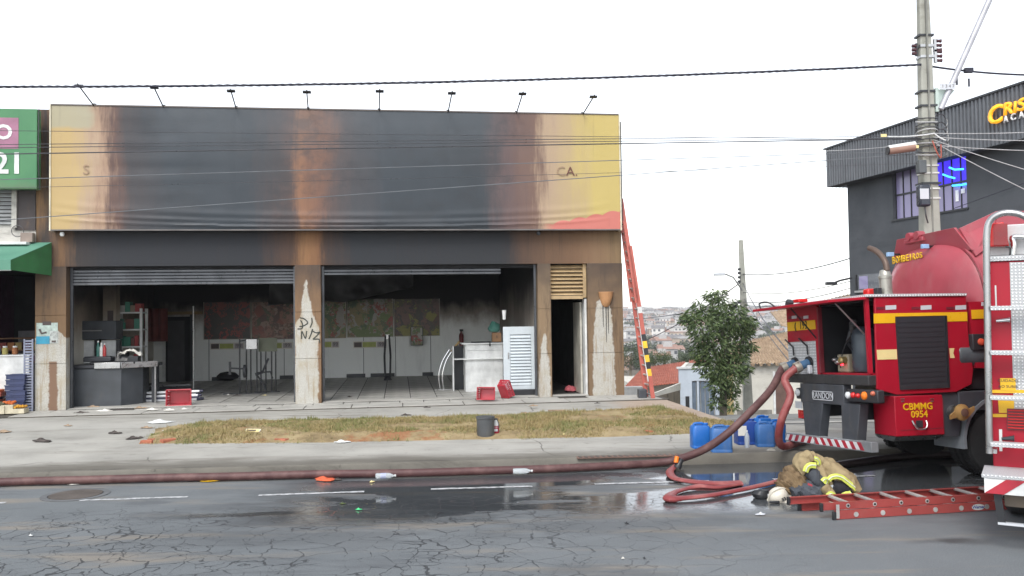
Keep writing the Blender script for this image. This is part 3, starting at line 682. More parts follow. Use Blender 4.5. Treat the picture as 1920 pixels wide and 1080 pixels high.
M_pfr = paint('poster_edge', (.4, .38, .32), .6)
for (a, b, m, lb) in posters:
    (s0, z0), (s1, z1) = bk(*a, .03), bk(*b, .03); p = fl('wall_poster', lb, 'poster', s0, SD - .03, 0, group='food posters on the back wall')
    boxo('print', m, p, .015, s1 - s0 - .015, -.012, .0, z0 + .015, z1)
    boxo('frame', M_pfr, p, 0, .014, -.02, .029, z0, z1); boxo('frame', M_pfr, p, s1 - s0 - .014, s1 - s0, -.02, .029, z0, z1); boxo('frame', M_pfr, p, .015, s1 - s0 - .015, -.02, .029, z0, z0 + .014)
M_lime = paint('lime_print', (.36, .4, .1), .5); M_prb = paint('price_box', (.33, .3, .3), .5); M_drk = paint('dark_print', (.08, .06, .055), .5)
for k, (a, b, lb) in enumerate((((394, 656), (458, 642), 'price strip with white edge under the pan poster'), ((484, 655), (549, 641), 'price strip under the meat poster, behind the metal stand'), ((590, 653), (636, 639), 'price strip just right of the middle pillar'), ((662, 653), (725, 639), 'price strip left of the black rail post'))):
    (s0, z0), (s1, z1) = bk(*a, .02), bk(*b, .02); W = s1 - s0; p = fl('price_strip', lb, 'price strip', s0, SD - .02, 0, group='price strips on the back wall')
    boxo('backing', M_paper, p, 0, W, -.008, .01, z0, z1)
    for (u0, u1, m) in ((.03, .26, M_drk), (.28, .68, M_lime), (.72, .97, M_prb)): boxo('print', m, p, u0 * W, u1 * W, -.012, -.0085, z0 + .03, z1 - .03)
    text('figures', '99', M_drk, p, T(.845 * W, -.0125, (z0 + z1) / 2) @ TXZ, .16, .001)
(s0, z0), (s1, z1) = bk(770, 648, .25), bk(793, 612, .25)
p = fl('hanging_frame', 'small black-framed picture hanging below the last food poster', 'frame', s0, SD - .25, 0)
boxo('panel', poster_mat('frame_print', green, 5, 6), p, .02, s1 - s0 - .02, -.01, .01, z0 + .02, z1 - .02)
for q in ((0, .02), (s1 - s0 - .02, s1 - s0)): boxo('frame', M_black, p, q[0], q[1], -.02, .02, z0, z1)
boxo('frame', M_black, p, .02, s1 - s0 - .02, -.02, .02, z1 - .02, z1); boxo('frame', M_black, p, .02, s1 - s0 - .02, -.02, .02, z0, z0 + .02); boxo('bracket', M_black, p, .1, .13, .021, .249, z1 - .1, z1 - .05)
# sheet burnt loose from the ceiling
def sheet(u, v):
    x = 3.6 + u * 4.1 ; drop = (1 - v); z = 3.56 - drop * (1.05 - .35 * u + .25 * mn.noise(Vector((x * .6, 0, 0))))
    y = 5.9 + .18 * math.sin(x * 5 + v * 4) * drop + .14 * mn.noise(Vector((x * 2.2, v * 3.0, 2))) + drop * .5 * math.sin(u * 2.2)
    return (x, y, z)
M_sheet = paint('burnt_sheet', (.05, .05, .053), .5, var=.4)
m = MB(); m.grid(60, 20, lambda u, v: (lambda p: (p[0] - 4.2, p[1] - 5.9, p[2] - 3.55))(sheet(u, v)))
o = m.build('ceiling_sheet', M_sheet, None, smooth=True, solid=.006); tag(o, 'torn soot-black sheet sagging from the ceiling above the pan poster', 'sheet'); o.matrix_world = FAC @ T(4.2, 5.9, 3.55)
# checkout counter at the left
M_ck = paint('counter_grey', (.05, .056, .064), .5, dirt=(.1, .09, .08), dirt_amt=.35); M_ckd = paint('counter_dark', (.028, .03, .036), .5)
cs0, cy0 = fg(132, 763); cs1, _ = fg(222, 762)
ck = fl('checkout_counter', 'grey checkout counter with a steel bumper just inside the left doorway', 'counter', cs0, cy0, .262); W = cs1 - cs0
MB().prism([(0, 0), (W, 0), (W + .34, .42), (W + .34, .9), (0, .9)], 2, .0, .82).build('body', M_ck, ck, bevel=.008)
MB().prism([(-.02, -.03), (W + .02, -.03), (W + .62, .42), (W + .62, .95), (-.02, .95)], 2, .83, .9).build('counter_top', M_ckd, ck, bevel=.01)
b0 = W * .48
MB().hexa([(b0, -.05, .82), (W, -.05, .82), (W, -.05, .95), (b0, -.05, .95)], [(b0, -.031, .82), (W, -.031, .82), (W, -.031, .95), (b0, -.031, .95)]).build('bumper', M_steel, ck, bevel=.006)
MB().hexa([(W + .02, -.05, .82), (W + .66, .41, .82), (W + .66, .41, .95), (W + .02, -.05, .95)], [(W + .01, -.03, .82), (W + .64, .425, .82), (W + .64, .425, .95), (W + .01, -.03, .95)]).build('bumper', M_steel, ck, bevel=.006)
boxo('leg', M_ckd, ck, W + .50, W + .56, .5, .9, 0, .83); MB().tube([(W + .62, .36, 0), (W + .62, .36, .82)], .02, 8).build('leg', M_steel, ck, smooth=True)
boxo('conveyor', M_black, ck, .35, 1.3, .1, .6, .901, .96, .02)
# things on the counter and behind it
def pos(px, py, z): return fg(px, py, z)
def onck(px, dy): return onp(FAC, 1, cy0 + dy, px, 700).x
q = fl('scanner_box', 'low dark scale lying on the checkout counter', 'scale', onck(178, .35), cy0 + .35, 1.222); boxo('body', M_ckd, q, -.2, .38, -.15, .15, .002, .1, .015); boxo('plate', M_dark, q, -.18, .3, -.13, .13, .102, .116, .004)
q = fl('card_terminal', 'black terminal with pale keys at the counter end', 'terminal', onck(228, .45), cy0 + .45, 1.162)
m = MB(); m.T = Matrix.Rotation(-.5, 4, 'X'); m.box(-.13, .13, -.03, .03, 0.02, .3); m.build('screen', M_black, q, bevel=.01); boxo('base', M_black, q, -.1, .1, -.08, .1, .0, .03, .005); boxo('printer', M_black, q, .16, .38, -.1, .12, 0, .16, .01)
q = fl('paper_roll', 'crumpled white paper heaped over the terminal on the counter', 'paper', onck(236, .5) + .1, cy0 + .5, 1.33)
m = MB(); m.grid(10, 8, lambda u, v: (-.25 + .5 * u, -.1 + .2 * v, .1 * mn.noise(Vector((u * 5, v * 4, 0))) + .12 * math.sin(u * 3.1))); m.build('sheet', M_paper, q, smooth=True, solid=.004)
for (px, col, h, lb) in ((184, (.03, .12, .1), .34, 'dark green bottle on the checkout counter'), (190, (.55, .56, .54), .3, 'white bottle between the green and the red one on the counter'), (196, (.35, .03, .03), .28, 'red bottle on the checkout counter')):
    q = fl('bottle', lb, 'bottle', onck(px, .3), cy0 + .3, 1.35 - .012)
    m_ = paint('bottle_plastic', col, .3); MB().lathe([(.036, 0), (.038, .02), (.038, h * .62), (.015, h * .8), (.015, h * .93)], 12).build('body', m_, q, smooth=True); MB().lathe([(.018, h * .9), (.018, h)], 10).build('cap', M_white, q)
boxo('tray', M_ckd, tag(fl('counter_tray', 'flat dark tray under the bottles on the counter', 'tray', onck(190, .3), cy0 + .3, 1.322)), -.25, .2, -.08, .1, .0, .014)
q = fl('counter_hood', 'grey hood on white panels behind the checkout counter', 'hood', onp(FAC, 1, cy0 + 1.3, 131, 650).x, cy0 + 1.3, .262)
boxo('hood', M_ck, q, 0, 1.02, 0, .5, 1.42, 1.86, .02); boxo('hood_strip', M_steel, q, .0, .7, -.012, -.001, 1.62, 1.645); boxo('panel', M_white, q, .02, .5, .1, .14, .6, 1.41); boxo('panel', M_white, q, .66, .98, .1, .14, .6, 1.41); boxo('post', M_black, q, .52, .6, .05, .2, 0, 1.41); boxo('post', M_black, q, 1.0, 1.08, .05, .2, 0, 1.41)
# pole and shelf rack near the left wall
q = fl('wire_rack', 'pale shelf rack with red and green goods behind the checkout counter', 'rack', onp(FAC, 1, cy0 + 2.4, 216, 650).x, cy0 + 2.4, .262)
for (a, b_) in ((0, 0), (.6, 0), (0, .45), (.6, .45)): boxo('post', M_white, q, a - .03, a + .03, b_, b_ + .05, 0, 2.15)
for k in range(5): boxo('shelf', M_white, q, -.02, .62, -.01, .48, .35 + k * .42, .385 + k * .42)
rr = random.Random(5)
for k in range(5):
    x = .05
    while x < .48:
        ww = rr.uniform(.08, .2); boxo('packet', paint('packet', rr.choice([(.3,.04,.04),(.05,.2,.14),(.25,.2,.15),(.4,.4,.38),(.12,.05,.04)]), .5), q, x, x + ww - .01, .05, .3, .387 + k * .42, .387 + k * .42 + rr.uniform(.12, .26)); x += ww
q = fl('column', 'narrow pale column standing left of the shelf rack', 'column', onp(FAC, 1, cy0 + 2.0, 206, 650).x, cy0 + 2.0, .262); boxo('shaft', M_rooml, q, -.16, .14, 0, .3, 0, 3.32); boxo('sign_plate', M_drk, q, -.05, .08, -.02, -.002, 1.5, 2.1)
q = fl('red_curtain', 'dark red cloth hanging on the left room wall', 'curtain', onp(FAC, 1, 6.6, 287, 620).x, 6.6, 1.5)
m = MB(); m.grid(24, 4, lambda u, v: (-.35 + .75 * u, .04 * math.sin(u * 22), v * .95)); m.build('cloth', paint('red_cloth', (.16, .04, .035), .8), q, smooth=True, solid=.01)
s, y = fg(238, 752); q = fl('red_bucket', 'round red ball-like tub on the floor beside the counter', 'tub', s, y, .272); MB().lathe([(.05, 0), (.13, .05), (.16, .14), (.13, .25), (.04, .29)], 16).build('body', M_red, q, smooth=True); MB().lathe([(.06, .285), (.06, .31)], 12).build('lid', M_red, q)
# raised frame across the floor, and the fallen bundle of light tubes
s0, y0 = fg(262, 736); s1, _ = fg(358, 731)
q = fl('threshold_frame', 'low grey rail frame on the floor before the inner doorway', 'rail', s0, y0 + .5, .272); MB().tube([(0, 0, .12), (s1 - s0, 0, .12)], .03, 8).build('rail', M_steel, q); boxo('panel', M_dark, q, 0, s1 - s0, -.01, .01, 0, .1); MB().tube([(s1 - s0 + .05, 0, 0), (s1 - s0 + .05, 0, 2.2)], .025, 8).build('post', M_steel, q)
s0, y0 = fg(270, 754); s1, _ = fg(372, 752)
q = fl('tube_bundle', 'bundle of white light tubes lying on the shop floor behind the lone red basket', 'light tubes', s0, y0, .272)
M_tube = paint('tube_glass', (.75, .76, .78), .25, var=.04); M_cap = paint('tube_end', (.02, .02, .05), .5)
for k, (yy, zz, dx, dz) in enumerate(((.0, .03, 0, 0), (.07, .03, .05, .01), (.02, .12, .02, .0), (.09, .115, -.04, .02), (.05, .2, .05, .01))):
    MB().tube([(dx, yy, zz), (s1 - s0 + dx, yy + .03, zz + dz)], .026, 8).build('tube', M_tube, q, smooth=True)
    MB().tube([(s1 - s0 + dx - .06, yy + .03, zz + dz), (s1 - s0 + dx + .02, yy + .03, zz + dz)], .032, 8).build('end_cap', M_cap, q)
boxo('carton_strip', M_cap, q, -.02, s1 - s0, -.035, -.028, .06, .1)
# shopping baskets
M_bask = paint('red_basket_plastic', (.4, .03, .045), .4, var=.1, coat=.2)
def basket(label, M, s=1):
    q = thing('shopping_basket', label, 'basket', M, 'red shopping baskets dropped by the doorways')
    A0, B0, A1, B1, H = .2, .13, .25, .17, .24
    boxo('base', M_bask, q, -A0, A0, -B0, B0, 0, .012)
    def slatwall(p0, p1, q0, q1, n):
        p0, p1, q0, q1 = map(Vector, (p0, p1, q0, q1)); o_ = None
        for i in range(n):
            a, b = (i + .18) / n, (i + .82) / n
            lo0, lo1, hi0, hi1 = p0.lerp(p1, a), p0.lerp(p1, b), q0.lerp(q1, a), q0.lerp(q1, b); nn = (p1 - p0).cross(q0 - p0).normalized() * .008
            MB().hexa([lo0, lo1, hi1, hi0], [lo0 + nn, lo1 + nn, hi1 + nn, hi0 + nn]).build('slat', M_bask, q)
        for t0, t1 in ((0, .16), (.5, .6), (.84, 1.0)):
            c0, c1, d0, d1 = p0.lerp(q0, t0), p1.lerp(q1, t0), p0.lerp(q0, t1), p1.lerp(q1, t1); nn = (p1 - p0).cross(q0 - p0).normalized() * .011
            MB().hexa([c0 - nn * .3, c1 - nn * .3, d1 - nn * .3, d0 - nn * .3], [c0 + nn, c1 + nn, d1 + nn, d0 + nn]).build('band', M_bask, q)
    c = [(-A0,-B0), (A0,-B0), (A0,B0), (-A0,B0)]; d = [(-A1,-B1), (A1,-B1), (A1,B1), (-A1,B1)]
    for i, n in ((0, 8), (1, 5), (2, 8), (3, 5)):
        j = (i + 1) % 4; slatwall((*c[i], .012), (*c[j], .012), (*d[i], H), (*d[j], H), n)
    for i in range(4):
        j = (i + 1) % 4; MB().tube([(*d[i], H), (*d[j], H)], .014, 6).build('rim', M_bask, q)
    return q
s, y = fg(335, 760); basket('lone red basket on its side at the left doorway, in front of the light tubes', FAC @ T(s, y + .12, .437) @ Matrix.Rotation(.12, 4, 'Z') @ Matrix.Rotation(math.radians(88), 4, 'X'))
s, y = fg(916, 752, .26); basket('red basket tipped on its side before the white counter, left of the other', FAC @ T(s, y + .12, .398) @ Matrix.Rotation(-.35, 4, 'Z') @ Matrix.Rotation(math.radians(80), 4, 'X') @ Matrix.Scale(.78, 4))
s, y = fg(944, 749, .26); basket('red basket leaning tilted against its neighbour before the louvred door panel', FAC @ T(s, y + .12, .41) @ Matrix.Rotation(.75, 4, 'Z') @ Matrix.Rotation(math.radians(62), 4, 'Y') @ Matrix.Scale(.78, 4))
# gate stands
def stand(px, py, n, lb, plates):
    s, y = fg(px, py); q = fl('metal_stand', lb, 'stand', s, y, .272); return q
s, y = fg(478, 738); q = fl('metal_stand', 'black barred entry gate standing in the left room half', 'gate stand', s, y, .272)
for k, (dx, dy) in enumerate(((-.36, 0), (-.2, .0), (-.1, .02), (.05, .0), (.1, .3), (.22, .3), (.36, .32), (.46, .3))): MB().tube([(dx, dy, .0), (dx, dy, 1.35 if k < 4 else 1.3)], .018, 6).build('bar', M_black, q)
boxo('foot_plate', M_dark, q, -.75, .28, -.06, .06, 0, .02); boxo('foot_plate', M_dark, q, -.05, .55, .25, .37, 0, .02); boxo('top_plate', M_steel, q, -.2, .05, -.02, -.005, 1.1, 1.34); boxo('top_plate', paint('drab_panel', (.12, .13, .09), .6), q, .05, .5, .27, .281, 1.02, 1.36)
MB().tube([(-.36, 0, 1.3), (.08, 0, 1.35)], .018, 6).build('top_bar', M_black, q)
MB().lathe([(.0, -.03), (.16, -.03), (.16, .03), (.0, .03)], 20, T(-.22, -.08, .56) @ Matrix.Rotation(math.pi / 2, 4, 'Y') ).build('turn_wheel', M_dark, q); MB().tube([(-.22, -.08, .62), (-.55, -.1, .64)], .02, 6).build('turn_arm', M_dark, q); boxo('turn_pad', M_black, q, -.6, -.55, -.13, -.07, .48, .8)
MB().tube([(0, .1, .45), (.16, .1, .5), (.3, .2, .85)], .025, 6).build('turn_arm', M_dark, q); MB().tube([(.0, .1, .5), (.2, .1, .2), (.25, .1, .05)], .02, 6).build('turn_arm', M_dark, q); MB().tube([(.05, .1, .5), (.35, .15, .52), (.4, .2, .35)], .02, 6).build('turn_arm', M_dark, q)
s, y = fg(432, 712); q = fl('dark_bag', 'dark round bag on the floor behind the entry gate', 'bag', s, y - .4, .272); MB().lathe([(.1, 0), (.28, .06), (.3, .14), (.2, .24), (.05, .27)], 14, sx=1.1, sy=.7).build('body', M_blk_soot, q, smooth=True)
s, y = fg(727, 713); q = fl('rail_post', 'twin black rail post standing in the right room half', 'post', s, y, .272)
for dx in (-.07, .07): MB().tube([(dx, 0, .08), (dx * 1.25, 0, .7), (dx * .7, 0, 1.32)], .03, 8).build('post', M_black, q)
boxo('top_clip', M_steel, q, -.06, .06, -.02, .02, 1.2, 1.33); MB().lathe([(.12, 0), (.1, .06), (.05, .14)], 14).build('foot', M_dark, q)
s, y = fg(828, 731); q = fl('curved_rail', 'bent double chrome rail with a brown end before the white counter', 'rail', s, y, .272)
for dx in (-.035, .055): MB().tube(smoothpts([(dx, 0, 0), (dx - .03, 0, .35), (dx + .06, 0, .7), (dx + .24, 0, 1.0)], 6), .018, 8).build('tube', M_chrome, q, smooth=True)
MB().tube(smoothpts([(.25, 0, .95), (.36, 0, 1.08), (.46, 0, 1.2)], 4), .03, 8).build('grip', paint('singed_grip', (.3, .2, .08), .6), q); boxo('foot', M_steel, q, -.18, .25, -.05, .05, 0, .012)
# white service counter and louvred door panel
s0, y0 = fg(876, 735); s1, _ = fg(946, 735)
q = fl('service_counter', 'white service counter with an open left end in the right doorway', 'counter', s0, y0, .272); W = s1 - s0
boxo('front_panel', M_white, q, 0, W, 0, .03, .0, 1.0, .004); boxo('ledge', M_white, q, -.1, W, -.06, -.001, .78, .81, .004); boxo('counter_top', M_white, q, -.12, W + .3, -.05, .6, 1.15, 1.18, .005); boxo('front_panel', M_white, q, 0, W, -.012, .03, 1.002, 1.148, .003)
boxo('end_panel', M_white, q, -.03, -.001, .031, .6, 0, 1.148); boxo('end_panel', M_white, q, -.32, -.29, .35, .75, 0, 1.1); boxo('shelf', M_white, q, -.288, -.031, .4, .72, .76, .79); boxo('back_panel', M_dark, q, -.288, -.031, .73, .745, 0, 1.09)
boxo('singed_edge', M_blk_soot, q, .55, .58, -.055, .0, 1.1, 1.19); boxo('soot_top', M_blk_soot, q, .15, W, .05, .5, 1.181, 1.2)
s, _ = onp(FAC, 1, y0 + .2, 933, 645).x, 0
q = fl('cardboard_box', 'small brown carton on the right end of the white counter', 'carton', s - .02, y0 + .25, 1.453 + .001); boxo('box', paint('cardboard', (.33, .19, .1), .8), q, -.11, .11, -.1, .1, 0, .24, .004); text('mark', 'R', M_drk, q, T(0, -.1015, .13) @ TXZ, .1, .001)
q = fl('green_bag', 'crumpled teal plastic bag on top of the small carton', 'bag', s - .07, y0 + .25, 1.694)
m = MB(); m.lathe([(.05, 0), (.13, .03), (.16, .1), (.13, .19), (.06, .25), (.02, .26)], 16)
m.v = [tuple(Vector(p) * (1 + .22 * mn.noise(Vector(p) * 9))) for p in m.v]; m.build('bag_body', paint('teal_plastic', (.07, .2, .16), .35), q, smooth=True)
q = fl('white_cup', 'white rolled cup standing on the louvred door panel', 'cup', onp(FAC, 1, .5, 946, 610).x, .55, 2.02); MB().lathe([(.035, .0), (.05, .2), (.055, .22)], 12).build('body', M_white, q)
s0, _ = fx(945, 740, .5); s1, zt = fx(1003, 612, .5)
q = fl('louvred_door', 'pale grey louvred door panel leaning at the right edge of the doorway', 'door panel', s0, .5, .40); W = s1 - s0; H = zt - .40
M_lp = paint('pale_louvre', (.52, .57, .6), .45, var=.08, dirt=(.35, .36, .35), dirt_amt=.3)
boxo('stile', M_lp, q, 0, .16, 0, .05, 0, H, .004); boxo('stile', M_lp, q, W - .1, W, 0, .05, 0, H, .004); boxo('rail', M_lp, q, .161, W - .101, 0, .05, H - .18, H, .004); boxo('rail', M_lp, q, .161, W - .101, 0, .05, 0, .1, .004); boxo('back_sheet', M_lp, q, .161, W - .101, .04, .05, .101, H - .181)
nl = 16
for k in range(nl):
    a = .105 + (H - .29) * k / nl; b_ = a + (H - .29) / nl * .86
    MB().hexa([(.165, -.012, a), (W - .105, -.012, a), (W - .105, -.004, a - .004), (.165, -.004, a - .004)], [(.165, .03, b_), (W - .105, .03, b_), (W - .105, .038, b_), (.165, .038, b_)]).build('slat', M_lp, q)
boxo('handle', M_steel, q, .1, .125, -.03, -.001, .72, .86, .004)
q = fl('door_base', 'black plinth block under the louvred door panel', 'plinth', s0 + .1, .5, .272); boxo('block', M_black, q, -.08, W - .1, -.12, .12, .002, .125, .006)
# red extinguisher at the back and debris
s, z = bk(865, 640, .15); q = fl('fire_extinguisher', 'red extinguisher hanging on the back wall beside the right side wall', 'extinguisher', s, SD - .15, 1.1); MB().lathe([(.06, 0), (.07, .02), (.07, .42), (.03, .5), (.03, .54)], 14).build('cylinder', paint('sooted_red', (.16, .02, .025), .5), q, smooth=True); boxo('valve', M_black, q, -.05, .06, -.03, .03, .535, .6)
s, y = fg(1082, 738, .29); q = fl('pink_bundle', 'red and white bundle on the dark floor of the narrow doorway', 'bundle', s, 1.0, .264)
m = MB(); m.lathe([(.08, 0), (.15, .04), (.13, .11), (.05, .15)], 14); m.v = [tuple(Vector(p) * (1 + .3 * mn.noise(Vector(p) * 8))) for p in m.v]; m.build('cloth', paint('pink_cloth', (.45, .1, .12), .8, var=.5, scale=8), q, smooth=True)
# ================================================================ the neighbouring shop
nb = thing('neighbour_shop', 'neighbouring shop with a green awning at the left edge', 'shop', FAC @ T(-.302, 0, 0))
M_nb = mat_concrete('neighbour_plaster', (.52, .5, .46), (.2, .19, .17), 1.2, False); M_nbd = paint('sooted_edge', (.06, .05, .05), .8, dirt=(.2, .12, .06), dirt_amt=.7, scale=1.5)
boxo('upper_wall', M_nb, nb, -6, -.002, .0, .3, 3.3, 6.5); boxo('wall_edge', M_nbd, nb, -.4, -.002, -.03, -.001, 4.05, 6.55)
boxo('pier', M_nb, nb, -6, -2.2, .05, .3, .2, 3.298); boxo('room_back', M_blk_soot, nb, -2.2, -.0, 4.0, 4.1, .2, 3.29); boxo('room_floor', M_flr, nb, -6, -.0, .0, 4.0, .1, .26); boxo('room_ceiling', M_blk_soot, nb, -6, 0, .31, 4.0, 3.29, 3.35); boxo('room_side', paint('purple_wall', (.12, .045, .09), .7), nb, -2.2, -2.1, .31, 4.0, .261, 3.28); boxo('roof', M_nb, nb, -6, 0, .302, 7, 6.2, 6.35); boxo('room_side', paint('navy_wall', (.02, .025, .04), .8), nb, -.1, -.0, .31, 3.99, .261, 3.28); boxo('inner_partition', paint('grey_partition', (.2, .2, .21), .7), nb, -1.75, -.12, 3.4, 3.5, .261, 1.9)
lvn = boxo('vent_shutter', M_nbd, nb, -1.6, -.46, -.005, -.001, 4.16, 4.92)
for k in range(9): MB().hexa([(-1.6, -.05, 4.17 + k * .082), (-.46, -.05, 4.17 + k * .082), (-.46, -.05, 4.185 + k * .082), (-1.6, -.05, 4.185 + k * .082)], [(-1.6, -.006, 4.225 + k * .082), (-.46, -.006, 4.225 + k * .082), (-.46, -.006, 4.24 + k * .082), (-1.6, -.006, 4.24 + k * .082)]).build('slat', paint('vent_slat', (.3, .31, .31), .5) if k == 0 else bpy.data.materials['vent_slat'], lvn)
boxo('vent_frame', M_nb, lvn, -.458, -.36, -.07, -.0012, 4.1, 4.98); boxo('ledge', M_white, nb, -6, -.05, -.35, -.001, 3.72, 3.78, .01)
boxo('soot_patch', M_nbd, nb, -.36, -.05, -.02, -.0005, 3.3, 3.7)
# green sign
q = fl('shop_sign', 'green sign board with a mauve square and white numerals at the left edge', 'sign', -.302, -.3, 0)
g = Gr('green_sign_print', .5); x, y, z = g.xyz(); c = g.ramp(g.noise(1.5, 4), [(.3, (.04, .165, .07)), (.7, (.065, .215, .09))]); c = g.mix(g.smooth(z + g.noise(2, 4) * .3, 5.25, 5.0, 0, .5), c, (.12, .14, .09)); g.color(c); M_gs = g.mat
s1, zt = fx(72, 206, -.35); _, zb = fx(72, 355, -.35); x1 = s1 + .302
boxo('board', M_gs, q, -6, x1, -.12, .08, zb, zt, .008); boxo('brace', M_dark, q, -1.2, -1.1, .081, .299, zb + .2, zb + .3); boxo('brace', M_dark, q, x1 - .3, x1 - .2, .081, .299, zt - .3, zt - .2)
a, za = fx(-60, 278, -.42); b_, zb2 = fx(35, 221, -.42); boxo('square', paint('mauve_print', (.3, .13, .2), .5), q, a + .302, b_ + .302, -.126, -.1205, za, zb2)
s, z = fx(7, 249, -.42); text('letter', 'O', M_white, q, T(s + .302, -.131, z) @ TXZ, .42, .003, bold=.012)
s, z = fx(17, 308, -.42); text('numerals', '21', M_white, q, T(s + .302, -.131, z) @ TXZ, .6, .003, bold=.015)
MB().tube([(x1 + .03, -.1, zt), (x1 + .02, -.1, zb + .6), (x1 + .03, -.05, zb)], .012, 6).build('cable', M_dark, q)
# awning
aw = fl('awning', 'green fabric awning over the neighbouring shop entrance', 'awning', -.302, 0, 0)
tr, zt = fx(92, 455); fr = onp(FAC, 1, -1.15, 20, 487); dz = onp(FAC, 1, -1.15, 20, 506); br, zb = fx(91, 517)
M_aw = Gr('awning_fabric', .7); g = M_aw; g.color(g.ramp(g.noise(1.4, 5), [(.3, (.065, .2, .14)), (.7, (.11, .27, .19))])); M_aw = g.mat
M_aws = paint('awning_side_fabric', (.035, .15, .05), .7)
xr = fr.x + .302; xt = min(tr, -.01 - .302 + .302) + .0
xt = .335
MB().hexa([(-6, -.06, zt), (xt, -.06, zt), (xr, -1.15, fr.z), (-6, -1.15, fr.z)], [(-6, -.06, zt - .012), (xt, -.06, zt - .012), (xr, -1.15, fr.z - .012), (-6, -1.15, fr.z - .012)]).build('canopy', M_aw, aw)
MB().hexa([(-6, -1.152, fr.z), (xr, -1.152, fr.z), (xr, -1.152, dz.z), (-6, -1.152, dz.z)], [(-6, -1.146, fr.z), (xr, -1.146, fr.z), (xr, -1.146, dz.z), (-6, -1.146, dz.z)]).build('valance', M_aw, aw)
MB().hexa([(xt, -.061, zt - .001), (xr, -1.146, fr.z - .001), (xr, -1.146, dz.z), (xt, -.061, zb)], [(xt - .01, -.061, zt - .001), (xr - .01, -1.146, fr.z - .001), (xr - .01, -1.146, dz.z), (xt - .01, -.061, zb)]).build('side_panel', M_aws, aw)
MB().tube([(-6, -1.13, dz.z), (xr, -1.13, dz.z)], .015, 6).build('front_bar', M_white, aw)
s, z = fx(37, 434); q = fl('cable_coil', 'loop of black cable on the ledge above the green awning', 'cable', s, -.1, z); MB().tube([(.12 * math.cos(a * .3), 0, .12 * math.sin(a * .3)) for a in range(22)], .008, 6).build('coil', M_cable, q)
s, z = fx(57, 441); q = fl('ledge_pot', 'brown-grey junction box on the ledge above the awning', 'box', s, -.12, 3.781); boxo('body', paint('old_box', (.25, .2, .17), .8), q, -.12, .12, -.08, .08, 0, .2, .01)
# goods of the neighbour
q = fl('display_counter', 'white display counter under the green awning', 'counter', -2.5, .12, .262); zc = fx(30, 668, .12)[1]
boxo('front', M_white, q, 0, 2.02, 0, .05, 0, zc - .262, .004); boxo('counter_top', M_white, q, -.02, 2.05, -.03, .7, zc - .262 + .002, zc - .262 + .03, .004)
rr = random.Random(9); gsx = [(-.85, (.3,.12,.05)), (-1.05, (.35, .3, .1)), (-1.2, (.1, .18, .3)), (-1.38, (.28,.16,.08))]
for k, (dx, cc) in enumerate(gsx):
    q = fl('goods_jar', ('orange', 'yellow', 'blue', 'brown')[k] + ' goods jar on the white display counter under the awning', 'jar', dx - .0, .35, zc + .033); MB().lathe([(.05, 0), (.06, .02), (.06, .13), (.035, .15)], 12).build('body', paint('jar_glass', cc, .3), q, smooth=True); MB().lathe([(.045, .148), (.045, .18)], 12).build('lid', M_white, q)
q = fl('goods_rack', 'dark shelf of orange and purple goods behind the display counter', 'shelf', -2.0, 2.2, .262)
for k in range(3): boxo('shelf', paint('shelf_wood', (.2, .1, .05), .7) if k == 0 else bpy.data.materials['shelf_wood'], q, 0, 1.6, 0, .4, .9 + k * .28, .93 + k * .28)
for k in range(18): boxo('packet', paint('goods', rr.choice([(.4,.15,.04),(.15,.05,.12),(.3,.05,.04),(.35,.25,.08)]), .5), q, .02 + (k % 9) * .17, .16 + (k % 9) * .17, .05, .3, .932 + (k // 9) * .28, 1.1 + (k // 9) * .28)
# stacked blue produce crates, and boxes of fruit
M_bc = paint('blue_crate_plastic', (.03, .04, .1), .5)
for k in range(7):
    q = fl('plastic_crate', ['lowest', 'second', 'third', 'fourth', 'fifth', 'sixth', 'topmost'][k] + ' dark blue crate of the stack beside the grey lattice', 'crate', -.60 + rr.uniform(-.015, .015), -.06, .262 + k * .112, group='dark blue crates under the awning')
    boxo('base', M_bc, q, -.2, .16, -.14, .14, .002, .014); boxo('side', M_bc, q, -.2, .16, -.15, -.135, .002, .1); boxo('side', M_bc, q, -.2, .16, .135, .15, .002, .1); boxo('end', M_bc, q, -.2, -.185, -.134, .134, .002, .1); boxo('end', M_bc, q, .145, .16, -.134, .134, .002, .1); boxo('rim', M_bc, q, -.21, .17, -.16, -.1505, .085, .108)
q = fl('lattice_panel', 'tall grey plastic lattice panel leaning on the left stone pillar', 'lattice', -.40, -.1, .262)
for xx in (-.09, .07): boxo('stile', paint('lattice_grey', (.24, .26, .34), .5) if xx < 0 else bpy.data.materials['lattice_grey'], q, xx, xx + .022, -.02, .02, 0, 1.5)
for k in range(26): boxo('slat', bpy.data.materials['lattice_grey'], q, -.067, .069, -.012, .012, .02 + k * .057, .05 + k * .057)
fruit = paint('orange_fruit', (.55, .13, .03), .5, var=.3, scale=8); M_ctn = paint('printed_carton', (.5, .45, .33), .8, var=.3, scale=6)
for k, (px, py, hh, lb, fm) in enumerate(((19, 762, .3, 'cream fruit carton heaped with orange fruit at the pavement edge', fruit), (40, 763, .16, 'low tray of orange and yellow fruit beside the cream carton', paint('yellow_fruit', (.6, .3, .03), .5, var=.3, scale=9)), (3, 764, .28, 'white carton cut by the left edge of the view', paint('dark_fruit', (.1, .1, .06), .6)))):
    s, y = fg(px, py, .262); y = -.46 - .01 * k; s = onp(FAC, 1, y, px, 750).x; q = fl('fruit_box', lb, 'fruit box', s, y, .264)
    boxo('carton', M_ctn, q, -.12, .1, -.12, .12, 0, hh * .6, .005); f = MB()
    for i in range(4):
        for j in range(4): f.lathe([(.0, -.03), (.028, -.012), (.028, .012), (.0, .03)], 7, T(-.085 + i * .05, -.08 + j * .05, hh * .6 + .022 + rr.uniform(0, .03)))
    f.build('fruit', fm, q, smooth=True, kind='stuff')
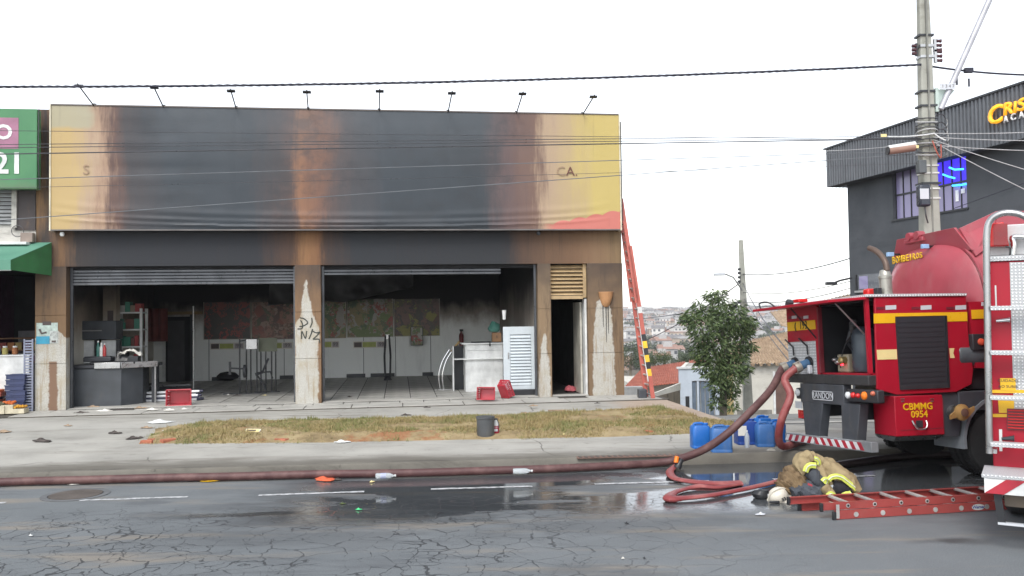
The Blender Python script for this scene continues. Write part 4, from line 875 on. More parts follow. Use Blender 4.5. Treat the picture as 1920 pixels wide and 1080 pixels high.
for k in range(3):
    q = fl('fruit_crate', ['bottom', 'middle', 'top'][k] + ' red and orange fruit crate behind the cream carton', 'crate', -1.25 + .03 * k, -.0 - .02, .264 + k * .16 + .0, group='fruit crates under the display counter'); boxo('body', paint('crate_red', (.3, .07, .04), .6) if k == 0 else bpy.data.materials['crate_red'], q, -.35, .3, -.2, .1, .002, .1, .006)
    boxo('goods', fruit if k != 1 else M_bc, q, -.32, .27, -.18, .08, .101, .145, .02)
# poster taped on the left pillar
(s0, z0), (s1, z1) = fx(70, 645), fx(110, 605)
q = fl('taped_poster', 'torn pale and blue poster taped on the left stone pillar', 'poster', 0, -.042, 0)
boxo('sheet', paint('pale_poster', (.42, .5, .45), .7, var=.4, scale=9), q, s0, s1, -.006, -.001, z0 + .12, z1, 0); boxo('heading', M_drk, q, s0 + .12, s1 - .13, -.009, -.0065, z1 - .05, z1 + .03); boxo('blue_panel', paint('blue_print', (.04, .28, .42), .6), q, s0 - .005, s1 - .16, -.0075, -.0062, z0, z0 + .16); boxo('panel', paint('grey_print', (.4, .42, .4), .6, var=.5, scale=14), q, s1 - .155, s1 + .0, -.0075, -.0062, z0 + .01, z0 + .27); boxo('mark', M_drk, q, s1 - .12, s1 - .035, -.0095, -.008, z0 + .03, z0 + .07)
MB().tube([(s0 + .06, -.008, z1 - .13), (s0 + .1, -.008, z1 - .22), (s0 + .2, -.008, z1 - .2)], .02, 6).build('figure', M_drk, q)
text('lines', 'AAAA', M_white, q, T(s0 + .12, -.0085, z0 + .05) @ TXZ, .05, .0005) if 0 else None
# graffiti on the middle pillar
gr = fl('graffiti_tag', 'black sprayed graffiti tag on the middle stone pillar', 'graffiti', 0, -.074, 0)
M_spray = paint('spray_paint', (.025, .03, .025), .6)
def stroke(pts):
    W = []
    for (a, b_) in pts: px, py = 380 + a * .2963, 470 + b_ * .2963; s, z = fx(px, py, -.07); W.append((s, 0, z))
    MB().tube(smoothpts(W, 5), .014, 6, flat=.25, upv=(0, 1, 0)).build('stroke', M_spray, gr)
stroke([(615, 425), (640, 430), (665, 455), (640, 475), (612, 480)]); stroke([(600, 495), (628, 492), (632, 465), (620, 440)]); stroke([(690, 425), (692, 455), (680, 487)])
stroke([(626, 558), (628, 510), (650, 555), (658, 508)]); stroke([(672, 560), (685, 530), (695, 495), (690, 520)]); stroke([(690, 505), (720, 520), (742, 515), (715, 545), (700, 560), (735, 560), (742, 585)])
# litter on the apron before the shop
rr = random.Random(21)
def crumple(sz, k):
    m = MB(); n = 13; vs = [(0, 0, .02 + sz * .1)]
    for r in range(1, 4):
        for j in range(n):
            a = 2 * math.pi * j / n; q = sz * .5 * r / 3 * (1 + .55 * mn.noise(Vector((math.cos(a) * 1.3 + k, math.sin(a) * 1.3, r * .2))))
            vs.append((q * math.cos(a), q * math.sin(a) * .55, .008 + sz * .16 * max(0, .35 + mn.noise(Vector((math.cos(a) * r * .8, math.sin(a) * r * .8 + k, 2)))) * (1.15 - r / 3)))
    fs = [(0, 1 + j, 1 + (j + 1) % n) for j in range(n)] + [(1 + r * n + j, 1 + r * n + (j + 1) % n, 1 + (r + 1) * n + (j + 1) % n, 1 + (r + 1) * n + j) for r in range(2) for j in range(n)]
    return m.add(vs, fs)
def scrap(px, py, lb, mat, sz, name='debris_scrap', cat='debris', grp=None, pav=False):
    p = walk(px, py); z0 = p.z
    if pav: pf = FAC.inverted() @ gnd(px, py, .262); p = FAC @ Vector((pf.x, pf.y, .262)); z0 = .264
    m = crumple(sz, rr.uniform(0, 9))
    o = m.build(name, mat, None, solid=.006); tag(o, lb, cat, grp); o.location = (p.x, p.y, z0); o.rotation_euler = (0, 0, rr.uniform(-.6, .6)); return o
M_char = paint('charred_scrap', (.06, .05, .045), .9, var=.5, scale=12); M_tan = paint('singed_board', (.3, .22, .15), .9, var=.4, scale=10)
scrap(175, 764, 'crumpled pale brown scrap before the checkout counter', M_tan, .3, pav=True); scrap(196, 772, 'flat pale board scrap on the pavement before the left doorway', M_paper, .4); scrap(222, 770, 'small heap of brown ash scraps before the left doorway', M_char, .25)
scrap(562, 756, 'white lump of plaster at the foot of the middle pillar', M_white, .12, pav=True); scrap(428, 741, 'tiny pale scrap on the floor before the entry gate', M_paper, .1, pav=True); scrap(497, 742, 'tiny yellow scrap on the floor right of the entry gate', M_pale, .12, pav=True)

for k_, (px, py, lb, mt, sz) in enumerate(((285, 769, 'pale splintered strip on the pavement before the light tubes', M_paper, .3), (318, 770, 'second pale splinter on the pavement before the light tubes', M_paper, .26), (345, 768, 'third pale splinter at the pavement edge right of the lone basket', M_paper, .2), (262, 766, 'tan crumpled packaging beside the light tube bundle', M_tan, .3), (150, 776, 'dark ash smear on the pavement before the checkout counter', M_char, .4), (505, 767, 'tiny dark cinder on the pavement left of the middle pillar', M_char, .12), (690, 766, 'tiny dark cinder on the pavement right of the middle pillar', M_char, .12), (800, 765, 'small grey flake on the pavement before the right doorway', M_char, .16), (1000, 762, 'brown flake of plaster before the narrow pillar', M_tan, .2), (1120, 757, 'dark flake on the pavement below the corner pillar', M_char, .14), (760, 779, 'dark twigs at the upper edge of the verge left of the bin', M_char, .2), (445, 742, 'dark flake on the shop floor before the entry gate', M_char, .2), (655, 745, 'dark flake on the tiles right of the middle pillar', M_char, .16))):
    scrap(px, py, lb, mt, sz, pav=py < 772)
# ================================================================ dark gym building on the right
_o = dep(1919, 400, 20.0); _q = dep(1590, 400, 26.6); _dv = Vector((_q.x - _o.x, _q.y - _o.y, 0)); GL = _dv.length; _dv.normalize()
GYM_YAW = math.atan2(-_dv.y, -_dv.x)                 # local x: from the far end towards the viewer's right
GYM = frame(_q.x, _q.y, 0, GYM_YAW)
def gx(px, py, off=0.0): p = onp(GYM, 1, off, px, py); return p.x, p.z
gym = thing('gym_building', 'dark grey two-storey building with a corrugated fascia and a lit sign', 'building', GYM)
M_gw = mat_concrete('dark_grey_wall', (.08, .086, .096), (.06, .066, .074), 1, False)
inn = 1 if (GYM.to_3x3() @ Vector((0, 1, 0))).dot(Vector((1, 0, 0))) > 0 else -1     # inward direction of the wall
def gbox(name, mat, par, x0, x1, d0, d1, z0, z1, bevel=0): return boxo(name, mat, par, x0, x1, min(inn * d0, inn * d1), max(inn * d0, inn * d1), z0, z1, bevel)
XE = GL + 4
(wx0, wz0), (wx1, wz1) = gx(1675, 414), gx(1811, 300); ws_z = gx(1740, 400)[1]
WZ0, WZ1 = gx(1700, 408)[1], gx(1700, 313)[1] - .02
gbox('wall', M_gw, gym, 0, XE, 0, .25, -5, WZ0); gbox('wall', M_gw, gym, 0, wx0, 0, .25, WZ0, WZ1); gbox('wall', M_gw, gym, wx1, XE, 0, .25, WZ0, WZ1); gbox('wall', M_gw, gym, 0, XE, 0, .25, WZ1, 6.2)
gbox('end_wall', M_gw, gym, 0, .25, .251, 9, -5, 6.2); gbox('roof', M_gw, gym, .0, XE, .251, 9, 6.0, 6.19)
# window with bars and panes
win = gbox('window', paint('room_dark', (.03, .03, .06), .6), gym, wx0 - .02, wx1 + .02, .5, .55, WZ0 - .1, WZ1 + .1)
M_pane = Gr('lilac_glass', .15); M_pane.color((.30, .27, .45)); M_pane = M_pane.mat
M_paneb = glow('blue_glow_pane', (.05, .03, .6), .75)  # blue glow of the room put into the panes as emission
n = 9; WW = (wx1 - wx0) / n; mid = WZ0 + (WZ1 - WZ0) * .5
for k in range(n):
    for (a, b, t) in ((WZ0, mid, 0), (mid, WZ1, 1)):
        gbox('pane', M_paneb if (t and k > 4) else M_pane, win, wx0 + k * WW + .02, wx0 + (k + 1) * WW - .02, .12, .13, a + .02, b - .02)
    gbox('bar', M_black, win, wx0 + k * WW - .015, wx0 + k * WW + .015, .1, .15, WZ0, WZ1)
gbox('frame', M_dark, win, wx0, wx1, .09, .16, mid - .025, mid + .025); gbox('sill', M_dark, win, wx0 - .05, wx1 + .05, -.03, .2, WZ0 - .05, WZ0 + .0)
# low window by the far corner
(a0, c0), (a1, c1) = gx(1609, 545), gx(1642, 513)
w2_ = gbox('window', paint('low_window_glass', (.14, .15, .17), .2), gym, a0, a1 + .5, -.012, -.002, c0, c1)
gbox('frame', M_black, w2_, a0 - .06, a0, -.05, -.002, c0, c1); gbox('pane', M_pane, w2_, a0 + .1, a0 + .5, -.03, -.013, c0 + .05, c1 - .05); gbox('sill', M_steel, w2_, a0 - .1, a1 + .5, -.06, -.002, c0 - .06, c0 - .002)
# neon figure inside the window
ne = thing('neon_sign', 'blue glowing neon figure inside the upper window', 'neon sign', GYM @ T(0, inn * .06, 0))
M_neon = glow('blue_neon', (.03, .25, 1.0), 2.6)
for pts in (((1780, 314), (1790, 318), (1806, 317)), ((1768, 327), (1778, 331), (1790, 334)), ((1786, 348), (1800, 347), (1812, 345))):
    MB().tube([(lambda q: (q[0], 0, q[1]))(gx(px, py, inn * .06)) for px, py in pts], .024, 8).build('tube', M_neon, ne, smooth=True)
pp = thing('window_notice', 'white paper notices stuck on the lit window', 'notice', GYM @ T(0, inn * .1, 0)); M_lit = paint('bright_paper', (.85, .85, .85), .8)
for (pa, pb) in (((1792, 378), (1797, 356)), ((1802, 363), (1809, 353))):
    (u0, v0), (u1, v1) = gx(*pa, inn * .1), gx(*pb, inn * .1); boxo('sheet', M_lit, pp, u0, u1, -.004, .004, v0, v1)
# corrugated fascia: one panel per sheet, ribs in the sheet
M_cor = paint('corrugated_grey', (.125, .133, .146), .4, .25, var=.12, dirt=(.05, .05, .055), dirt_amt=.5)
FO = -.45
tl, tr_ = gx(1549, 281, inn * FO), gx(1910, 160, inn * FO); bl, br_ = gx(1555, 350, inn * FO), gx(1910, 262, inn * FO)
FX0 = tl[0]; FX1 = XE + .3
sl_t = (tr_[1] - tl[1]) / (tr_[0] - tl[0]); sl_b = (br_[1] - bl[1]) / (br_[0] - bl[0])
def ztop(x): return tl[1] + sl_t * (x - tl[0])
def zbot(x): return bl[1] + sl_b * (x - bl[0])
def gq(a, b, d0, d1, za, zb): return [(a, inn * d0, za), (a, inn * d1, za), (b, inn * d1, zb), (b, inn * d0, zb)]
fas = MB().hexa(gq(FX0, FX1, FO + .01, -.002, zbot(FX0) + .02, zbot(FX1) + .02), gq(FX0, FX1, FO + .01, -.002, zbot(FX0) + .05, zbot(FX1) + .05)).build('fascia', M_gw, gym)
x = FX0; 
while x < FX1 - .2:
    w_ = min(1.0, FX1 - x); m = MB(); pts = []; k = x
    nr = max(2, int(round(w_ / .125)))
    for r in range(nr):
        s0 = x + r * w_ / nr; q = w_ / nr
        pts += [(s0, 0), (s0 + q * .45, 0), (s0 + q * .55, -.035), (s0 + q * .9, -.035)]
    pts.append((x + w_ - .006, 0))
    vs = []
    for (u, d) in pts: vs += [(u, inn * (FO + d), zbot(u)), (u, inn * (FO + d), ztop(u))]
    m.add(vs, [(2*i, 2*i+2, 2*i+3, 2*i+1) for i in range(len(pts) - 1)]); m.build('cladding_sheet', M_cor, fas, solid=.006)
    x += w_
# return of the fascia round the far end, soffit and capping
m = MB(); pts = []
for r in range(40):
    s0 = FO + r * .125; pts += [(0, s0), (0, s0 + .056), (-.035, s0 + .07), (-.035, s0 + .11)]
vs = []
for (u, d) in pts: vs += [(FX0 + u - .01, inn * d, zbot(FX0)), (FX0 + u - .01, inn * d, ztop(FX0))]
m.add(vs, [(2*i, 2*i+2, 2*i+3, 2*i+1) for i in range(len(pts) - 1)]); m.build('cladding_sheet', M_cor, fas, solid=.006)
MB().hexa(gq(FX0 - .06, FX1, FO - .07, FO + .1, ztop(FX0) + .002, ztop(FX1) + .002), gq(FX0 - .06, FX1, FO - .07, FO + .1, ztop(FX0) + .05, ztop(FX1) + .05)).build('capping', M_dark, fas)
# raised sign letters
lt = thing('gym_sign', 'orange raised letters over small white letters on the corrugated fascia', 'sign letters', GYM @ T(0, inn * (FO - .05), 0))
g = Gr('orange_letter_face', .4); g.color((.9, .4, .02)); g.set('Emission Color', (1, .42, .02)); g.set('Emission Strength', .35); M_olet = g.mat
def gletter(ch, x0, x1, y0, y1, mat, ext, sh=.12):
    (a, za), (b, zb) = gx(x0, y1, inn * (FO - .06)), gx(x1, (y0 + y1) / 2, inn * (FO - .06)); zt = gx(x0, y0, inn * (FO - .06))[1]
    B = Matrix(((1, 0, 0, 0), (0, 0, -inn, -.03 * inn), (sl_t, 1, 0, -a * sl_t), (0, 0, 0, 1))); fit_text('letter', ch, mat, lt, B, a, b, za, zt, ext, sh)
for q_ in (('C', 1857, 1884.5, 201, 236), ('R', 1885.5, 1903, 194, 217), ('I', 1904.5, 1909, 191, 212), ('S', 1910.5, 1930, 187, 210)): gletter(*q_, M_olet, .05)
for q_ in (('A', 1884.5, 1893, 218, 231), ('C', 1898, 1907, 214, 227), ('A', 1913, 1923, 210, 223)): gletter(*q_, M_lit, .03, 0)
# ================================================================ utility poles
M_pole = mat_concrete('pole_concrete', (.33, .33, .29), (.2, .19, .16), 2, False)
PB = dep(1743, 430, 13.3); PX, PY = PB.x, 13.3
pole = thing('utility_pole', 'tall concrete utility pole beside the red tank truck, wrapped in cable bands', 'utility pole', T(PX, PY, 0))
def hexq(w0, w1, z0, z1, dx=0, dy=0, asp=.8): 
    a, b = w0 / 2, w1 / 2
    return [(-a+dx, -a*asp+dy, z0), (a+dx, -a*asp+dy, z0), (a+dx, a*asp+dy, z0), (-a+dx, a*asp+dy, z0)], [(-b+dx, -b*asp+dy, z1), (b+dx, -b*asp+dy, z1), (b+dx, b*asp+dy, z1), (-b+dx, b*asp+dy, z1)]
def pw(z): return .36 - .0285 * z
MB().hexa(*hexq(pw(0), pw(9.5), -.3, 9.5)).build('shaft', M_pole, pole, bevel=.02)
boxo('recess_shade', paint('recess_shade_paint', (.2, .2, .18), .9), pole, -.012, .012, -pw(4) * .4 - .012, -pw(4) * .4 + .03, .5, 9.0)  # thin dark strip: the shade of a pole recess, painted on
def zpx(py, px=1743): return dep(px, py, PY).z
M_band = paint('pale_strap', (.55, .55, .52), .5)
for k, py in enumerate((312, 326, 355, 373)):
    z = zpx(py); w_ = pw(z) / 2 + .006; boxo('strap', M_band, pole, -w_, w_, -w_ * .84, w_ * .84, z - .012, z + .012)
for py in (68, 173, 200, 345):
    z = zpx(py); w_ = pw(z) / 2 + .008; boxo('clamp', M_dark, pole, -w_ - .02, w_ + .02, -w_ * .9, w_ * .9, z - .015, z + .015)
for py, dx in ((88, 1), (108, 1)):
    z = zpx(py); w_ = pw(z) / 2; boxo('clamp', M_steel, pole, -w_ - .01, w_ + .02, -w_ * .95, w_ * .9, z - .02, z + .02)
    rk = boxo('insulator_rack', M_steel, pole, w_ + .021, w_ + .06, -.09, -.05, z - .1, z + .1)
    for dz in (-.07, 0, .07): MB().lathe([(.0, -.05), (.03, -.04), (.022, 0), (.03, .04), (0, .05)], 10, T(w_ + .1, -.07, z + dz) @ Matrix.Rotation(math.pi/2, 4, 'Y')).build('insulator', paint('brown_insulator', (.06, .02, .025), .3), rk, smooth=True)
z = zpx(93); w_ = pw(z) / 2
rk = boxo('insulator_rack', M_dark, pole, -w_ - .05, -w_ - .02, -.02, .02, z - .1, z + .1)
for dz in (-.06, 0, .06): MB().lathe([(.0, -.04), (.028, -.03), (.028, .03), (0, .04)], 10, T(-w_ - .07, 0, z + dz) @ Matrix.Rotation(math.pi/2, 4, 'Y')).build('insulator', bpy.data.materials['brown_insulator'], rk, smooth=True)
# wound cable mass below the lamp bracket
M_pc = paint('pale_cable', (.42, .42, .42), .5)
rr = random.Random(13)
for k in range(11):
    z = zpx(222) - k * .058 + rr.uniform(-.01, .01); w_ = pw(z) / 2 + .02; dz = rr.uniform(-.05, .05)
    loop = [(w_ * 1.25 * math.cos(a * .42), w_ * 1.05 * math.sin(a * .42), z + dz * math.sin(a * .42)) for a in range(16)]
    MB().tube(loop, .010, 5).build('wound_cable', M_pc if k % 3 == 1 else M_cable, pole)
# coils hanging on the right of the pole
for k in range(5):
    z = zpx(230) - k * .12; c0 = pw(z) / 2 + .08; r0 = rr.uniform(.07, .12)
    MB().tube([(c0 + r0 * math.cos(a * .33), -.06 + .02 * math.sin(a), z + r0 * math.sin(a * .33)) for a in range(20)], .009, 5).build('cable_loop', M_cable, pole)
# boxes and joint cases on the pole
z = zpx(370); q = boxo('meter_box', paint('meter_case', (.03, .035, .05), .3), pole, -.27, -.09, -.27, -.13, z - .17, z + .17, .03); boxo('label_plate', M_refl, q, -.265, -.13, -.276, -.271, z - .06, z + .1)
boxo('box', paint('grey_box', (.085, .095, .1), .5), pole, -.24, -.12, -.22, -.1, zpx(328), zpx(304), .008)
MB().tube(smoothpts([(-.16, -.2, zpx(388)), (-.15, -.2, zpx(405)), (-.1, -.16, zpx(420))], 4), .012, 6).build('conduit', M_cable, pole)
MB().tube(smoothpts([(.0, -.17, zpx(268)), (.05, -.2, zpx(290)), (.11, -.2, zpx(300)), (.13, -.17, zpx(275))], 5), .01, 6).build('red_lead', paint('red_lead', (.35, .08, .05), .5), pole)
jc = thing('splice_case', 'brown and white cable joint case hanging left of the pole', 'cable joint', T(*dep(1690, 280, PY - .25)))
MB().tube([(-.2, 0, -.02), (.2, 0, .03)], .062, 12).build('case', paint('brown_case', (.27, .16, .12), .5), jc, smooth=True); MB().tube([(-.205, -.01, .015), (.21, -.01, .075)], .045, 10).build('cover', M_white, jc, smooth=True); MB().lathe([(.064, 0), (.064, .02)], 12, T(-.2, 0, -.02) @ Matrix.Rotation(-math.pi/2, 4, 'Y')).build('end_cap', M_black, jc)
tgx = thing('cable_tag', 'small cream tag on a cable beside the dark fascia', 'tag', T(*dep(1657, 254, PY - .2))); boxo('plate', M_pale, tgx, -.045, .045, -.004, .004, -.022, .022)
tg2 = thing('cable_tag', 'small cream tag just left of the pole under the white cable', 'tag', T(*dep(1717, 275, PY - .3))); boxo('plate', M_pale, tg2, -.045, .045, -.004, .004, -.022, .022)
# street light arm with its bracket
z0 = zpx(205); br0 = boxo('lamp_bracket', paint('green_bracket', (.42, .5, .46), .4), pole, pw(z0)/2 + .002, pw(z0)/2 + .05, -.1, -.05, zpx(212), zpx(168))
MB().prism([(pw(z0)/2 + .051, zpx(170)), (.42, zpx(172)), (pw(z0)/2 + .051, zpx(206))], 1, -.08, -.07).build('gusset', bpy.data.materials['green_bracket'], br0)
la = thing('street_lamp', 'long slanting lamp arm clamped to the utility pole, its top beyond the picture', 'street lamp', T(PX, PY - .1, zpx(208)))
p0 = Vector((pw(z0)/2 + .07, 0, 0)); e0 = dep(1855, 0, PY - .1); p1 = Vector((e0.x - PX, 0, e0.z - zpx(208))); d_ = (p1 - p0).normalized()
MB().tube([p0, p1, p1 + d_ * .8, p1 + d_ * 1.2 + Vector((.25, 0, -.05))], .045, 12).build('arm', paint('lamp_arm_grey', (.42, .42, .45), .4, .3), la, smooth=True)
boxo('lamp_head', M_steel, la, p1.x + d_.x * 1.2 + .2, p1.x + d_.x * 1.2 + .8, -.12, .12, p1.z + d_.z * 1.2 - .1, p1.z + d_.z * 1.2 + .02, .03)
npz = dep(1774, 163, PY - .1); npl = boxo('number_plate', M_refl, la, npz.x - PX - .12, npz.x - PX + .12, -.06, -.05, npz.z - zpx(208) - .05, npz.z - zpx(208) + .04)
text('figures', '1 3 4 7', M_drk, npl, T(npz.x - PX, -.061, npz.z - zpx(208) - .005) @ TXZ, .07, .001)
# ---------------------------------------------------------------- cables
def cable(lb, a, b, r=.007, sag=.1, mat=None, n=20, grp='overhead cables on the utility pole', name='overhead_cable'):
    a, b = Vector(a), Vector(b)
    P_ = [a.lerp(b, i / n) - Vector((0, 0, 4 * sag * (i / n) * (1 - i / n))) for i in range(n + 1)]
    m = MB(); m.tube([p - a for p in P_], r, 5); o = m.build(name, mat or M_cable, None, smooth=True); o.location = a; return tag(o, lb, 'cable', grp)
def wire(lb, pl, pr, dl=12.25, dr=PY - .15, ext=1.6, r=.007, sag=.0, mat=None):
    a, b = dep(*pl, dl), dep(*pr, dr); a2 = b + (a - b) * ext; return cable(lb, a2, b, r, sag, mat)
# heavy twisted cable across the sky
a, b = dep(0, 140, 12.26), dep(1727, 121, PY - .1); a2 = b + (a - b) * 1.5
P_ = [a2.lerp(b, i / 60) - Vector((0, 0, 4 * .20 * (i / 60) * (1 - i / 60))) for i in range(61)]
o = None
for ph in (0, math.pi):
    pass
m = MB()
def twist(ph): return [p - a2 + Vector((0, math.cos(i * 1.9 + ph) * .01, math.sin(i * 1.9 + ph) * .012)) for i, p in enumerate(smoothpts(P_, 3))]
tw = thing('twisted_cable', 'thick twisted black cable crossing the white sky', 'cable', T(*a2), 'overhead cables on the utility pole')
M_navy = paint('black_cable', (.02, .02, .035), .5)
for ph in (0, 2.1, 4.2): MB().tube(twist(ph), .0105, 5).build('strand', M_navy, tw)
cable('black cable running on to the right from the pole across the sky', dep(1730, 122, PY), dep(1960, 141, PY + .3), .016, .04, M_navy)
ca = thing('cable_clamp', 'dark clamp block on the cable right of the lamp arm', 'clamp', T(*dep(1816, 132, PY + .1))); boxo('body', M_navy, ca, -.07, .07, -.03, .03, -.04, .04, .01)
for dx, dz in ((-.19, -.1), (.0, -.13)): boxo('drop_lead', M_navy, ca, dx - .012, dx + .012, -.01, .01, dz - .13, dz)
wire('thinnest dark cable along the upper part of the banner', (0, 245), (1727, 262), r=.004)
wire('upper dark cable of the close pair across the banner', (0, 271), (1727, 255), r=.0055); wire('lower dark cable of the close pair across the banner', (0, 277), (1727, 259), r=.0055)
wire('thickest dark cable across the banner below the close pair', (0, 289), (1727, 260), r=.009)
M_wire = paint('dull_grey_wire', (.13, .14, .15), .6)
wire('grey cable climbing gently across the middle of the banner', (0, 337), (1727, 283), r=.006, mat=M_wire); wire('grey cable slanting up across the lower part of the banner', (0, 413), (1727, 288), r=.0065, mat=M_wire)
wire('thin grey cable across the banner behind the scorched letters', (0, 345), (1727, 306), r=.003, sag=.06)
wr = [(1980, 240, 'topmost'), (1980, 283, 'second'), (1980, 297, 'third'), (1980, 282, 'fourth')]
for k, (y0, y1, lb) in enumerate(((250, 246, 'pale cable leaving the pole to the right, highest of the fan'), (257, 262, 'pale cable of the fan leaving the pole almost level'), (272, 281, 'pale cable sagging right before the dark eave'), (266, 360, 'pale cable dropping steeply right from the pole past the window'), (262, 320, 'pale cable dropping right from the pole across the dark wall'))):
    cable(lb, dep(1750, y0, PY - .1), dep(1990, y1 + (y1 - y0) * .3, PY - 1.0), .006, .02, M_pc)
cable('dark cable rising to the right across the dark wall below the window', dep(1785, 392, 17), dep(1990, 318, 15), .007, .0, M_navy)
cable('white ribbed cable with ties running left from the pole', dep(1664, 256, PY - .2), dep(1752, 250, PY - .2), .010, .02, M_white); cable('white loose cable end at the right of the pole', dep(1752, 250, PY - .2), dep(1774, 263, PY - .25), .010, .015, M_white)
cable('grey cable from the splice case across the fascia to the left', dep(1550, 283, PY + 1), dep(1725, 268, PY - .15), .005, .02, M_pc)
# second, farther pole
F2 = dep(1403, 765, 38.0); far = thing('utility_pole', 'weathered thinner utility pole standing by the tree on the falling street', 'utility pole', T(F2.x, 38, F2.z))
H2 = dep(1389, 450, 38).z - F2.z; lean = dep(1389, 450, 38).x - F2.x
MB().hexa([(-.2, -.15, -.3), (.2, -.15, -.3), (.2, .15, -.3), (-.2, .15, -.3)], [(-.09 + lean, -.08, H2), (.09 + lean, -.08, H2), (.09 + lean, .08, H2), (-.09 + lean, .08, H2)]).build('shaft', M_pole, far, bevel=.02)
def f2(px, py): p = dep(px, py, 37.7); return Vector((p.x - F2.x, -.3, p.z - F2.z))
MB().tube([f2(1392, 545), f2(1375, 520), f2(1360, 514)], .035, 6).build('lamp_arm', M_steel, far); q = f2(1343, 514); boxo('lamp_head', M_refl, far, q.x - .12, q.x + .38, -.38, -.22, q.z - .07, q.z + .05, .02)
for py in (505, 512, 520, 528, 567): q = f2(1386, py); MB().lathe([(0, -.06), (.07, -.05), (.07, .05), (0, .06)], 8, T(q.x, q.y, q.z)).build('insulator', M_dark, far)
q = f2(1380, 572); MB().tube([f2(1368, 577), f2(1382, 570)], .12, 8).build('joint_case', M_black, far, smooth=True)
for k, (a_, b_, lb) in enumerate((((1392, 514), (1595, 484), 'long dark cable from the far pole up to the dark building'), ((1392, 548), (1595, 527), 'upper thin cable between far pole and dark building'), ((1392, 566), (1595, 540), 'thin cable from the far pole sagging to the dark building'), ((1394, 572), (1595, 552), 'lowest thin cable between far pole and dark building'))):
    cable(lb, dep(*a_, 38), dep(*b_, 27), .02 if k == 0 else .012, .2, M_navy, grp='cables of the far pole')
cable('dark cable dropping from the far pole towards the tank truck', dep(1393, 530, 38), dep(1480, 660, 16), .014, .2, M_navy, grp='cables of the far pole'); cable('thin cable dropping from the far pole past the tiled roof', dep(1396, 560, 38), dep(1478, 675, 20), .012, .1, M_navy, grp='cables of the far pole')
cable('cable running down left from the far pole over the hillside', dep(1388, 530, 38), dep(1180, 650, 60), .025, .3, M_navy, grp='cables of the far pole'); cable('faint cable running left from the far pole above the skyline', dep(1388, 568, 38), dep(1100, 600, 70), .02, .3, M_navy, grp='cables of the far pole')
lf = thing('street_lamp', 'small street lamp reaching out from the dark building above the open flap', 'street lamp', T(*dep(1595, 527, 26.5)))
def l2(px, py): return dep(px, py, 26.4) - dep(1595, 527, 26.5)
MB().tube([l2(1597, 521), l2(1575, 526), l2(1565, 530)], .03, 6).build('arm', M_dark, lf); q = l2(1556, 532); boxo('lamp_head', M_dark, lf, q.x - .12, q.x + .2, q.y - .1, q.y + .1, q.z - .04, q.z + .06, .02)
# ================================================================ tree by the far pole
TB = dep(1356, 776, 36.0); tree = thing('street_tree', 'leafy dark green street tree before the blue-grey garage', 'tree', T(TB.x, 36, TB.z))
M_bark = paint('grey_bark', (.16, .14, .11), .95, bump=.6, fine=20)
def t2(px, py, dy=0): p = dep(px, py, 36.0 + dy); return Vector((p.x - TB.x, dy, p.z - TB.z))
MB().tube(smoothpts([(0, 0, -.2), t2(1356, 745), t2(1357, 710), t2(1362, 660), t2(1352, 610)], 4), [.16] * 5 + [.15, .14, .13, .12, .12, .11, .1, .1, .09, .08, .07, .06][:12], 9).build('trunk', M_bark, tree, smooth=True)
for pts in (((1358, 700), (1335, 650), (1308, 610)), ((1360, 690), (1385, 650), (1400, 630)), ((1358, 660), (1340, 600), (1335, 565)), ((1360, 650), (1372, 600), (1368, 570))):
    MB().tube(smoothpts([t2(*pts[0]), t2(*pts[1], .2), t2(*pts[2], -.2)], 4), [.08, .075, .07, .06, .05, .045, .04, .03, .02], 6).build('limb', M_bark, tree)
def leaf_mat(name, a, b, c):
    g = Gr(name, .55, 0, .35); n = g.noise(1.6, 3); f = g.noise(9, 2); g.color(g.mix(g.smooth(f, .45, .7), g.mix(g.smooth(n, .4, .6), a, b), c)); return g.mat
M_leaf = leaf_mat('glossy_leaves', (.048, .08, .03), (.08, .125, .045), (.16, .2, .08))
def crown(clumps, nper, ls, lw, seed, par, mat, name='crown', droop=.5):
    r_ = random.Random(seed); V_ = []; F_ = []
    for (cx, cy, cz, R_) in clumps:
        for _ in range(int(nper * R_ * R_)):
            while True:
                d = Vector((r_.uniform(-1, 1), r_.uniform(-1, 1), r_.uniform(-1, 1)))
                if .05 < d.length < 1: break
            d = d.normalized() * (d.length ** .45) * R_ * r_.uniform(.7, 1.3)
            c = Vector((cx, cy, cz)) + d; a = Vector((d.x + r_.uniform(-.6, .6) * R_, d.y + r_.uniform(-.6, .6) * R_, d.z * .3 - droop * R_)).normalized()
            s_ = a.cross(Vector((r_.uniform(-1, 1), r_.uniform(-1, 1), r_.uniform(.2, 1)))).normalized()
            L = ls * r_.uniform(.6, 1.2); W_ = lw * r_.uniform(.7, 1.2); b = len(V_)
            V_ += [c, c + a * L * .45 + s_ * W_, c + a * L, c + a * L * .45 - s_ * W_]; F_.append((b, b + 1, b + 2, b + 3))
    me = bpy.data.meshes.new(name); me.from_pydata([tuple(v) for v in V_], [], F_); me.materials.append(mat)
    o = bpy.data.objects.new(name, me); COL.objects.link(o); o.parent = par; return o
cl = [(*t2(1346, 575, 0), .55), (*t2(1330, 585, .2), .5), (*t2(1365, 590, -.2), .6), (*t2(1300, 600, 0), .42), (*t2(1322, 612, -.3), .65), (*t2(1355, 620, .3), .8), (*t2(1385, 610, 0), .55), (*t2(1395, 640, 0), .5), (*t2(1345, 650, -.2), .75), (*t2(1375, 660, .2), .65), (*t2(1320, 640, .2), .5),
      (*t2(1340, 690, -.2), .6), (*t2(1368, 700, -.2), .55), (*t2(1322, 690, .1), .42), (*t2(1352, 725, -.3), .5), (*t2(1366, 738, 0), .38), (*t2(1340, 560, 0), .35), (*t2(1290, 592, 0), .25), (*t2(1347, 752, -.2), .3), (*t2(1402, 612, 0), .35)]
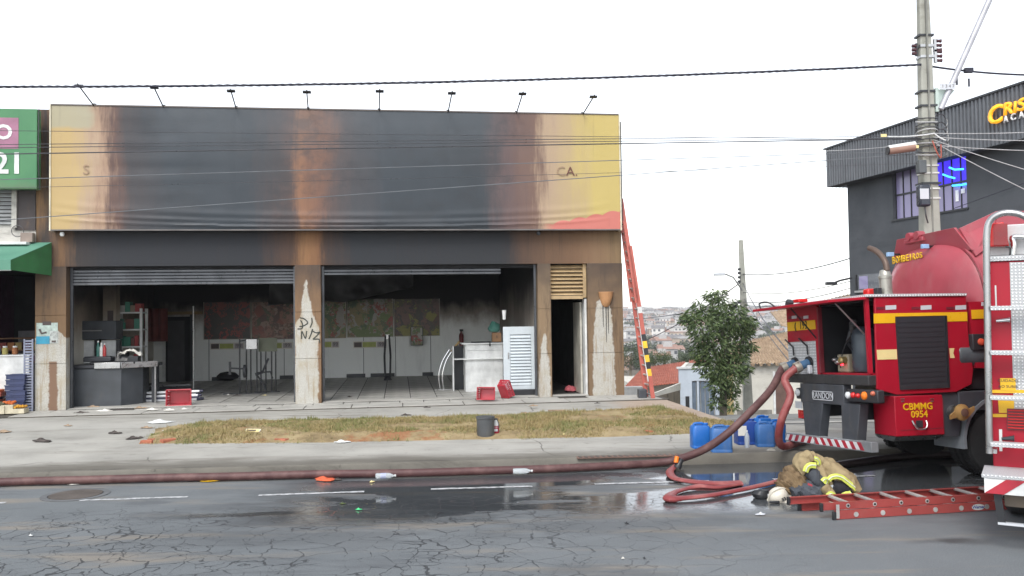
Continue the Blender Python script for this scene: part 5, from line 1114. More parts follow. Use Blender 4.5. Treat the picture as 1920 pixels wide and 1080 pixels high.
cl += [(*t2(1375, 690, -.1), .5), (*t2(1350, 705, -.3), .5), (*t2(1345, 738, .1), .42), (*t2(1368, 755, -.1), .3), (*t2(1310, 655, .1), .4), (*t2(1392, 665, .1), .4)]
crown([(a + random.Random(i).uniform(-.12, .12), b, c + random.Random(i + 90).uniform(-.1, .15), d * random.Random(i + 50).uniform(.6, 1.0)) for i, (a, b, c, d) in enumerate(cl)] + [(*t2(1284, 596, .2), .2), (*t2(1308, 572, 0), .22), (*t2(1333, 553, 0), .22), (*t2(1352, 551, .1), .18), (*t2(1406, 600, 0), .2), (*t2(1410, 650, 0), .18), (*t2(1312, 672, 0), .2), (*t2(1400, 690, 0), .2)], 1650, .24, .037, 4, tree, M_leaf)
M_leafb = leaf_mat('bush_leaves', (.04, .065, .02), (.075, .1, .03), (.13, .15, .055)); M_leafd = leaf_mat('dull_bush_leaves', (.035, .055, .025), (.055, .08, .035), (.08, .1, .05))  # second leaf mix is a duller, darker green
def bush(lb, px, py, D, wpx, hpx, seed, mat, grp='trees below the shop'):
    B = dep(px, py, D); t_ = thing('background_tree', lb, 'tree', T(B.x, D, B.z), grp); u = D / FPX; W_, H_ = wpx * u, hpx * u; r_ = random.Random(seed)
    MB().tube([(0, 0, -1), (0, 0, H_ * .4), (.1, 0, H_ * .7)], [W_ * .05, W_ * .04, W_ * .02], 7).build('trunk', M_bark, t_)
    cs = [(r_.uniform(-.36, .36) * W_, r_.uniform(-.2, .2) * W_, H_ * r_.uniform(.3, .82), W_ * r_.uniform(.16, .26)) for _ in range(12)]
    crown(cs, 620 / (W_ * W_) * 8, .045 * W_, .014 * W_, seed, t_, mat, droop=.2)
bush('grey-green tree close beside the corner of the burnt shop', 1182, 705, 60, 62, 62, 1, M_leafd); bush('bright green tree seen behind the leaning ladder', 1228, 698, 62, 50, 42, 2, M_leafb); bush('small pale green tree right of the leaning ladder', 1247, 690, 66, 30, 32, 3, M_leafb); bush('low dark tree between the red roof and the street tree', 1300, 690, 80, 52, 34, 8, M_leafd)
# ================================================================ houses down the street
M_cream = mat_concrete('cream_wall', (.58, .56, .5), (.3, .27, .22), .6, False); M_bluew = mat_concrete('bluegrey_wall', (.45, .5, .56), (.3, .33, .36), .6, False); M_gate = paint('slate_gate', (.12, .155, .2), .5)
g = Gr('tan_roof_tile', .9); g.color(g.ramp(g.noise(2.5, 5, .7), [(.3, (.2, .135, .085)), (.55, (.36, .26, .17)), (.7, (.48, .38, .27))])); M_rt = g.mat
g = Gr('red_roof_tile', .85); g.color(g.ramp(g.noise(2.0, 5, .7), [(.3, (.25, .07, .045)), (.6, (.42, .14, .09)), (.75, (.5, .24, .17))])); M_rr = g.mat
def tiles(name, mat, par, p00, p10, p11, p01, nu, nv):
    # courses of half-round tiles as joined rows
    p00, p10, p11, p01 = map(Vector, (p00, p10, p11, p01)); nrm = (p10 - p00).cross(p01 - p00).normalized(); nrm = nrm if nrm.z > 0 else -nrm
    nn = nu * 4
    def fn(u, v):
        a = p00.lerp(p10, u).lerp(p01.lerp(p11, u), v); k = (u * nn) % 4; h = (.0, .05, .0, -.03)[int(k + .5) % 4]; return a + nrm * (h + .03 * ((v * nv * 1.0) % 1.0) * -1)
    m = MB(); m.grid(nn, nv * 2, fn); return m.build(name, mat, par, smooth=True, solid=.03)
D1 = 44.0
def h2(px, py, D): return dep(px, py, D)
# blue-grey garage
a, b = h2(1275, 783, D1), h2(1345, 780, D1); zt = h2(1275, 692, D1).z
ga = thing('garage_house', 'blue-grey garage house with a slate metal gate behind the street tree', 'house', T(a.x, D1, a.z)); W = b.x - a.x; H = zt - a.z
d0 = h2(1298, 750, D1).x - a.x; d1 = h2(1341, 750, D1).x - a.x; zd = h2(1300, 714, D1).z - a.z
boxo('wall', M_bluew, ga, 0, d0, 0, .2, -1, H); boxo('wall', M_bluew, ga, d1, W + .3, 0, .2, -1, H); boxo('wall', M_bluew, ga, d0, d1, 0, .2, zd, H); boxo('coping', M_white, ga, -.08, W + .35, -.06, .3, H + .002, H + .1); MB().hexa([(.0, .201, -1), (.2, .201, -1), (1.75, 6, -1), (1.55, 6, -1)], [(.0, .201, H - .01), (.2, .201, H - .01), (1.75, 6, H - .01), (1.55, 6, H - .01)]).build('side_wall', M_cream, ga); MB().hexa([(.2, .201, H - .2), (W + .3, .201, H - .2), (W + 1.8, 6, H - .2), (1.75, 6, H - .2)], [(.2, .201, H - .05), (W + .3, .201, H - .05), (W + 1.8, 6, H - .05), (1.75, 6, H - .05)]).build('roof', M_conc, ga)
nleaf = 5
for k in range(nleaf): boxo('gate_leaf', M_gate, ga, d0 + .02 + (d1 - d0 - .04) * k / nleaf, d0 + .02 + (d1 - d0 - .04) * (k + 1) / nleaf - .03, .08, .14, -.5, zd - .04, .01)
boxo('gate_post', M_bluew, ga, d0 + .26, d0 + .36, .02, .07, -.5, zd - .01); q = h2(1289, 754, D1); boxo('meter_niche', M_black, ga, q.x - a.x - .1, q.x - a.x + .1, -.01, -.001, q.z - a.z - .3, q.z - a.z + .3)
# cream house with tan tiled roof
a, b = h2(1345, 782, 45.5), h2(1535, 776, 45.5); cr = thing('cream_house', 'long cream-walled house with a weathered tan tiled roof beyond the blue jerrycans', 'house', T(a.x, 45.5, a.z)); W = b.x - a.x; H = h2(1400, 684, 45.5).z - a.z
boxo('wall', M_cream, cr, 0, W, 0, .25, -1.5, H); d0, d1 = h2(1454, 750, 45.5).x - a.x, h2(1478, 750, 45.5).x - a.x; boxo('door', paint('brown_door', (.13, .075, .06), .6), cr, d0, d1, -.05, -.002, -.3, h2(1460, 698, 45.5).z - a.z)
boxo('door_frame', M_white, cr, d0 - .12, d0 - .002, -.07, -.0022, -.3, h2(1460, 696, 45.5).z - a.z); e1 = h2(1371, 750, 45.5).x - a.x; boxo('edge_post', paint('ochre_post', (.45, .35, .16), .8), cr, e1 - .35, e1 + .1, -.08, -.0024, -1, h2(1371, 700, 45.5).z - a.z); boxo('base_stain', paint('damp_base', (.2, .19, .17), .9), cr, e1 + .3, d0 - .2, -.012, -.0026, -.4, .35)
boxo('side_wall', M_cream, cr, W - .25, W, .251, 7, -1.5, H)
ez = h2(1400, 684, 45.3).z - a.z; rz = h2(1440, 640, 50).z - a.z
tiles('roof', M_rt, cr, (-.1, -.35, ez), (W + .3, -.35, ez + .15), (W + .3, 4.8, rz + .6), (1.6, 4.8, rz - .3), 34, 10)
for k in range(22): MB().tube([(.6 + k * .42, -.38, ez - .02 + k * .006), (.6 + k * .42, -.1, ez + .06)], .09, 6).build('eave_tile', M_rt, cr)
# another tan roof stepping up behind it
a = h2(1500, 640, 52); hb = thing('tiled_house', 'house with a pale tan tiled roof rising to the dark building', 'house', T(a.x, 52, a.z)); zt = h2(1600, 552, 58).z - a.z
boxo('wall', M_cream, hb, 0, 6, 0, .3, -5, .8); tiles('roof', M_rt, hb, (-1.2, -.4, h2(1480, 612, 51.6).z - a.z), (7, -.4, h2(1480, 606, 51.6).z - a.z), (7, 6.5, zt + .3), (.2, 6.5, h2(1500, 585, 58.5).z - a.z), 26, 12)
# red tiled house left of the garage, its wall and the gate wall
rh = thing('red_roof_house', 'house with a faded red tiled roof beside the leaning ladder', 'house', T(*h2(1225, 745, 54)))
o_ = h2(1225, 745, 54)
def r2(px, py, D): return h2(px, py, D) - o_
boxo('wall', M_cream, rh, r2(1172, 0, 52).x, r2(1290, 0, 52).x, -2, 6, -4, r2(1230, 722, 52).z)
tiles('roof', M_rr, rh, r2(1168, 729, 51), r2(1292, 716, 51), r2(1285, 678, 60), r2(1205, 690, 60), 26, 12)
rh2 = thing('red_roof_house', 'small red roof tucked between the garage and the street tree', 'house', T(*h2(1305, 700, 58))); o_ = h2(1305, 700, 58); boxo('wall', M_cream, rh2, -1, 1.2, 0, 4, -3, -.1); tiles('roof', M_rr, rh2, r2(1290, 708, 57), r2(1330, 708, 57), r2(1325, 672, 62), r2(1292, 676, 62), 10, 8); boxo('chimney_block', M_white, rh2, r2(1304, 0, 60).x, r2(1322, 0, 60).x, 2, 2.6, r2(1310, 676, 60).z, r2(1310, 664, 60).z)
# low wall and brown gate wall by the ladder foot
a, b = h2(1226, 785, 33), h2(1277, 788, 36); zt = h2(1250, 738, 34.5).z
gw = thing('boundary_wall', 'drab brown boundary wall with thin joints behind the foot of the leaning ladder', 'wall', T(a.x, 33, a.z)); u_ = Vector((b.x - a.x, 3, 0)); 
M_drab = paint('drab_brown_sheet', (.17, .14, .1), .7)
for k in range(4):
    c0_, c1_ = u_ * (k / 4), u_ * ((k + 1) / 4 - .012); MB().hexa([(c0_.x, c0_.y, -1), (c1_.x, c1_.y, -1), (c1_.x, c1_.y + .1, -1), (c0_.x, c0_.y + .1, -1)], [(c0_.x, c0_.y, zt - a.z), (c1_.x, c1_.y, zt - a.z), (c1_.x, c1_.y + .1, zt - a.z), (c0_.x, c0_.y + .1, zt - a.z)]).build('panel', M_drab, gw)
MB().hexa([(-.1, -.05, zt - a.z + .002), (u_.x, u_.y - .05, zt - a.z + .002), (u_.x, u_.y + .15, zt - a.z + .002), (-.1, .15, zt - a.z + .002)], [(-.1, -.05, zt - a.z + .12), (u_.x, u_.y - .05, zt - a.z + .3), (u_.x, u_.y + .15, zt - a.z + .3), (-.1, .15, zt - a.z + .12)]).build('coping', M_cream, gw)
a, b = h2(1160, 760, 26), h2(1206, 760, 26); lw_ = thing('low_wall', 'low white rendered wall at the corner of the burnt shop', 'wall', T(a.x, 26, a.z)); boxo('wall', M_white, lw_, 0, b.x - a.x, 0, .2, -2, h2(1190, 725, 26).z - a.z, .02)
# ================================================================ the crowded far hillside
M_hw = [paint('far_wall_' + n_, c_, .9, var=.12, scale=.5) for n_, c_ in (('white', (.62, .6, .57)), ('grey', (.4, .39, .38)), ('brick', (.33, .22, .17)), ('sand', (.46, .38, .3)), ('pale', (.52, .5, .47)))]
M_hr = [paint('far_roof_' + n_, c_, .9, var=.2, scale=.4) for n_, c_ in (('clay', (.30, .18, .14)), ('grey', (.3, .29, .28)), ('dark', (.17, .16, .16)))]
M_hwin = paint('far_window', (.05, .055, .065), .4)
rr = random.Random(17); protos = []; hl_ = []
for k in range(10):
    m = MB(); W, Dp, H = rr.uniform(6, 11), rr.uniform(6, 9), rr.choice([3, 6, 6, 6.5, 9])
    m.mi = 0; m.box(-W/2, W/2, 0, Dp, -6, H)
    m.mi = 1
    pit = rr.random() < .5
    if pit: m.prism([(-.5, H + .01), (Dp + .5, H + .01), (Dp / 2, H + 1.7)], 0, -W/2 - .4, W/2 + .4)
    else: m.box(-W/2 - .15, W/2 + .15, -.15, Dp + .15, H + .01, H + .5)
    if rr.random() < .4: m.mi = 0; m.box(-W/4, W/4, 2, Dp - 1, H + .51, H + 2.8)
    m.mi = 2
    for f_ in range(int(H // 3)):
        x = -W/2 + 1
        while x < W/2 - 1.2: m.box(x, x + rr.uniform(.9, 1.5), -.06, .02, f_ * 3 + 1.0, f_ * 3 + 2.3); x += rr.uniform(2.2, 3.2)
    o = m.build('hillside_house', [M_hw[k % 5], M_hr[k % 3], M_hwin]); protos.append(o); hl_.append('far hillside house with %s walls under a %s roof' % (('white', 'grey', 'reddish', 'sand-coloured', 'pale')[k % 5], ('clay', 'grey', 'dark')[k % 3] + (' pitched' if pit else ' flat')))
HS = []
def hill_z(x, y): return slope(y) + ((mn.noise(Vector((x / 180, y / 220, 0))) * 9 + mn.noise(Vector((x / 60, y / 70, 3))) * 2) * min((y - 300) / 300, 1) if y > 300 else 0)
def place_house(x, y, first=set()):
    k = rr.randrange(10); o = protos[k]
    if k in first: o = o.copy(); COL.objects.link(o)
    first.add(k); o.location = (x, y, hill_z(x, y)); o.rotation_euler = (0, 0, rr.uniform(-.5, .5)); s_ = rr.uniform(.85, 1.2); o.scale = (s_, s_, s_)
    tag(o, hl_[k], 'house', 'houses crowded on the far hillside')
cnt = 0; taken = []
greens = [(1245, 650, 90), (1285, 690, 70), (1210, 612, 60), (1440, 625, 40)]
tries = 0
while cnt < 250 and tries < 20000:
    tries += 1
    y = 340 + 980 * rr.random() ** .8; px = rr.uniform(1160, 1330) if rr.random() < .68 else rr.uniform(1385, 1500); x = (px - 960) / 1600 * y
    if any(abs(x - a) < 10 and abs(y - b) < 16 + y * .012 for a, b in taken): continue
    taken.append((x, y)); place_house(x, y); cnt += 1
# beyond those: the rest of the town as one mass
rm = random.Random(31); m = MB()
for _ in range(520):
    y = 420 + 900 * rm.random() ** .7; px = rm.uniform(1150, 1335) if rm.random() < .65 else rm.uniform(1385, 1505); x = (px - 960) / 1600 * y
    if any(abs(x - a_) < 8 and abs(y - b_) < 12 for a_, b_ in taken): continue
    W_, D_, H_ = rm.uniform(5, 10), rm.uniform(6, 9), rm.choice([3, 5, 6, 8]); z = hill_z(x, y); m.T = T(x, y, z) @ Matrix.Rotation(rm.uniform(-.5, .5), 4, 'Z')
    m.mi = rm.choice([0, 0, 1, 2]); m.box(-W_/2, W_/2, 0, D_, -5, H_); m.mi = 3 + rm.randrange(2); m.prism([(-.4, H_ + .02), (D_ + .4, H_ + .02), (D_ / 2, H_ + rm.uniform(.5, 1.8))], 0, -W_/2 - .3, W_/2 + .3)
    m.mi = 5
    for k in range(int(W_ // 3)): m.box(-W_/2 + .8 + k * 2.8, -W_/2 + 2.0 + k * 2.8, -.06, .02, H_ - 1.9, H_ - .7)
o = m.build('hillside_town', [M_hw[0], M_hw[3], M_hw[2], M_hr[0], M_hr[1], M_hwin]); tag(o, 'dense mass of small houses filling the far hillside', 'town', kind='stuff')
# white apartment block on the hillside
p = h2(1262, 678, 520); ap = thing('apartment_block', 'white apartment block, largest building on the far hillside', 'apartment block', T(p.x, 520, hill_z(p.x, 520) - 1)); M_apw = paint('block_white', (.72, .72, .72), .8, var=.05)
zz = h2(1262, 640, 520).z - hill_z(p.x, 520) + 1
boxo('wall', M_apw, ap, -8, 0, 0, 9, -4, zz); boxo('wall', M_apw, ap, .01, 7.5, 1.5, 10, -4, zz - 1.2); boxo('roof', M_hr[1], ap, -8.2, .2, -.2, 9.2, zz + .002, zz + .4)
for f_ in range(4):
    for k in range(4): boxo('window', M_hwin, ap, -7.3 + k * 1.9, -6.3 + k * 1.9, -.05, -.002, zz - 2.3 - f_ * 2.6, zz - 1.1 - f_ * 2.6)
    for k in range(3): boxo('window', M_hwin, ap, .9 + k * 2.2, 2.0 + k * 2.2, 1.44, 1.498, zz - 3.5 - f_ * 2.6, zz - 2.3 - f_ * 2.6)
# trees in dark clumps among the houses
M_far_t = leaf_mat('far_leaves', (.045, .06, .03), (.06, .08, .035), (.09, .11, .05)); fp = None
for k in range(70):
    y = rr.uniform(340, 1250); px = rr.uniform(1160, 1330) if rr.random() < .6 else rr.uniform(1390, 1500)
    if rr.random() < .5: c_ = rr.choice(((1210, 420), (1275, 390), (1200, 700), (1450, 520), (1300, 470))); px = c_[0] + rr.uniform(-30, 30); y = c_[1] + rr.uniform(-40, 40)
    x = (px - 960) / 1600 * y
    if fp is None:
        fp = thing('hillside_tree', 'small rounded tree among the far hillside houses', 'tree', T(x, y, hill_z(x, y)), 'trees among the far houses'); MB().tube([(0, 0, -1), (0, 0, 3)], .4, 5).build('trunk', M_bark, fp)
        r_ = random.Random(2); crown([(r_.uniform(-3, 3), r_.uniform(-2, 2), r_.uniform(2.5, 6.5), r_.uniform(1.5, 2.6)) for _ in range(8)], 40, 1.1, .4, 6, fp, M_far_t)
    else: dup(fp, T(x, y, hill_z(x, y)) @ Matrix.Rotation(rr.uniform(0, 6), 4, 'Z') @ Matrix.Scale(rr.uniform(.7, 1.4), 4))
# ================================================================ red water-tank fire truck
_c = dep(1640, 700, 10.35); TZ = math.atan2(.187, .982)
TRK = frame(_c.x, 10.35, 0, TZ, math.radians(-3.0))          # x: towards the cab, y: across, away from the viewer
def ts(px, py, off=0.0): p = onp(TRK, 1, off, px, py); return p.x, p.z
def tr(px, py, off=0.0): p = onp(TRK, 0, off, px, py); return p.y, p.z
tk = thing('tank_fire_truck', 'red water-tank fire truck seen from its rear corner with its back flap open', 'fire truck', TRK)
M_tank = paint('tank_red_sheen', (.33, .05, .068), .4, var=.14, scale=1.3, dirt=(.3, .13, .13), dirt_amt=.6, coat=.12)  # pinkish blotches: dust, and sky reflection put into the red
M_tred = paint('truck_red', (.34, .009, .024), .4, var=.08, scale=1.5, dirt=(.18, .035, .04), dirt_amt=.5, coat=.05, spec=.3)
M_chas = paint('chassis_grey', (.05, .055, .065), .55, dirt=(.1, .09, .075), dirt_amt=.4)
g = Gr('vent_grey', .5); g.color((.022, .025, .03)); M_vent = g.mat
def tread_mat(name='tread_plate', sc_=26):
    g = Gr(name, .4, .12); x, y, z = g.xyz()
    v = g.n('Mapping'); g.put(v.inputs[0], g.co); v.inputs[3].default_value = (sc_, sc_, sc_)
    s_ = g.mth('SINE', (x + y) * sc_ * 3.1 + z * sc_ * 3.1); t_ = g.mth('SINE', (x + y) * sc_ * 3.1 - z * sc_ * 3.1)
    h = g.smooth(g.mth('MULTIPLY', s_, t_), .1, .7); g.color(g.mix(h, (.45, .46, .47), (.82, .83, .84))); g.bump(h, .8, .01); return g.mat
M_tread = tread_mat()
side = [ts(*p) for p in ((1640,557),(1811,553),(1817,640),(1825,693),(1822,720),(1793,735),(1681,740),(1645,730))]
MB().prism(side, 1, .0, .035).build('side_panel', M_tred, tk, bevel=.006)
VT = [ts(*p, -.012) for p in ((1679,594),(1774,592),(1780,727),(1688,731))]
vent = MB().prism(VT, 1, -.012, -.001).build('vent_shutter', M_vent, tk)
def lerp2(a, b, t): return (a[0] + (b[0] - a[0]) * t, a[1] + (b[1] - a[1]) * t)
for k in range(14):
    t0, t1 = .03 + k * .069, .03 + k * .069 + .05
    a, b, c, d = lerp2(VT[0], VT[3], t0), lerp2(VT[1], VT[2], t0), lerp2(VT[1], VT[2], t1), lerp2(VT[0], VT[3], t1)
    MB().hexa([(a[0]+.02, -.0135, a[1]), (b[0]-.03, -.0135, b[1]), (c[0]-.03, -.0155, c[1]), (d[0]+.02, -.0155, d[1])], [(a[0]+.02, -.0125, a[1]), (b[0]-.03, -.0125, b[1]), (c[0]-.03, -.0125, c[1]), (d[0]+.02, -.0125, d[1])]).build('slat', M_vent, vent)
MB().prism([VT[1], (VT[1][0]-.022, VT[1][1]), (VT[2][0]-.022, VT[2][1]), VT[2]], 1, -.03, -.0135).build('vent_frame', M_black, vent)
MB().prism([VT[3], VT[2], (VT[2][0], VT[2][1]+.05), (VT[3][0], VT[3][1]+.05)], 1, -.022, -.0137).build('vent_frame', M_dark, vent)
def sstrip(name, mat, pts, d0=-.005, d1=-.001, par=None): return MB().prism([ts(*p) for p in pts], 1, d0, d1).build(name, mat, par or tk)
sstrip('yellow_stripe', M_yel, ((1636+2,588),(1813,585),(1813.5,602),(1775.5,603),(1774.5,591.5),(1678,593.5),(1678,605.5),(1638,606.5)))
sstrip('faded_stripe', M_pale, ((1643.5,656),(1681,655),(1682,673.5),(1645,674.5))); sstrip('faded_stripe', M_pale, ((1779.5,653),(1789,653),(1787,662),(1790,671),(1781.5,671.5)))
M_rdk = paint('dark_red_reflector', (.16, .02, .03), .4)
for x0 in (1643, 1709, 1774):
    sstrip('reflector', M_rdk, ((x0, 575.5), (x0+16, 575), (x0+16, 580), (x0, 580.5))); sstrip('reflector', M_refl, ((x0+17, 573), (x0+37, 572), (x0+37, 580), (x0+17, 581)))
l1, ztop_ = ts(1811, 553); l0, zrt = ts(1640, 557)
boxo('top_walkway', M_tread, tk, -.02, l1 + .0, -.02, 2.05, zrt + .0, zrt + .035, .004)
# rear face: panel with number, open compartment, sill
wL, _ = tr(1476, 620); wP, _ = tr(1533, 620); zbP = tr(1505, 703)[1]; zS = tr(1590, 700)[1]
boxo('rear_panel', M_tred, tk, 0, .04, wP, wL, zbP, zrt - .002, .004); boxo('rear_post', M_tred, tk, .0, .05, .036, .075, zS, zrt - .002)
def rstrip(name, mat, pts, d0=-.006, d1=-.001): return MB().prism([tr(*p) for p in pts], 0, d0, d1).build(name, mat, tk)
rstrip('yellow_stripe', M_yel, ((1476.5,604.5),(1528.5,600),(1530,617),(1477.5,621)))
def rtext(body, px, py, size, mat, nm='letters', bold=0, shear=0, off=-.008, par=None, ext=.002, sx=1):
    w_, z_ = tr(px, py, off)
    B = Matrix(((0,0,-1,off),(-1,0,0,w_),(0,1,0,z_),(0,0,0,1))); return text(nm, body, mat, par or tk, B, size, ext, shear, bold, sx)
rtext('193', 1506, 610.5, .16, M_black, 'numerals', 0, sx=.9); rtext('(', 1491, 612, .13, M_black, 'emblem', .006)
for x0 in (1479, 1501): rstrip('reflector', M_rdk, ((x0, 593.5), (x0+5, 593), (x0+5, 598), (x0, 598.5))); rstrip('reflector', M_refl, ((x0+6, 592.5), (x0+15, 591.5), (x0+15, 597), (x0+6, 598)))
rstrip('tread_sheet', M_tread, ((1478.5,642),(1529.5,639),(1533,702),(1481,703)), -.01, -.0012)
boxo('compartment_floor', M_tred, tk, .03, .9, .05, wP, zS - .03, zS); boxo('compartment_back', M_black, tk, .88, .9, .05, wL, zS + .001, zrt - .002); boxo('compartment_ceiling', M_black, tk, .051, .88, .076, wP - .001, zrt - .04, zrt - .003); boxo('compartment_side', M_black, tk, .041, .88, wP, wP + .03, zS + .001, zrt - .041); boxo('far_side_panel', M_tred, tk, .041, l1, wL - .03, wL, zbP, zrt - .003)
boxo('compartment_edge', M_rdk, tk, -.003, .05, wP - .04, wP - .001, zS, zrt - .05)
# gear in the compartment
wc, _ = tr(1618, 650, .3); zc0, zc1 = tr(1618, 697, .3)[1], tr(1618, 612, .3)[1]
M_navy2 = paint('pump_blue_grey', (.045, .06, .075), .35)
MB().lathe([(.0, zc0), (.13, zc0 + .0), (.155, zc0 + .05), (.155, zc1 - .12), (.12, zc1 - .04), (.05, zc1), (0, zc1)], 20, T(.32, wc, 0)).build('cylinder', M_navy2, tk, smooth=True)
w_, z0_ = tr(1588, 697, .25); z1_ = tr(1588, 664, .25)[1]
pu = boxo('pump_block', paint('pump_beige', (.32, .28, .2), .6), tk, .2, .4, w_ - .12, w_ + .14, zS + .002, z1_, .02)
for dy, dz, r_ in ((-.06, .04, .05), (.03, .02, .04), (.1, .05, .03)): MB().lathe([(r_, 0), (r_, .07), (r_ * .6, .09), (0, .09)], 12, T(.2, w_ + dy, zS + (z1_ - zS) * .5 + dz) @ Matrix.Rotation(-math.pi/2, 4, 'Y')).build('valve', paint('brass', (.45, .33, .14), .4, .6) if dy < 0 else M_steel, pu, smooth=True)
M_led = glow('red_led', (1, .03, .05), 3.0); w2, z2 = tr(1579, 679, .15); boxo('indicator_lamp', M_led, tk, .14, .155, w2 - .025, w2 + .025, z2 - .045, z2 + .045, .005)
for k, (a_, b_) in enumerate((((1598, 605), (1606, 622)), ((1603, 600), (1598, 640)), ((1594, 645), (1612, 660)))):
    (wa, za), (wb, zb) = tr(*a_, .35), tr(*b_, .35); MB().tube([(.35, wa, za), (.3, wb, zb)], .04, 8).build('pipe', M_steel if k == 0 else M_dark, tk)
MB().tube(smoothpts([(lambda q: (.2, q[0], q[1]))(tr(px, py, .2)) for px, py in ((1604, 620), (1588, 640), (1579, 665), (1576, 690))], 4), .008, 6).build('lead', M_black, tk)
# flap
zh0, zh1 = zrt + .002, zrt + .002
m = MB(); FLp = .5
ftip = onp(TRK, 0, -FLp, 1412, 585); 
m.hexa([(.0, -.0, zh0 - .03), (.0, wL, zh0 - .03), (-FLp, wL + .05, ftip.z), (-FLp, .04, ftip.z)], [(.0, -.0, zh0 + .005), (.0, wL, zh0 + .005), (-FLp, wL + .05, ftip.z + .035), (-FLp, .04, ftip.z + .035)]); m.build('rear_flap', M_tred, tk, bevel=.004)
for py, zz_ in ((.12, .45), (wP + .03, .5)): MB().tube([(-.36, py, ftip.z + .0), (.03, py + .02, zrt - zz_)], .011, 6).build('flap_stay', M_steel if py < .5 else M_black, tk)
MB().tube(smoothpts([(-.45, wL - .1, ftip.z + .04), (-.42, wL - .02, ftip.z + .12), (-.38, wL - .2, ftip.z + .12), (-.3, wL - .25, ftip.z + .05)], 4), .012, 6).build('flap_hook', M_dark, tk)
q = onp(TRK, 0, -.3, 1480, 569); MB().lathe([(.0, -.05), (.05, -.04), (.055, 0), (.05, .04), (0, .05)], 12, T(-.3, q.y, q.z) @ Matrix.Rotation(.6, 4, 'X') ).build('work_lamp', M_dark, tk, smooth=True); MB().tube([(-.3, q.y, q.z), (-.25, q.y - .1, ftip.z + .04)], .01, 6).build('lamp_stem', M_dark, tk)
for px, py in ((1500, 567),): q = onp(TRK, 0, -.05, px, py); boxo('beacon', M_redlens, tk, -.12, .02, q.y - .09, q.y + .09, zrt + .037, q.z + .045, .01)
# rear chassis: sill beam, cross beam, legs, lamps
zt_, zb_ = tr(1600, 703)[1], tr(1600, 722)[1]
boxo('sill_beam', paint('sill_black', (.03, .03, .032), .6), tk, -.03, .3, .02, wL - .03, zb_, zt_ - .002, .01)
cw0, _ = tr(1645, 740, -.02); cwm = tr(1583, 740, -.02)[0]; cw1 = tr(1502, 740, -.02)[0]
zc1, zc0 = tr(1545, 724, -.02)[1], tr(1545, 757, -.02)[1]
cb = boxo('cross_beam', M_chas, tk, -.03, .09, cwm, cw1, zc0, zb_ - .003, .008)
(pa, za), (pb, zb2) = tr(1560, 750, -.04), tr(1524, 734, -.04)
npk = boxo('name_plate', M_black, cb, -.036, -.0305, pa, pb, za, zb2); boxo('plate_rim', M_refl, npk, -.041, -.0365, pa - .01, pb + .01, zb2 + .001, zb2 + .012); boxo('plate_rim', M_refl, npk, -.041, -.0365, pa - .01, pb + .01, za - .012, za - .001); boxo('plate_rim', M_refl, npk, -.041, -.0365, pa - .011, pa - .001, za, zb2); boxo('plate_rim', M_refl, npk, -.041, -.0365, pb + .001, pb + .011, za, zb2)
rtext('RANDON', 1542, 742.3, .12, M_refl, 'letters', .0, 0, -.04, None); bpy.context.view_layer.update()
for (xa, xb, xc, xd, yb) in ((1505, 1544, 1511, 1537, 816), (1578, 1613, 1580, 1608, 823)):
    t0, t1 = tr(xa, 757, -.02)[0], tr(xb, 757, -.02)[0]; u0, u1 = tr(xc, yb, -.02)[0], tr(xd, yb, -.02)[0]; zl = tr(xc, yb, -.02)[1]
    MB().hexa([(-.028, t0, zc0 + .03), (.1, t0, zc0 + .03), (.1, t1, zc0 + .03), (-.028, t1, zc0 + .03)], [(-.028, u0, zl), (.1, u0, zl), (.1, u1, zl), (-.028, u1, zl)]).build('underrun_leg', M_chas, tk, bevel=.008)
def lamp_unit(xa, xb, ya, yb, lamps):
    (w0, z0), (w1, z1) = tr(xb, yb, -.05), tr(xa, ya, -.05); L = boxo('rear_lamp', M_dark, tk, -.05, .05, w0, w1, z0, z1, .015)
    for px, py, r_, m_ in lamps:
        w_, z_ = tr(px, py, -.05); MB().lathe([(r_, 0), (r_ * .95, .02), (r_ * .6, .035), (0, .04)], 16, T(-.0505, w_, z_) @ Matrix.Rotation(-math.pi/2, 4, 'Y')).build('lens', m_, L, smooth=True)
lamp_unit(1587, 1646, 729, 757, ((1591, 741, .045, M_clear), (1600.5, 741, .038, M_redlens), (1610, 742, .03, M_redlens), (1621.5, 742, .052, M_orange), (1638, 738, .03, paint('dull_orange_lens', (.45, .12, .07), .4))))
lamp_unit(1492, 1500, 727, 748, ((1496.5, 736, .05, M_clear),))
(w0, z0), (w1, z1) = tr(1505, 766, 0), tr(1492, 752, 0); boxo('licence_plate', M_refl, tk, -.01, -.002, w0, w1, z0, z1); (w0, z0), (w1, z1) = tr(1508, 785, .1), tr(1496, 768, .1); boxo('mud_flap', M_redlens, tk, .1, .11, w0, w1, z0, z1)
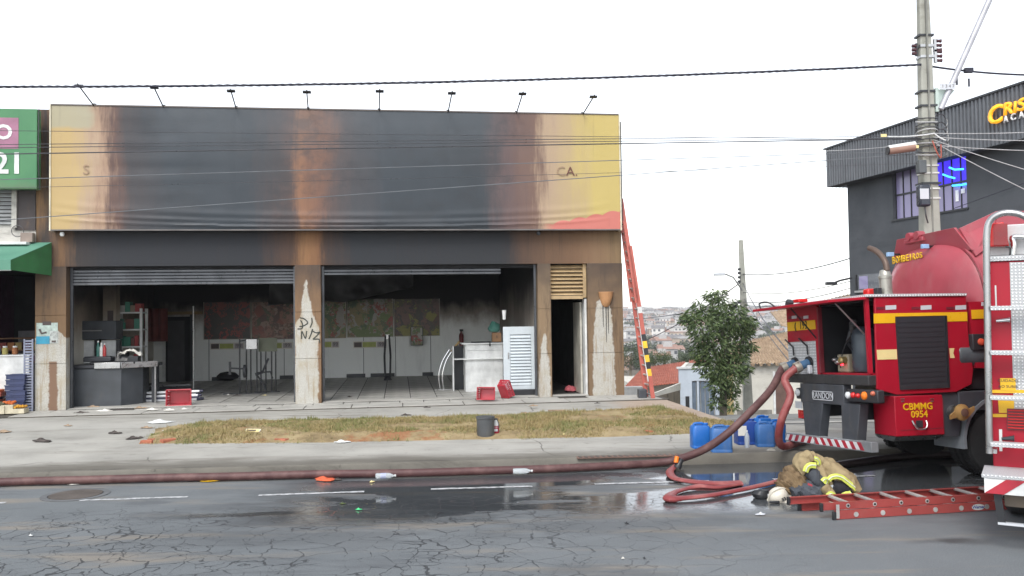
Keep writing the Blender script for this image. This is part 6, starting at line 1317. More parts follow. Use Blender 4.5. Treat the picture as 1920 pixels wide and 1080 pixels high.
# striped bumper bar
(wa, zta), (wb, ztb) = tr(1472, 811, -.06), tr(1633, 829, -.06); zba, zbb = tr(1472, 826, -.06)[1], tr(1633, 849, -.06)[1]
M_bar = paint('bar_grey', (.2, .21, .22), .5); bar = MB().hexa([(-.06, wb, zbb), (-.06, wa, zba), (-.06, wa, zta), (-.06, wb, ztb)], [(.04, wb, zbb), (.04, wa, zba), (.04, wa, zta), (.04, wb, ztb)]).build('bumper_bar', M_bar, tk, bevel=.006)
M_rs, M_ws = paint('red_reflex', (.34, .02, .035), .4), paint('white_reflex', (.6, .6, .6), .4)
def bpt(t, v): return (-.063, wa + (wb - wa) * t, (zba + (zbb - zba) * t) * (1 - v) + (zta + (ztb - zta) * t) * v)
NS = 22
for k in range(NS):
    t0, t1 = .015 + .9 * k / NS, .015 + .9 * (k + 1) / NS; sh = .03 if k < 9 else -.035
    A_ = [bpt(t0 - sh * .5, .12), bpt(t1 - sh * .5, .12), bpt(t1 + sh * .5, .86), bpt(t0 + sh * .5, .86)]
    MB().hexa(A_, [(p[0] + .002, p[1], p[2]) for p in A_]).build('stripe', M_rs if k % 2 else M_ws, bar)
# lower red locker
(b0, zb0), (b1, zt1) = ts(1681, 819, -.04), ts(1767, 740, -.04); w1k = onp(TRK, 0, b0, 1638, 780).y
bx = boxo('locker', M_tred, tk, b0, b1, -.04, w1k, zb0, zt1, .01)
sstrip('door_seam', M_rdk, ((1684, 806), (1765, 801), (1765, 802.5), (1684, 807.5)), -.043, -.0405, bx); sstrip('door_seam', M_rdk, ((1762, 746), (1763.5, 746), (1766, 801), (1764.5, 801)), -.043, -.0405, bx)
for px in (1692, 1747): u_, z_ = ts(px, 748, -.04); boxo('latch', M_steel, bx, u_ - .025, u_ + .025, -.048, -.0405, z_ - .004, z_ + .006); boxo('latch', M_steel, bx, u_ - .02, u_ + .02, -.047, -.0405, z_ - .035, z_ - .02)
def stext(body, px, py, size, mat, nm='letters', bold=0, off=-.045, par=None, shear=0, ext=.002):
    u_, z_ = ts(px, py, off); return text(nm, body, mat, par or tk, T(u_, off, z_) @ TXZ, size, ext, shear, bold)
stext('CBMMG', 1721, 762.5, .115, M_yel, bold=.002, par=bx); stext('0954', 1724, 777, .115, M_yel, 'numerals', .002, par=bx)
(h0, hz), (h1, hz2) = ts(1711, 789, -.05), ts(1737, 789, -.05); hb_ = ts(1724, 804, -.05)[1]
MB().tube(smoothpts([(h0, -.045, hz), (h0 + .01, -.075, hz - .05), (h0 + .05, -.085, hb_), (h1 - .05, -.085, hb_), (h1 - .01, -.075, hz2 - .05), (h1, -.045, hz2)], 4), .011, 8).build('handle', M_steel, bx, smooth=True)
(q0, z0), (q1, z1) = ts(1718, 802, -.045), ts(1730, 788, -.045); boxo('lock_plate', M_dark, bx, q0, q1, -.05, -.041, z0, z1, .003)
MB().hexa([(b0, -.03, zb0 - .002), (b1, -.03, zb0 - .002), (b1, w1k, zb0 - .002), (b0, w1k, zb0 - .002)], [(b0 + .05, .1, zb0 - .07), (b1, .1, zb0 - .07), (b1, w1k, zb0 - .05), (b0 + .05, w1k, zb0 - .05)]).build('locker_base', M_steel, bx)
# chassis rails, axle, wheels
boxo('chassis_rail', M_chas, tk, .1, 5.2, .55, .68, .75, 1.0); boxo('chassis_rail', M_chas, tk, .1, 5.2, 1.35, 1.48, .75, 1.0)
boxo('underbody', M_black, tk, .95, 5.0, .2, 1.85, .98, 1.15); boxo('side_frame', M_chas, tk, l1 - .18, 4.6, .02, .2, .86, 1.10, .01)
wl_, wz = ts(1866, 820, .12); WR = .44; wcx = 1.78
def wheel(x, y0, y1, zoff, lb=None):
    W_ = MB(); prof = [(.18, y0), (WR * .82, y0), (WR * .95, y0 + .02), (WR, y0 + .06), (WR, y1 - .06), (WR * .95, y1 - .02), (WR * .82, y1), (.18, y1)]
    RX = T(x, 0, WR + zoff) @ Matrix.Rotation(-math.pi / 2, 4, 'X'); t_ = W_.lathe(prof, 36, RX).build('tyre', M_rub, tk, smooth=True)
    MB().lathe([(.0, y0 + .05), (.12, y0 + .04), (.2, y0 + .1), (.28, y0 + .03), (.35, y0 + .012), (.35, y1 - .02), (0, y1 - .02)], 24, RX).build('rim', M_chas, t_, smooth=True)
    tm = MB()
    for k in range(48):
        a = 2 * math.pi * k / 48; tm.T = RX @ Matrix.Rotation(a, 4, 'Z') @ T(WR, 0, 0); tm.box(-.004, .012, -.02, .02, y0 + .05, y1 - .05)
    o = tm.build('tread', M_rub, t_); o['kind'] = 'stuff'
for y0, y1, zo in ((.06, .27, .008), (.3, .51, .02), (1.5, 1.71, .085), (1.74, 1.95, .1)): wheel(wcx, y0, y1, zo)
for y0, y1, zo in ((.06, .27, .008), (1.74, 1.95, .1)): wheel(wcx + 3.4, y0, y1, zo)
MB().tube([(wcx, .3, WR + .02), (wcx, 1.7, WR + .09)], .09, 10).build('axle', M_chas, tk)
arc = []
for k in range(15): a = math.radians(-8 + 196 * k / 14); arc.append((wcx - .57 * math.cos(a), WR + .03 + .57 * math.sin(a)))
arc2 = [(wcx + (x - wcx) * .93, WR + .03 + (z - WR - .03) * .93) for x, z in arc]
MB().prism(arc + arc2[::-1], 1, .0, .56).build('mudguard', paint('mudguard_grey', (.2, .22, .24), .45), tk, smooth=True)
MB().hexa([(b1 + .02, .04, .55), (wcx - .6, .04, .55), (wcx - .6, .3, .55), (b1 + .02, .3, .55)], [(b1 + .02, .04, 1.1), (wcx - .45, .04, 1.1), (wcx - .45, .3, 1.1), (b1 + .02, .3, 1.1)]).build('chassis_box', M_chas, tk)
# brass valve cap with two lugs
u_, z_ = ts(1803, 773, -.08); bv = MB().lathe([(.10, 0), (.10, .03), (.06, .045), (.03, .06), (0, .06)], 24, T(u_, -.07, z_) @ Matrix.Rotation(math.pi/2, 4, 'X')).build('valve_cap', paint('tan_brass', (.5, .32, .12), .4, .4), tk, smooth=True)
for sgn in (-1, 1): MB().hexa([(u_ + sgn * .08, -.10, z_ - .03 - .03), (u_ + sgn * .17, -.10, z_ - .03 + sgn * .05), (u_ + sgn * .17, -.10, z_ + .02 + sgn * .05), (u_ + sgn * .08, -.10, z_ + .03)], [(u_ + sgn * .08, -.075, z_ - .03 - .03), (u_ + sgn * .17, -.075, z_ - .03 + sgn * .05), (u_ + sgn * .17, -.075, z_ + .02 + sgn * .05), (u_ + sgn * .08, -.075, z_ + .03)]).build('lug', bpy.data.materials['tan_brass'], bv)
MB().lathe([(.05, .0), (.05, .01), (.02, .015)], 16, T(u_, -.132, z_) @ Matrix.Rotation(math.pi/2, 4, 'X')).build('boss', paint('worn_boss', (.14, .08, .06), .5), bv); MB().tube([(u_ - .03, -.03, z_), (u_ - .03, .3, z_)], .085, 12).build('valve_body', M_steel, tk, smooth=True)
# round drum beside the panel, lamp block
u_, z_ = ts(1806, 666, -.03); MB().lathe([(.0, 0), (.155, 0), (.17, .02), (.17, .4), (0, .4)], 24, T(u_ - .03, .14, z_) @ Matrix.Rotation(math.pi/2, 4, 'Y')).build('air_filter', paint('drum_grey', (.075, .09, .1), .45), tk, smooth=True)
(u0, z0), (u1, z1) = ts(1819, 657, -.0), ts(1844, 626, -.0); lk = boxo('marker_block', M_dark, tk, u0, u1, -.06, .1, z0, z1, .01); u_, z_ = ts(1840, 641, -.07); MB().lathe([(.045, 0), (.04, .025), (.015, .04), (0, .04)], 16, T(u_, -.061, z_) @ Matrix.Rotation(math.pi/2, 4, 'X')).build('lens', paint('orange_red_lens', (.7, .1, .05), .3), lk, smooth=True)
MB().tube([(u1 + .02, .25, 1.42), (u1 + .5, .25, 1.42)], .12, 14).build('silencer', M_steel, tk, smooth=True); boxo('bracket', M_black, tk, u0, u1 + .6, .1, .5, 1.12, 1.75)
# tank: elliptical barrel with domed rear head
hl, _ = ts(1850, 560, .02); zt0 = onp(TRK, 1, 1.0, 1800, 432).z
TC = 1.03; TA = 1.02; TZC = 2.04; TB_ = 1.06
NSG = 56
def ring(l, sc_): return [(l, TC - TA * sc_ * math.cos(2*math.pi*k/NSG), TZC + TB_ * sc_ * math.sin(2*math.pi*k/NSG)) for k in range(NSG)]
def super_ring(l, sc_):
    R = []
    for k in range(NSG):
        a = 2*math.pi*k/NSG; c_, s_ = math.cos(a), math.sin(a); e = 2/2.5
        R.append((l, TC - TA*sc_*math.copysign(abs(c_)**e, c_), TZC + TB_*sc_*math.copysign(abs(s_)**e, s_)))
    return R
LH = hl + .02
m = MB(); rings = [(5.3, 1.0), (LH + .0, 1.0), (LH - .03, .985)]
vs = [p for l, s_ in rings for p in super_ring(l, s_)]; m.add(vs, [(i*NSG+k, i*NSG+(k+1)%NSG, (i+1)*NSG+(k+1)%NSG, (i+1)*NSG+k) for i in range(2) for k in range(NSG)])
m.build('tank_barrel', M_tank, tk, smooth=True)
m = MB(); hr = [(LH - .035, .98), (LH - .1, .93), (LH - .16, .8), (LH - .2, .6), (LH - .225, .35), (LH - .235, .02)]
vs = [p for l, s_ in hr for p in super_ring(l, s_)]; m.add(vs, [(i*NSG+k, i*NSG+(k+1)%NSG, (i+1)*NSG+(k+1)%NSG, (i+1)*NSG+k) for i in range(len(hr)-1) for k in range(NSG)])
m.build('tank_head', M_tank, tk, smooth=True)
m = MB(); m.tube([*super_ring(LH - .015, 1.006)] + [super_ring(LH - .015, 1.006)[0]], .018, 6, cap=False); m.build('rim', M_tank, tk, smooth=True)
m = MB(); wse = tr(1733, 500, LH - .2)[0]
m.tube([(LH - .235, wse, TZC - .3), (LH - .225, wse, TZC + .3), (LH - .19, wse - .02, TZC + .6), (LH - .1, wse - .03, TZC + .9)], .006, 5); m.build('head_seam', M_rdk, tk)
# lower band on the tank flank
def tstrip(nm, mt, pts): return MB().prism([ts(*p, -.012) for p in pts], 1, -.012, -.002).build(nm, mt, tk)
MB().prism([ts(*p, .0) for p in ((1816, 566), (1990, 560), (1990, 690), (1830, 690), (1824, 640))], 1, .0, .05).build('tank_skirt', M_tred, tk)
tstrip('yellow_stripe', M_yel, ((1822, 581), (1852, 580), (1852, 597), (1823, 598))); tstrip('reflector', M_refl, ((1841, 566.5), (1850, 566), (1850, 573), (1841, 573.5)))
tstrip('yellow_stripe', M_yel, ((1870, 579), (1985, 575), (1985, 592), (1870, 596)))
# raised coaming round the tank top
ZT = TZC + TB_
m = MB(); yN, yF = .30, 1.80
m.hexa([(LH + .32, yN, ZT - .12), (5.2, yN, ZT - .12), (5.2, yN - .02, ZT + .33), (LH + .48, yN - .02, ZT + .33)], [(LH + .32, yN + .03, ZT - .12), (5.2, yN + .03, ZT - .12), (5.2, yN + .01, ZT + .33), (LH + .48, yN + .01, ZT + .33)]); m.build('coaming_side', M_tank, tk)
m = MB(); m.hexa([(LH + .32, yF, ZT - .12), (5.2, yF, ZT - .12), (5.2, yF + .02, ZT + .3), (LH + .32, yF + .02, ZT + .12)], [(LH + .32, yF + .03, ZT - .12), (5.2, yF + .03, ZT - .12), (5.2, yF + .05, ZT + .3), (LH + .32, yF + .05, ZT + .12)]); m.build('coaming_side', M_tank, tk)
m = MB(); m.hexa([(LH - .02, .22, ZT - .20), (LH - .02, 1.85, ZT - .12), (LH - .12, 1.6, ZT + .13), (LH - .12, .40, ZT + .12)], [(LH + .02, .22, ZT - .20), (LH + .02, 1.85, ZT - .12), (LH - .08, 1.6, ZT + .13), (LH - .08, .40, ZT + .12)]); m.build('coaming_rear', M_tank, tk, bevel=.004)
m = MB(); m.hexa([(LH - .08, .34, ZT + .1), (LH + .47, .30, ZT + .33), (LH + .33, .30, ZT - .12), (LH + .02, .2, ZT - .28)], [(LH - .08, .37, ZT + .1), (LH + .47, .33, ZT + .33), (LH + .33, .33, ZT - .12), (LH + .02, .24, ZT - .28)]); m.build('coaming_corner', M_tank, tk)
boxo('top_deck', M_tank, tk, LH + .02, 5.2, .34, 1.8, ZT - .05, ZT - .03)
for px, py in ((1709, 444), (1724, 441)):
    q = onp(TRK, 0, LH - .1, px, py); h = MB().lathe([(.0, -.06), (.055, -.06), (.06, -.02), (.06, .05), (.045, .06), (0, .06)], 14, T(LH - .1, q.y, q.z) @ Matrix.Rotation(math.pi/2, 4, 'Y')).build('vent_cap', M_tank, tk, smooth=True)
q = onp(TRK, 0, LH - .1, 1716, 447); boxo('vent_base', M_tank, tk, LH - .14, LH - .04, q.y - .2, q.y + .2, q.z - .06, q.z - .0, .01)
M_bluef = paint('blue_fitting', (.25, .4, .6), .4)
for px, py in ((1733, 462), (1668, 477)): q = onp(TRK, 0, LH - .2, px, py); boxo('fitting', M_bluef, tk, LH - .24, LH - .14, q.y - .025, q.y + .025, q.z - .03, q.z + .03, .005); boxo('fitting_clip', M_black, tk, LH - .14, LH - .0, q.y - .02, q.y + .02, q.z - .012, q.z + .012)
def dome_l(w_, z_):
    q = (abs((w_ - TC) / TA) ** 2.5 + abs((z_ - TZC) / TB_) ** 2.5) ** .4
    for (l0, s0), (l1, s1) in zip(hr, hr[1:]):
        if q >= s1: return l0 + (l1 - l0) * max(0, (s0 - q) / (s0 - s1)) if q <= s0 else l0
    return hr[-1][0]
for k, ch in enumerate('BOMBEIROS'):
    x0 = 1673 + k * 6.35; x1 = x0 + (3.2 if ch == 'I' else 5.4); x0 += 1 if ch == 'I' else 0; yb_ = 495.5 - k * 1.4; yt_ = 481.5 - k * 1.05; o_ = LH - .2
    for _ in range(5): o_ = min(dome_l(*tr((x0 + x1) / 2, yb_, o_)), dome_l(*tr((x0 + x1) / 2, yt_, o_))) - .012
    (wa_, z0_), (wb_, _z) = tr(x0, yb_, o_), tr(x1, yb_, o_); zt1 = tr(x0, yt_, o_)[1]
    fit_text('letter', ch, M_yel, tk, Matrix(((0, 0, -1, o_), (-1, 0, 0, 0), (0, 1, 0, 0), (0, 0, 0, 1))), -wa_, -wb_, z0_, zt1, -.01)
# exhaust stack, beacon
q = onp(TRK, 0, .35, 1661, 540); sx_, sy_ = .35, q.y; zb0_, zt0_ = zrt + .035, onp(TRK, 0, .35, 1661, 507).z
st = MB().lathe([(.075, zb0_), (.075, zt0_ - .1), (.083, zt0_ - .1), (.083, zt0_ - .07), (.072, zt0_ - .06), (.06, zt0_), (.036, zt0_ + .01)], 20, T(sx_, sy_, 0)).build('exhaust_stack', paint('stack_steel', (.36, .35, .31), .4, .6, dirt=(.2, .13, .08), dirt_amt=.6), tk, smooth=True)
pts = [(lambda p: (.35, p.y, p.z))(onp(TRK, 0, .35, *c_)) for c_ in ((1663, 508), (1660, 492), (1651, 478), (1640, 469), (1630, 465))]
MB().tube(smoothpts(pts, 4), .036, 12).build('tail_pipe', paint('scorched_pipe', (.13, .09, .07), .5, .4), st, smooth=True)
q = onp(TRK, 0, .2, 1629, 549); boxo('beacon', M_redlens, tk, .15, .27, q.y - .06, q.y + .06, zrt + .036, q.z + .05, .02); q = onp(TRK, 0, .2, 1642, 545); boxo('beacon_bracket', M_dark, tk, .18, .24, q.y - .07, q.y + .02, zrt + .036, q.z + .03, .005)
# hose inlets on the tread sheet
INL = []
for px, py in ((1485, 684), (1511, 683)):
    w_, z_ = tr(px, py, -.06); A_ = Vector((-.012, w_ - .03, z_ + .03)); d_ = Vector((-1, .12, -.38)).normalized()
    cp = MB().tube([A_ + Vector((.01, 0, 0)), A_ + d_ * .03], .085, 16).build('inlet_ring', M_black, tk); MB().tube([A_, A_ + d_ * .16], .058, 14).build('inlet', paint('inlet_blue', (.06, .14, .25), .4), cp, smooth=True); MB().tube([A_ + d_ * .15, A_ + d_ * .23], .075, 14).build('coupling', paint('coupling_metal', (.45, .42, .36), .35, .6), cp, smooth=True); boxo('drain_cap', M_refl, cp, A_.x - .08, A_.x - .02, A_.y - .1, A_.y - .04, A_.z - .16, A_.z - .04, .015)
    MB().tube([A_ + Vector((-.02, .02, .1)), A_ + Vector((-.02, .03, .22)), A_ + Vector((-.03, .22, .33))], .012, 6).build('lever', M_black, cp); INL.append(TRK @ (A_ + d_ * .22))
# cab, ahead of the tank and hidden by the other truck
cabm = MB(); cabm.prism([(5.4, .7), (7.0, .7), (7.1, 1.4), (6.9, 2.6), (5.4, 2.7)], 1, .05, 2.0); cab = cabm.build('cab', M_tred, tk, bevel=.03)
# ================================================================ second fire truck, cut by the frame
_e = dep(1850, 700, 8.0); ENG = frame(_e.x, 8.0, 0, -math.radians(31.5))
def eg(px, py, off=0.0): p = onp(ENG, 1, off, px, py); return p.x, p.z
en = thing('fire_engine', 'red fire engine with a rear ladder and tread plate, cut off by the right edge', 'fire engine', ENG)
def epoly(nm, mt, pts, d0, d1, par=None, **k): return MB().prism([eg(*p, d0) for p in pts], 1, d0, d1).build(nm, mt, par or en, **k)
M_tread2 = tread_mat('bright_tread_plate', 34)
x_a, z_a = eg(1849, 491); x_b, z_b = eg(1863, 884); x_r = eg(2060, 700)[0]
MB().prism([(x_a, z_a), (x_r + 1, z_a), (x_r + 1, z_b), (x_b, z_b)], 1, .0, .06).build('rear_panel', M_tred, en, bevel=.01)
MB().prism([(x_a + .01, z_a), (x_r + 1, z_a), (x_r + 1, z_b), (x_b + .01, z_b)], 1, .061, 5.0).build('body', M_tred, en, bevel=.01)
boxo('roof_plate', M_tread2, en, x_a - .01, x_r + 1, -.02, 5.0, z_a + .002, z_a + .05, .004)
MB().prism([(eg(1848, 498)[0], z_a + .06), (x_r, z_a + .06), (x_r, z_a + .35), (eg(1860, 470)[0], z_a + .35), ], 1, .15, 4.8).build('roof_locker', paint('roof_grey', (.5, .5, .5), .45), en, bevel=.01)
epoly('tread_strip', M_tread2, ((1893, 492), (2060, 487), (2060, 770), (1901, 770)), -.006, -.001)
epoly('white_reflector', M_white, ((1865, 535), (1868, 535), (1869.5, 578), (1866.5, 578)), -.005, -.001); epoly('white_reflector', M_white, ((1873, 805), (1879, 805), (1879.5, 846), (1874, 846)), -.005, -.001)
epoly('yellow_band', M_yel, ((1857, 731), (2060, 731), (2060, 737), (1857, 737)), -.008, -.002); epoly('yellow_band', M_yel, ((1871, 742), (1901, 743), (1902, 774), (1873, 774)), -.008, -.002); epoly('yellow_band', M_yel, ((1858, 776), (2060, 777), (2060, 783), (1858, 782)), -.008, -.002)
lbp = epoly('warning_label', M_yel, ((1875, 709), (1904, 709.5), (1905, 733), (1876, 732)), -.014, -.009); 
x_, z_ = eg(1890, 714, -.015); text('letters', 'CUIDADO', M_dark, lbp, T(x_, -.0155, z_) @ TXZ, .036, .0008); x_, z_ = eg(1890, 725, -.015); text('letters', 'AO SUBIR', M_dark, lbp, T(x_, -.016, z_) @ TXZ, .036, .0008)
lv_ = epoly('louvre', M_rdk, ((1888, 766), (2060, 768), (2060, 810), (1888, 806)), -.012, -.001)
for k in range(7): x_, z_ = eg(1890, 769 + k * 5.4, -.02); boxo('slat', M_redlens, lv_, x_, x_ + .7, -.03, -.0125, z_ - .006, z_ + .004)
# rear ladder: bent tube rail and tread rungs
rail = [(1855.5, 850), (1854, 760), (1852, 620), (1850, 480), (1851, 432), (1858, 412), (1873, 402), (1892, 399), (1915, 403), (1935, 418), (1945, 450)]
MB().tube(smoothpts([(lambda q: (q[0], -.14, q[1]))(eg(*p, -.14)) for p in rail], 5) + [(eg(1945, 450, -.14)[0] + .01, -.14, .7)], .03, 12).build('ladder_rail', M_steel, en, smooth=True)
for py in (577, 661, 746, 834):
    x0, z0 = eg(1857, py, -.15); x1, z1 = eg(1944, py, -.15); boxo('ladder_rung', M_tread2, en, x0, x1, -.2, -.09, z1 - .022 + (z0 - z1) * .5, z1 + .018 + (z0 - z1) * .5, .005)
boxo('rail_mount', M_steel, en, eg(1857, 700, -.14)[0], eg(1860, 700, -.14)[0] + .02, -.14, -.001, eg(1857, 850, -.14)[1], eg(1857, 842, -.14)[1])
for (xa_, ya_, xb_, yb_, nm_) in ((1868, 602, 1894, 600, 'nozzle'), (1878, 823, 1902, 822, 'door_latch')):
    a_, b_ = eg(xa_, ya_, -.06), eg(xb_, yb_, -.06); MB().tube([(a_[0], -.06, a_[1]), (b_[0] - .02, -.06, b_[1]), (b_[0], -.06, b_[1])], [.014, .022, .03], 10).build(nm_, M_chrome if nm_ == 'nozzle' else M_dark, en, smooth=True)
rl = epoly('beacon_box', M_redlens, ((1848, 420), (1882, 416), (1892, 461), (1846, 463)), .02, .16, bevel=.01); epoly('beacon_lens', paint('deep_red_lens', (.25, .01, .015), .2), ((1862, 419), (1889, 419), (1890, 459), (1864, 460)), .005, .019, rl)
MB().tube(smoothpts([(lambda q: (q[0], .1, q[1]))(eg(*p, .1)) for p in ((1900, 478), (1901, 455), (1898, 446), (1910, 444), (1940, 447))], 4), .025, 10).build('monitor_pipe', M_chrome, en, smooth=True)
MB().tube(smoothpts([(lambda q: (q[0], .0, q[1]))(eg(*p, .0)) for p in ((1885, 462), (1894, 466), (1893, 480), (1888, 490))], 4), .008, 6).build('lead', M_black, en)
# step, stripes, under-frame
x0, z0 = eg(1840, 889, -.5); step = boxo('rear_step', M_tread2, en, x0, x_r + 1, -.5, .02, z0 - .03, z0 + .0, .004)
zs_b = eg(1850, 925, -.5)[1]; sb = boxo('step_face', M_white, en, x0 + .02, x_r + 1, -.49, -.46, zs_b, z0 - .032)
hh = z0 - .034 - zs_b
for k in range(9):
    xx = x0 + .02 + k * .3; MB().hexa([(xx, -.496, zs_b + .001), (xx + .15, -.496, zs_b + .001), (xx + .15 + .17, -.496, z0 - .034), (xx + .17, -.496, z0 - .034)], [(xx, -.4905, zs_b + .001), (xx + .15, -.4905, zs_b + .001), (xx + .15 + .17, -.4905, z0 - .034), (xx + .17, -.4905, z0 - .034)]).build('stripe', M_rs, sb)
xa_, za_ = eg(1870, 926, -.42); xb_, zb_e = eg(1876, 980, -.42)
MB().hexa([(xa_ - .03, -.44, za_), (xa_ + .03, -.44, za_), (xa_ + .03, -.38, za_), (xa_ - .03, -.38, za_)], [(xb_ - .02, -.44, zb_e), (xb_ + .04, -.44, zb_e), (xb_ + .04, -.38, zb_e), (xb_ - .02, -.38, zb_e)]).build('underrun_post', M_black, en); boxo('underrun_bar', M_refl, en, xb_ - .02, x_r + 1, -.45, -.4, zb_e - .012, zb_e + .008); boxo('tow_beam', paint('muddy_beam', (.16, .13, .1), .8), en, xa_ + .05, x_r, -.3, -.2, za_ - .13, za_ - .02, .01)
for xx in (1.0, ): pass
ENW = T(x_a + .5, 1.6, 0)
for yy in (1.2, 4.3):
    m = MB().lathe([(.2, 0), (.42, 0), (.48, .05), (.48, .25), (.42, .3), (.2, .3)], 32, T(x_b + .05, yy, .48) @ Matrix.Rotation(math.pi/2, 4, 'Y')); t_ = m.build('tyre', M_rub, en, smooth=True)
boxo('under_frame', M_black, en, x_b + .35, x_r + .6, .3, 4.8, .45, z_b - .002)
# ================================================================ hoses
def flatw(pts): return pts
M_hose = Gr('maroon_hose', .6); g = M_hose; g.color(g.mix(g.smooth(g.noise(5, 5, .6), .4, .7), (.075, .03, .03), (.135, .068, .062))); g.bump(g.noise(40, 2), .2, .004); M_hose = g.mat
M_rhose = Gr('red_hose', .5); g = M_rhose; g.color(g.mix(g.smooth(g.noise(4, 5, .6), .4, .7), (.22, .04, .042), (.33, .11, .1))); g.bump(g.noise(40, 2), .2, .004); M_rhose = g.mat
def hose(lb, pts, r, mat, n=8, flat=1.0, nm='fire_hose', seg=14, grp=None):
    P_ = smoothpts(pts, n); o0 = Vector((P_[0].x, P_[0].y, 0)); m = MB(); m.tube([p - o0 for p in P_], r if not callable(r) else [r(i / (len(P_) - 1)) for i in range(len(P_))], seg, flat=flat, upv=(0, 0, 1))
    o = m.build(nm, mat, None, smooth=True); o.location = o0; return tag(o, lb, 'hose', grp)
hp = [gnd(px, py, .062) for px, py in ((-160, 915), (0, 904), (150, 900), (300, 896), (450, 893), (600, 889), (760, 887), (900, 883), (1050, 878), (1170, 872), (1240, 867))]
hp += [dep(1285, 857, 11.75), dep(1325, 840, 11.62), dep(1365, 812, 11.55), dep(1405, 774, 11.6), dep(1445, 731, 11.85), INL[0]]
hose('thick maroon hose lying along the kerb and rising to the left truck inlet', hp, .053, M_hose)
rp = [INL[1], INL[1] + Vector((-.16, -.02, -.15)), dep(1482, 742, 11.6), dep(1466, 785, 11.6), dep(1460, 822, 11.75), dep(1470, 837, 12.0), dep(1500, 828, 12.6), dep(1540, 812, 13.3)]
hose('bright red hose hanging in a bend from the right truck inlet', rp, .053, M_rhose)
hose('dark hose lying along the kerb behind the gear pile and under the tank truck', [gnd(1500, 888, .05), gnd(1560, 874, .05), gnd(1610, 866, .05), gnd(1680, 857, .05), gnd(1760, 852, .05), gnd(1850, 850, .05)], .05, paint('wet_black_hose', (.035, .025, .026), .4))
# flattened red hose doubled back on the wet road
lp = [gnd(1268, 872, .05), gnd(1256, 884, .045), gnd(1264, 896, .04), gnd(1290, 902, .04), gnd(1330, 906, .035), gnd(1360, 907, .03), gnd(1389, 906, .03)]
hose('short flattened red hose end curling below the maroon hose', lp, lambda t: .045 + .045 * t, M_rhose, 6, .36)
lp = [gnd(1385, 908, .03), gnd(1345, 914, .03), gnd(1312, 912, .04), gnd(1285, 917, .03), gnd(1262, 925, .04), gnd(1256, 935, .04), gnd(1280, 934, .035), gnd(1330, 929, .035), gnd(1400, 916, .035), gnd(1455, 903, .035), gnd(1500, 889, .04)]
hose('flattened red hose doubled back in a loop on the wet asphalt', lp, lambda t: .044 + .035 * math.exp(-((t - .5) / .08) ** 2) + .012 * math.exp(-((t - .2) / .05) ** 2), M_rhose, 6, .5)
p = gnd(1270, 884); q = thing('hose_coupling', 'orange and black hose coupling on the wet road under the maroon hose', 'coupling', T(p.x, p.y, 0)); m = MB(); m.lathe([(.05, 0), (.05, .05), (.035, .07), (.035, .13)], 12, T(0, 0, .05) @ Matrix.Rotation(.5, 4, 'Y')); m.build('body', M_black, q, smooth=True); MB().tube([(-.02, -.02, .12), (.0, .0, .2)], .03, 8).build('collar', M_orange, q)
# ================================================================ red ladder lying on the road
_a, _b = gnd(1568, 975), gnd(1900, 955); LY_ = math.atan2(_b.y - _a.y, _b.x - _a.x); LAD = frame(_a.x, _a.y, 0, LY_)
def la(px, py, off=0.0): p = onp(LAD, 1, off, px, py); return p.x, p.z
ld = thing('extension_ladder', 'red two-section extension ladder lying on the road beside the gear pile', 'ladder', LAD)
M_lad = paint('ladder_red', (.29, .05, .045), .45, var=.12, dirt=(.25, .1, .08), dirt_amt=.4); M_alu = paint('ladder_aluminium', (.55, .54, .52), .4, .6)
def rail(x0, x1, y, z0, z1, nm='rail'):
    # C-section: web with two flanges turned inwards
    s_ = 1 if y < .2 else -1; m = MB(); pr = [(y, z0), (y + s_ * .035, z0), (y + s_ * .035, z0 + .008), (y + s_ * .008, z0 + .008), (y + s_ * .008, z1 - .008), (y + s_ * .035, z1 - .008), (y + s_ * .035, z1), (y, z1)]
    m.prism(pr, 0, x0, x1); return m.build(nm, M_lad, ld)
LW = .46; XL = 3.4
r1 = rail(0, XL, 0, .005, .088); r2 = rail(-.13, XL, LW, .005, .088)
r3 = rail(-.13, XL - .1, .045, .091, .165); r4 = rail(-.30, XL - .1, LW - .045, .091, .165)
for k in range(11): 
    x = .22 + k * .30
    if x < XL: MB().tube([(x, -.004, .046), (x, LW + .004, .046)], .018, 10).build('rung', M_alu, ld, smooth=True); MB().lathe([(.017, 0), (.026, 0), (.026, .006), (.017, .006)], 14, T(x, -.0005, .046) @ Matrix.Rotation(math.pi/2, 4, 'X')).build('rung_ring', M_alu, ld, smooth=True); MB().lathe([(.0, 0), (.015, 0), (.015, .004), (0, .004)], 12, T(x, -.002, .046) @ Matrix.Rotation(math.pi/2, 4, 'X')).build('rung_hole', M_black, ld)
    x = .16 + k * .30
    if x < XL - .2: boxo('rung', M_alu, ld, x - .02, x + .02, .054, LW - .054, .14, .166, .005); MB().lathe([(.0, 0), (.022, 0), (.022, .005), (.0, .005)], 14, T(x, .0445, .128) @ Matrix.Rotation(math.pi/2, 4, 'X')).build('rung_ring', M_alu, ld); MB().lathe([(.0, 0), (.012, 0), (.012, .003), (0, .003)], 12, T(x, .0392, .128) @ Matrix.Rotation(math.pi/2, 4, 'X')).build('rung_hole', M_black, ld)
for x, y in ((-.012, 0), (-.142, LW)): boxo('rail_foot', M_black, ld, x - .03, x + .01, y - .012, y + .012, .0, .085, .004)
boxo('end_bracket', M_alu, ld, .0, .035, -.006, -.0005, .015, .155); boxo('end_bracket', M_alu, ld, -.02, .0, .046, .1, .091, .166); boxo('rail_foot', M_black, ld, -.15, -.12, .03, .06, .08, .165, .003); boxo('rail_foot', M_black, ld, -.32, -.29, LW - .075, LW - .04, .08, .165, .003)
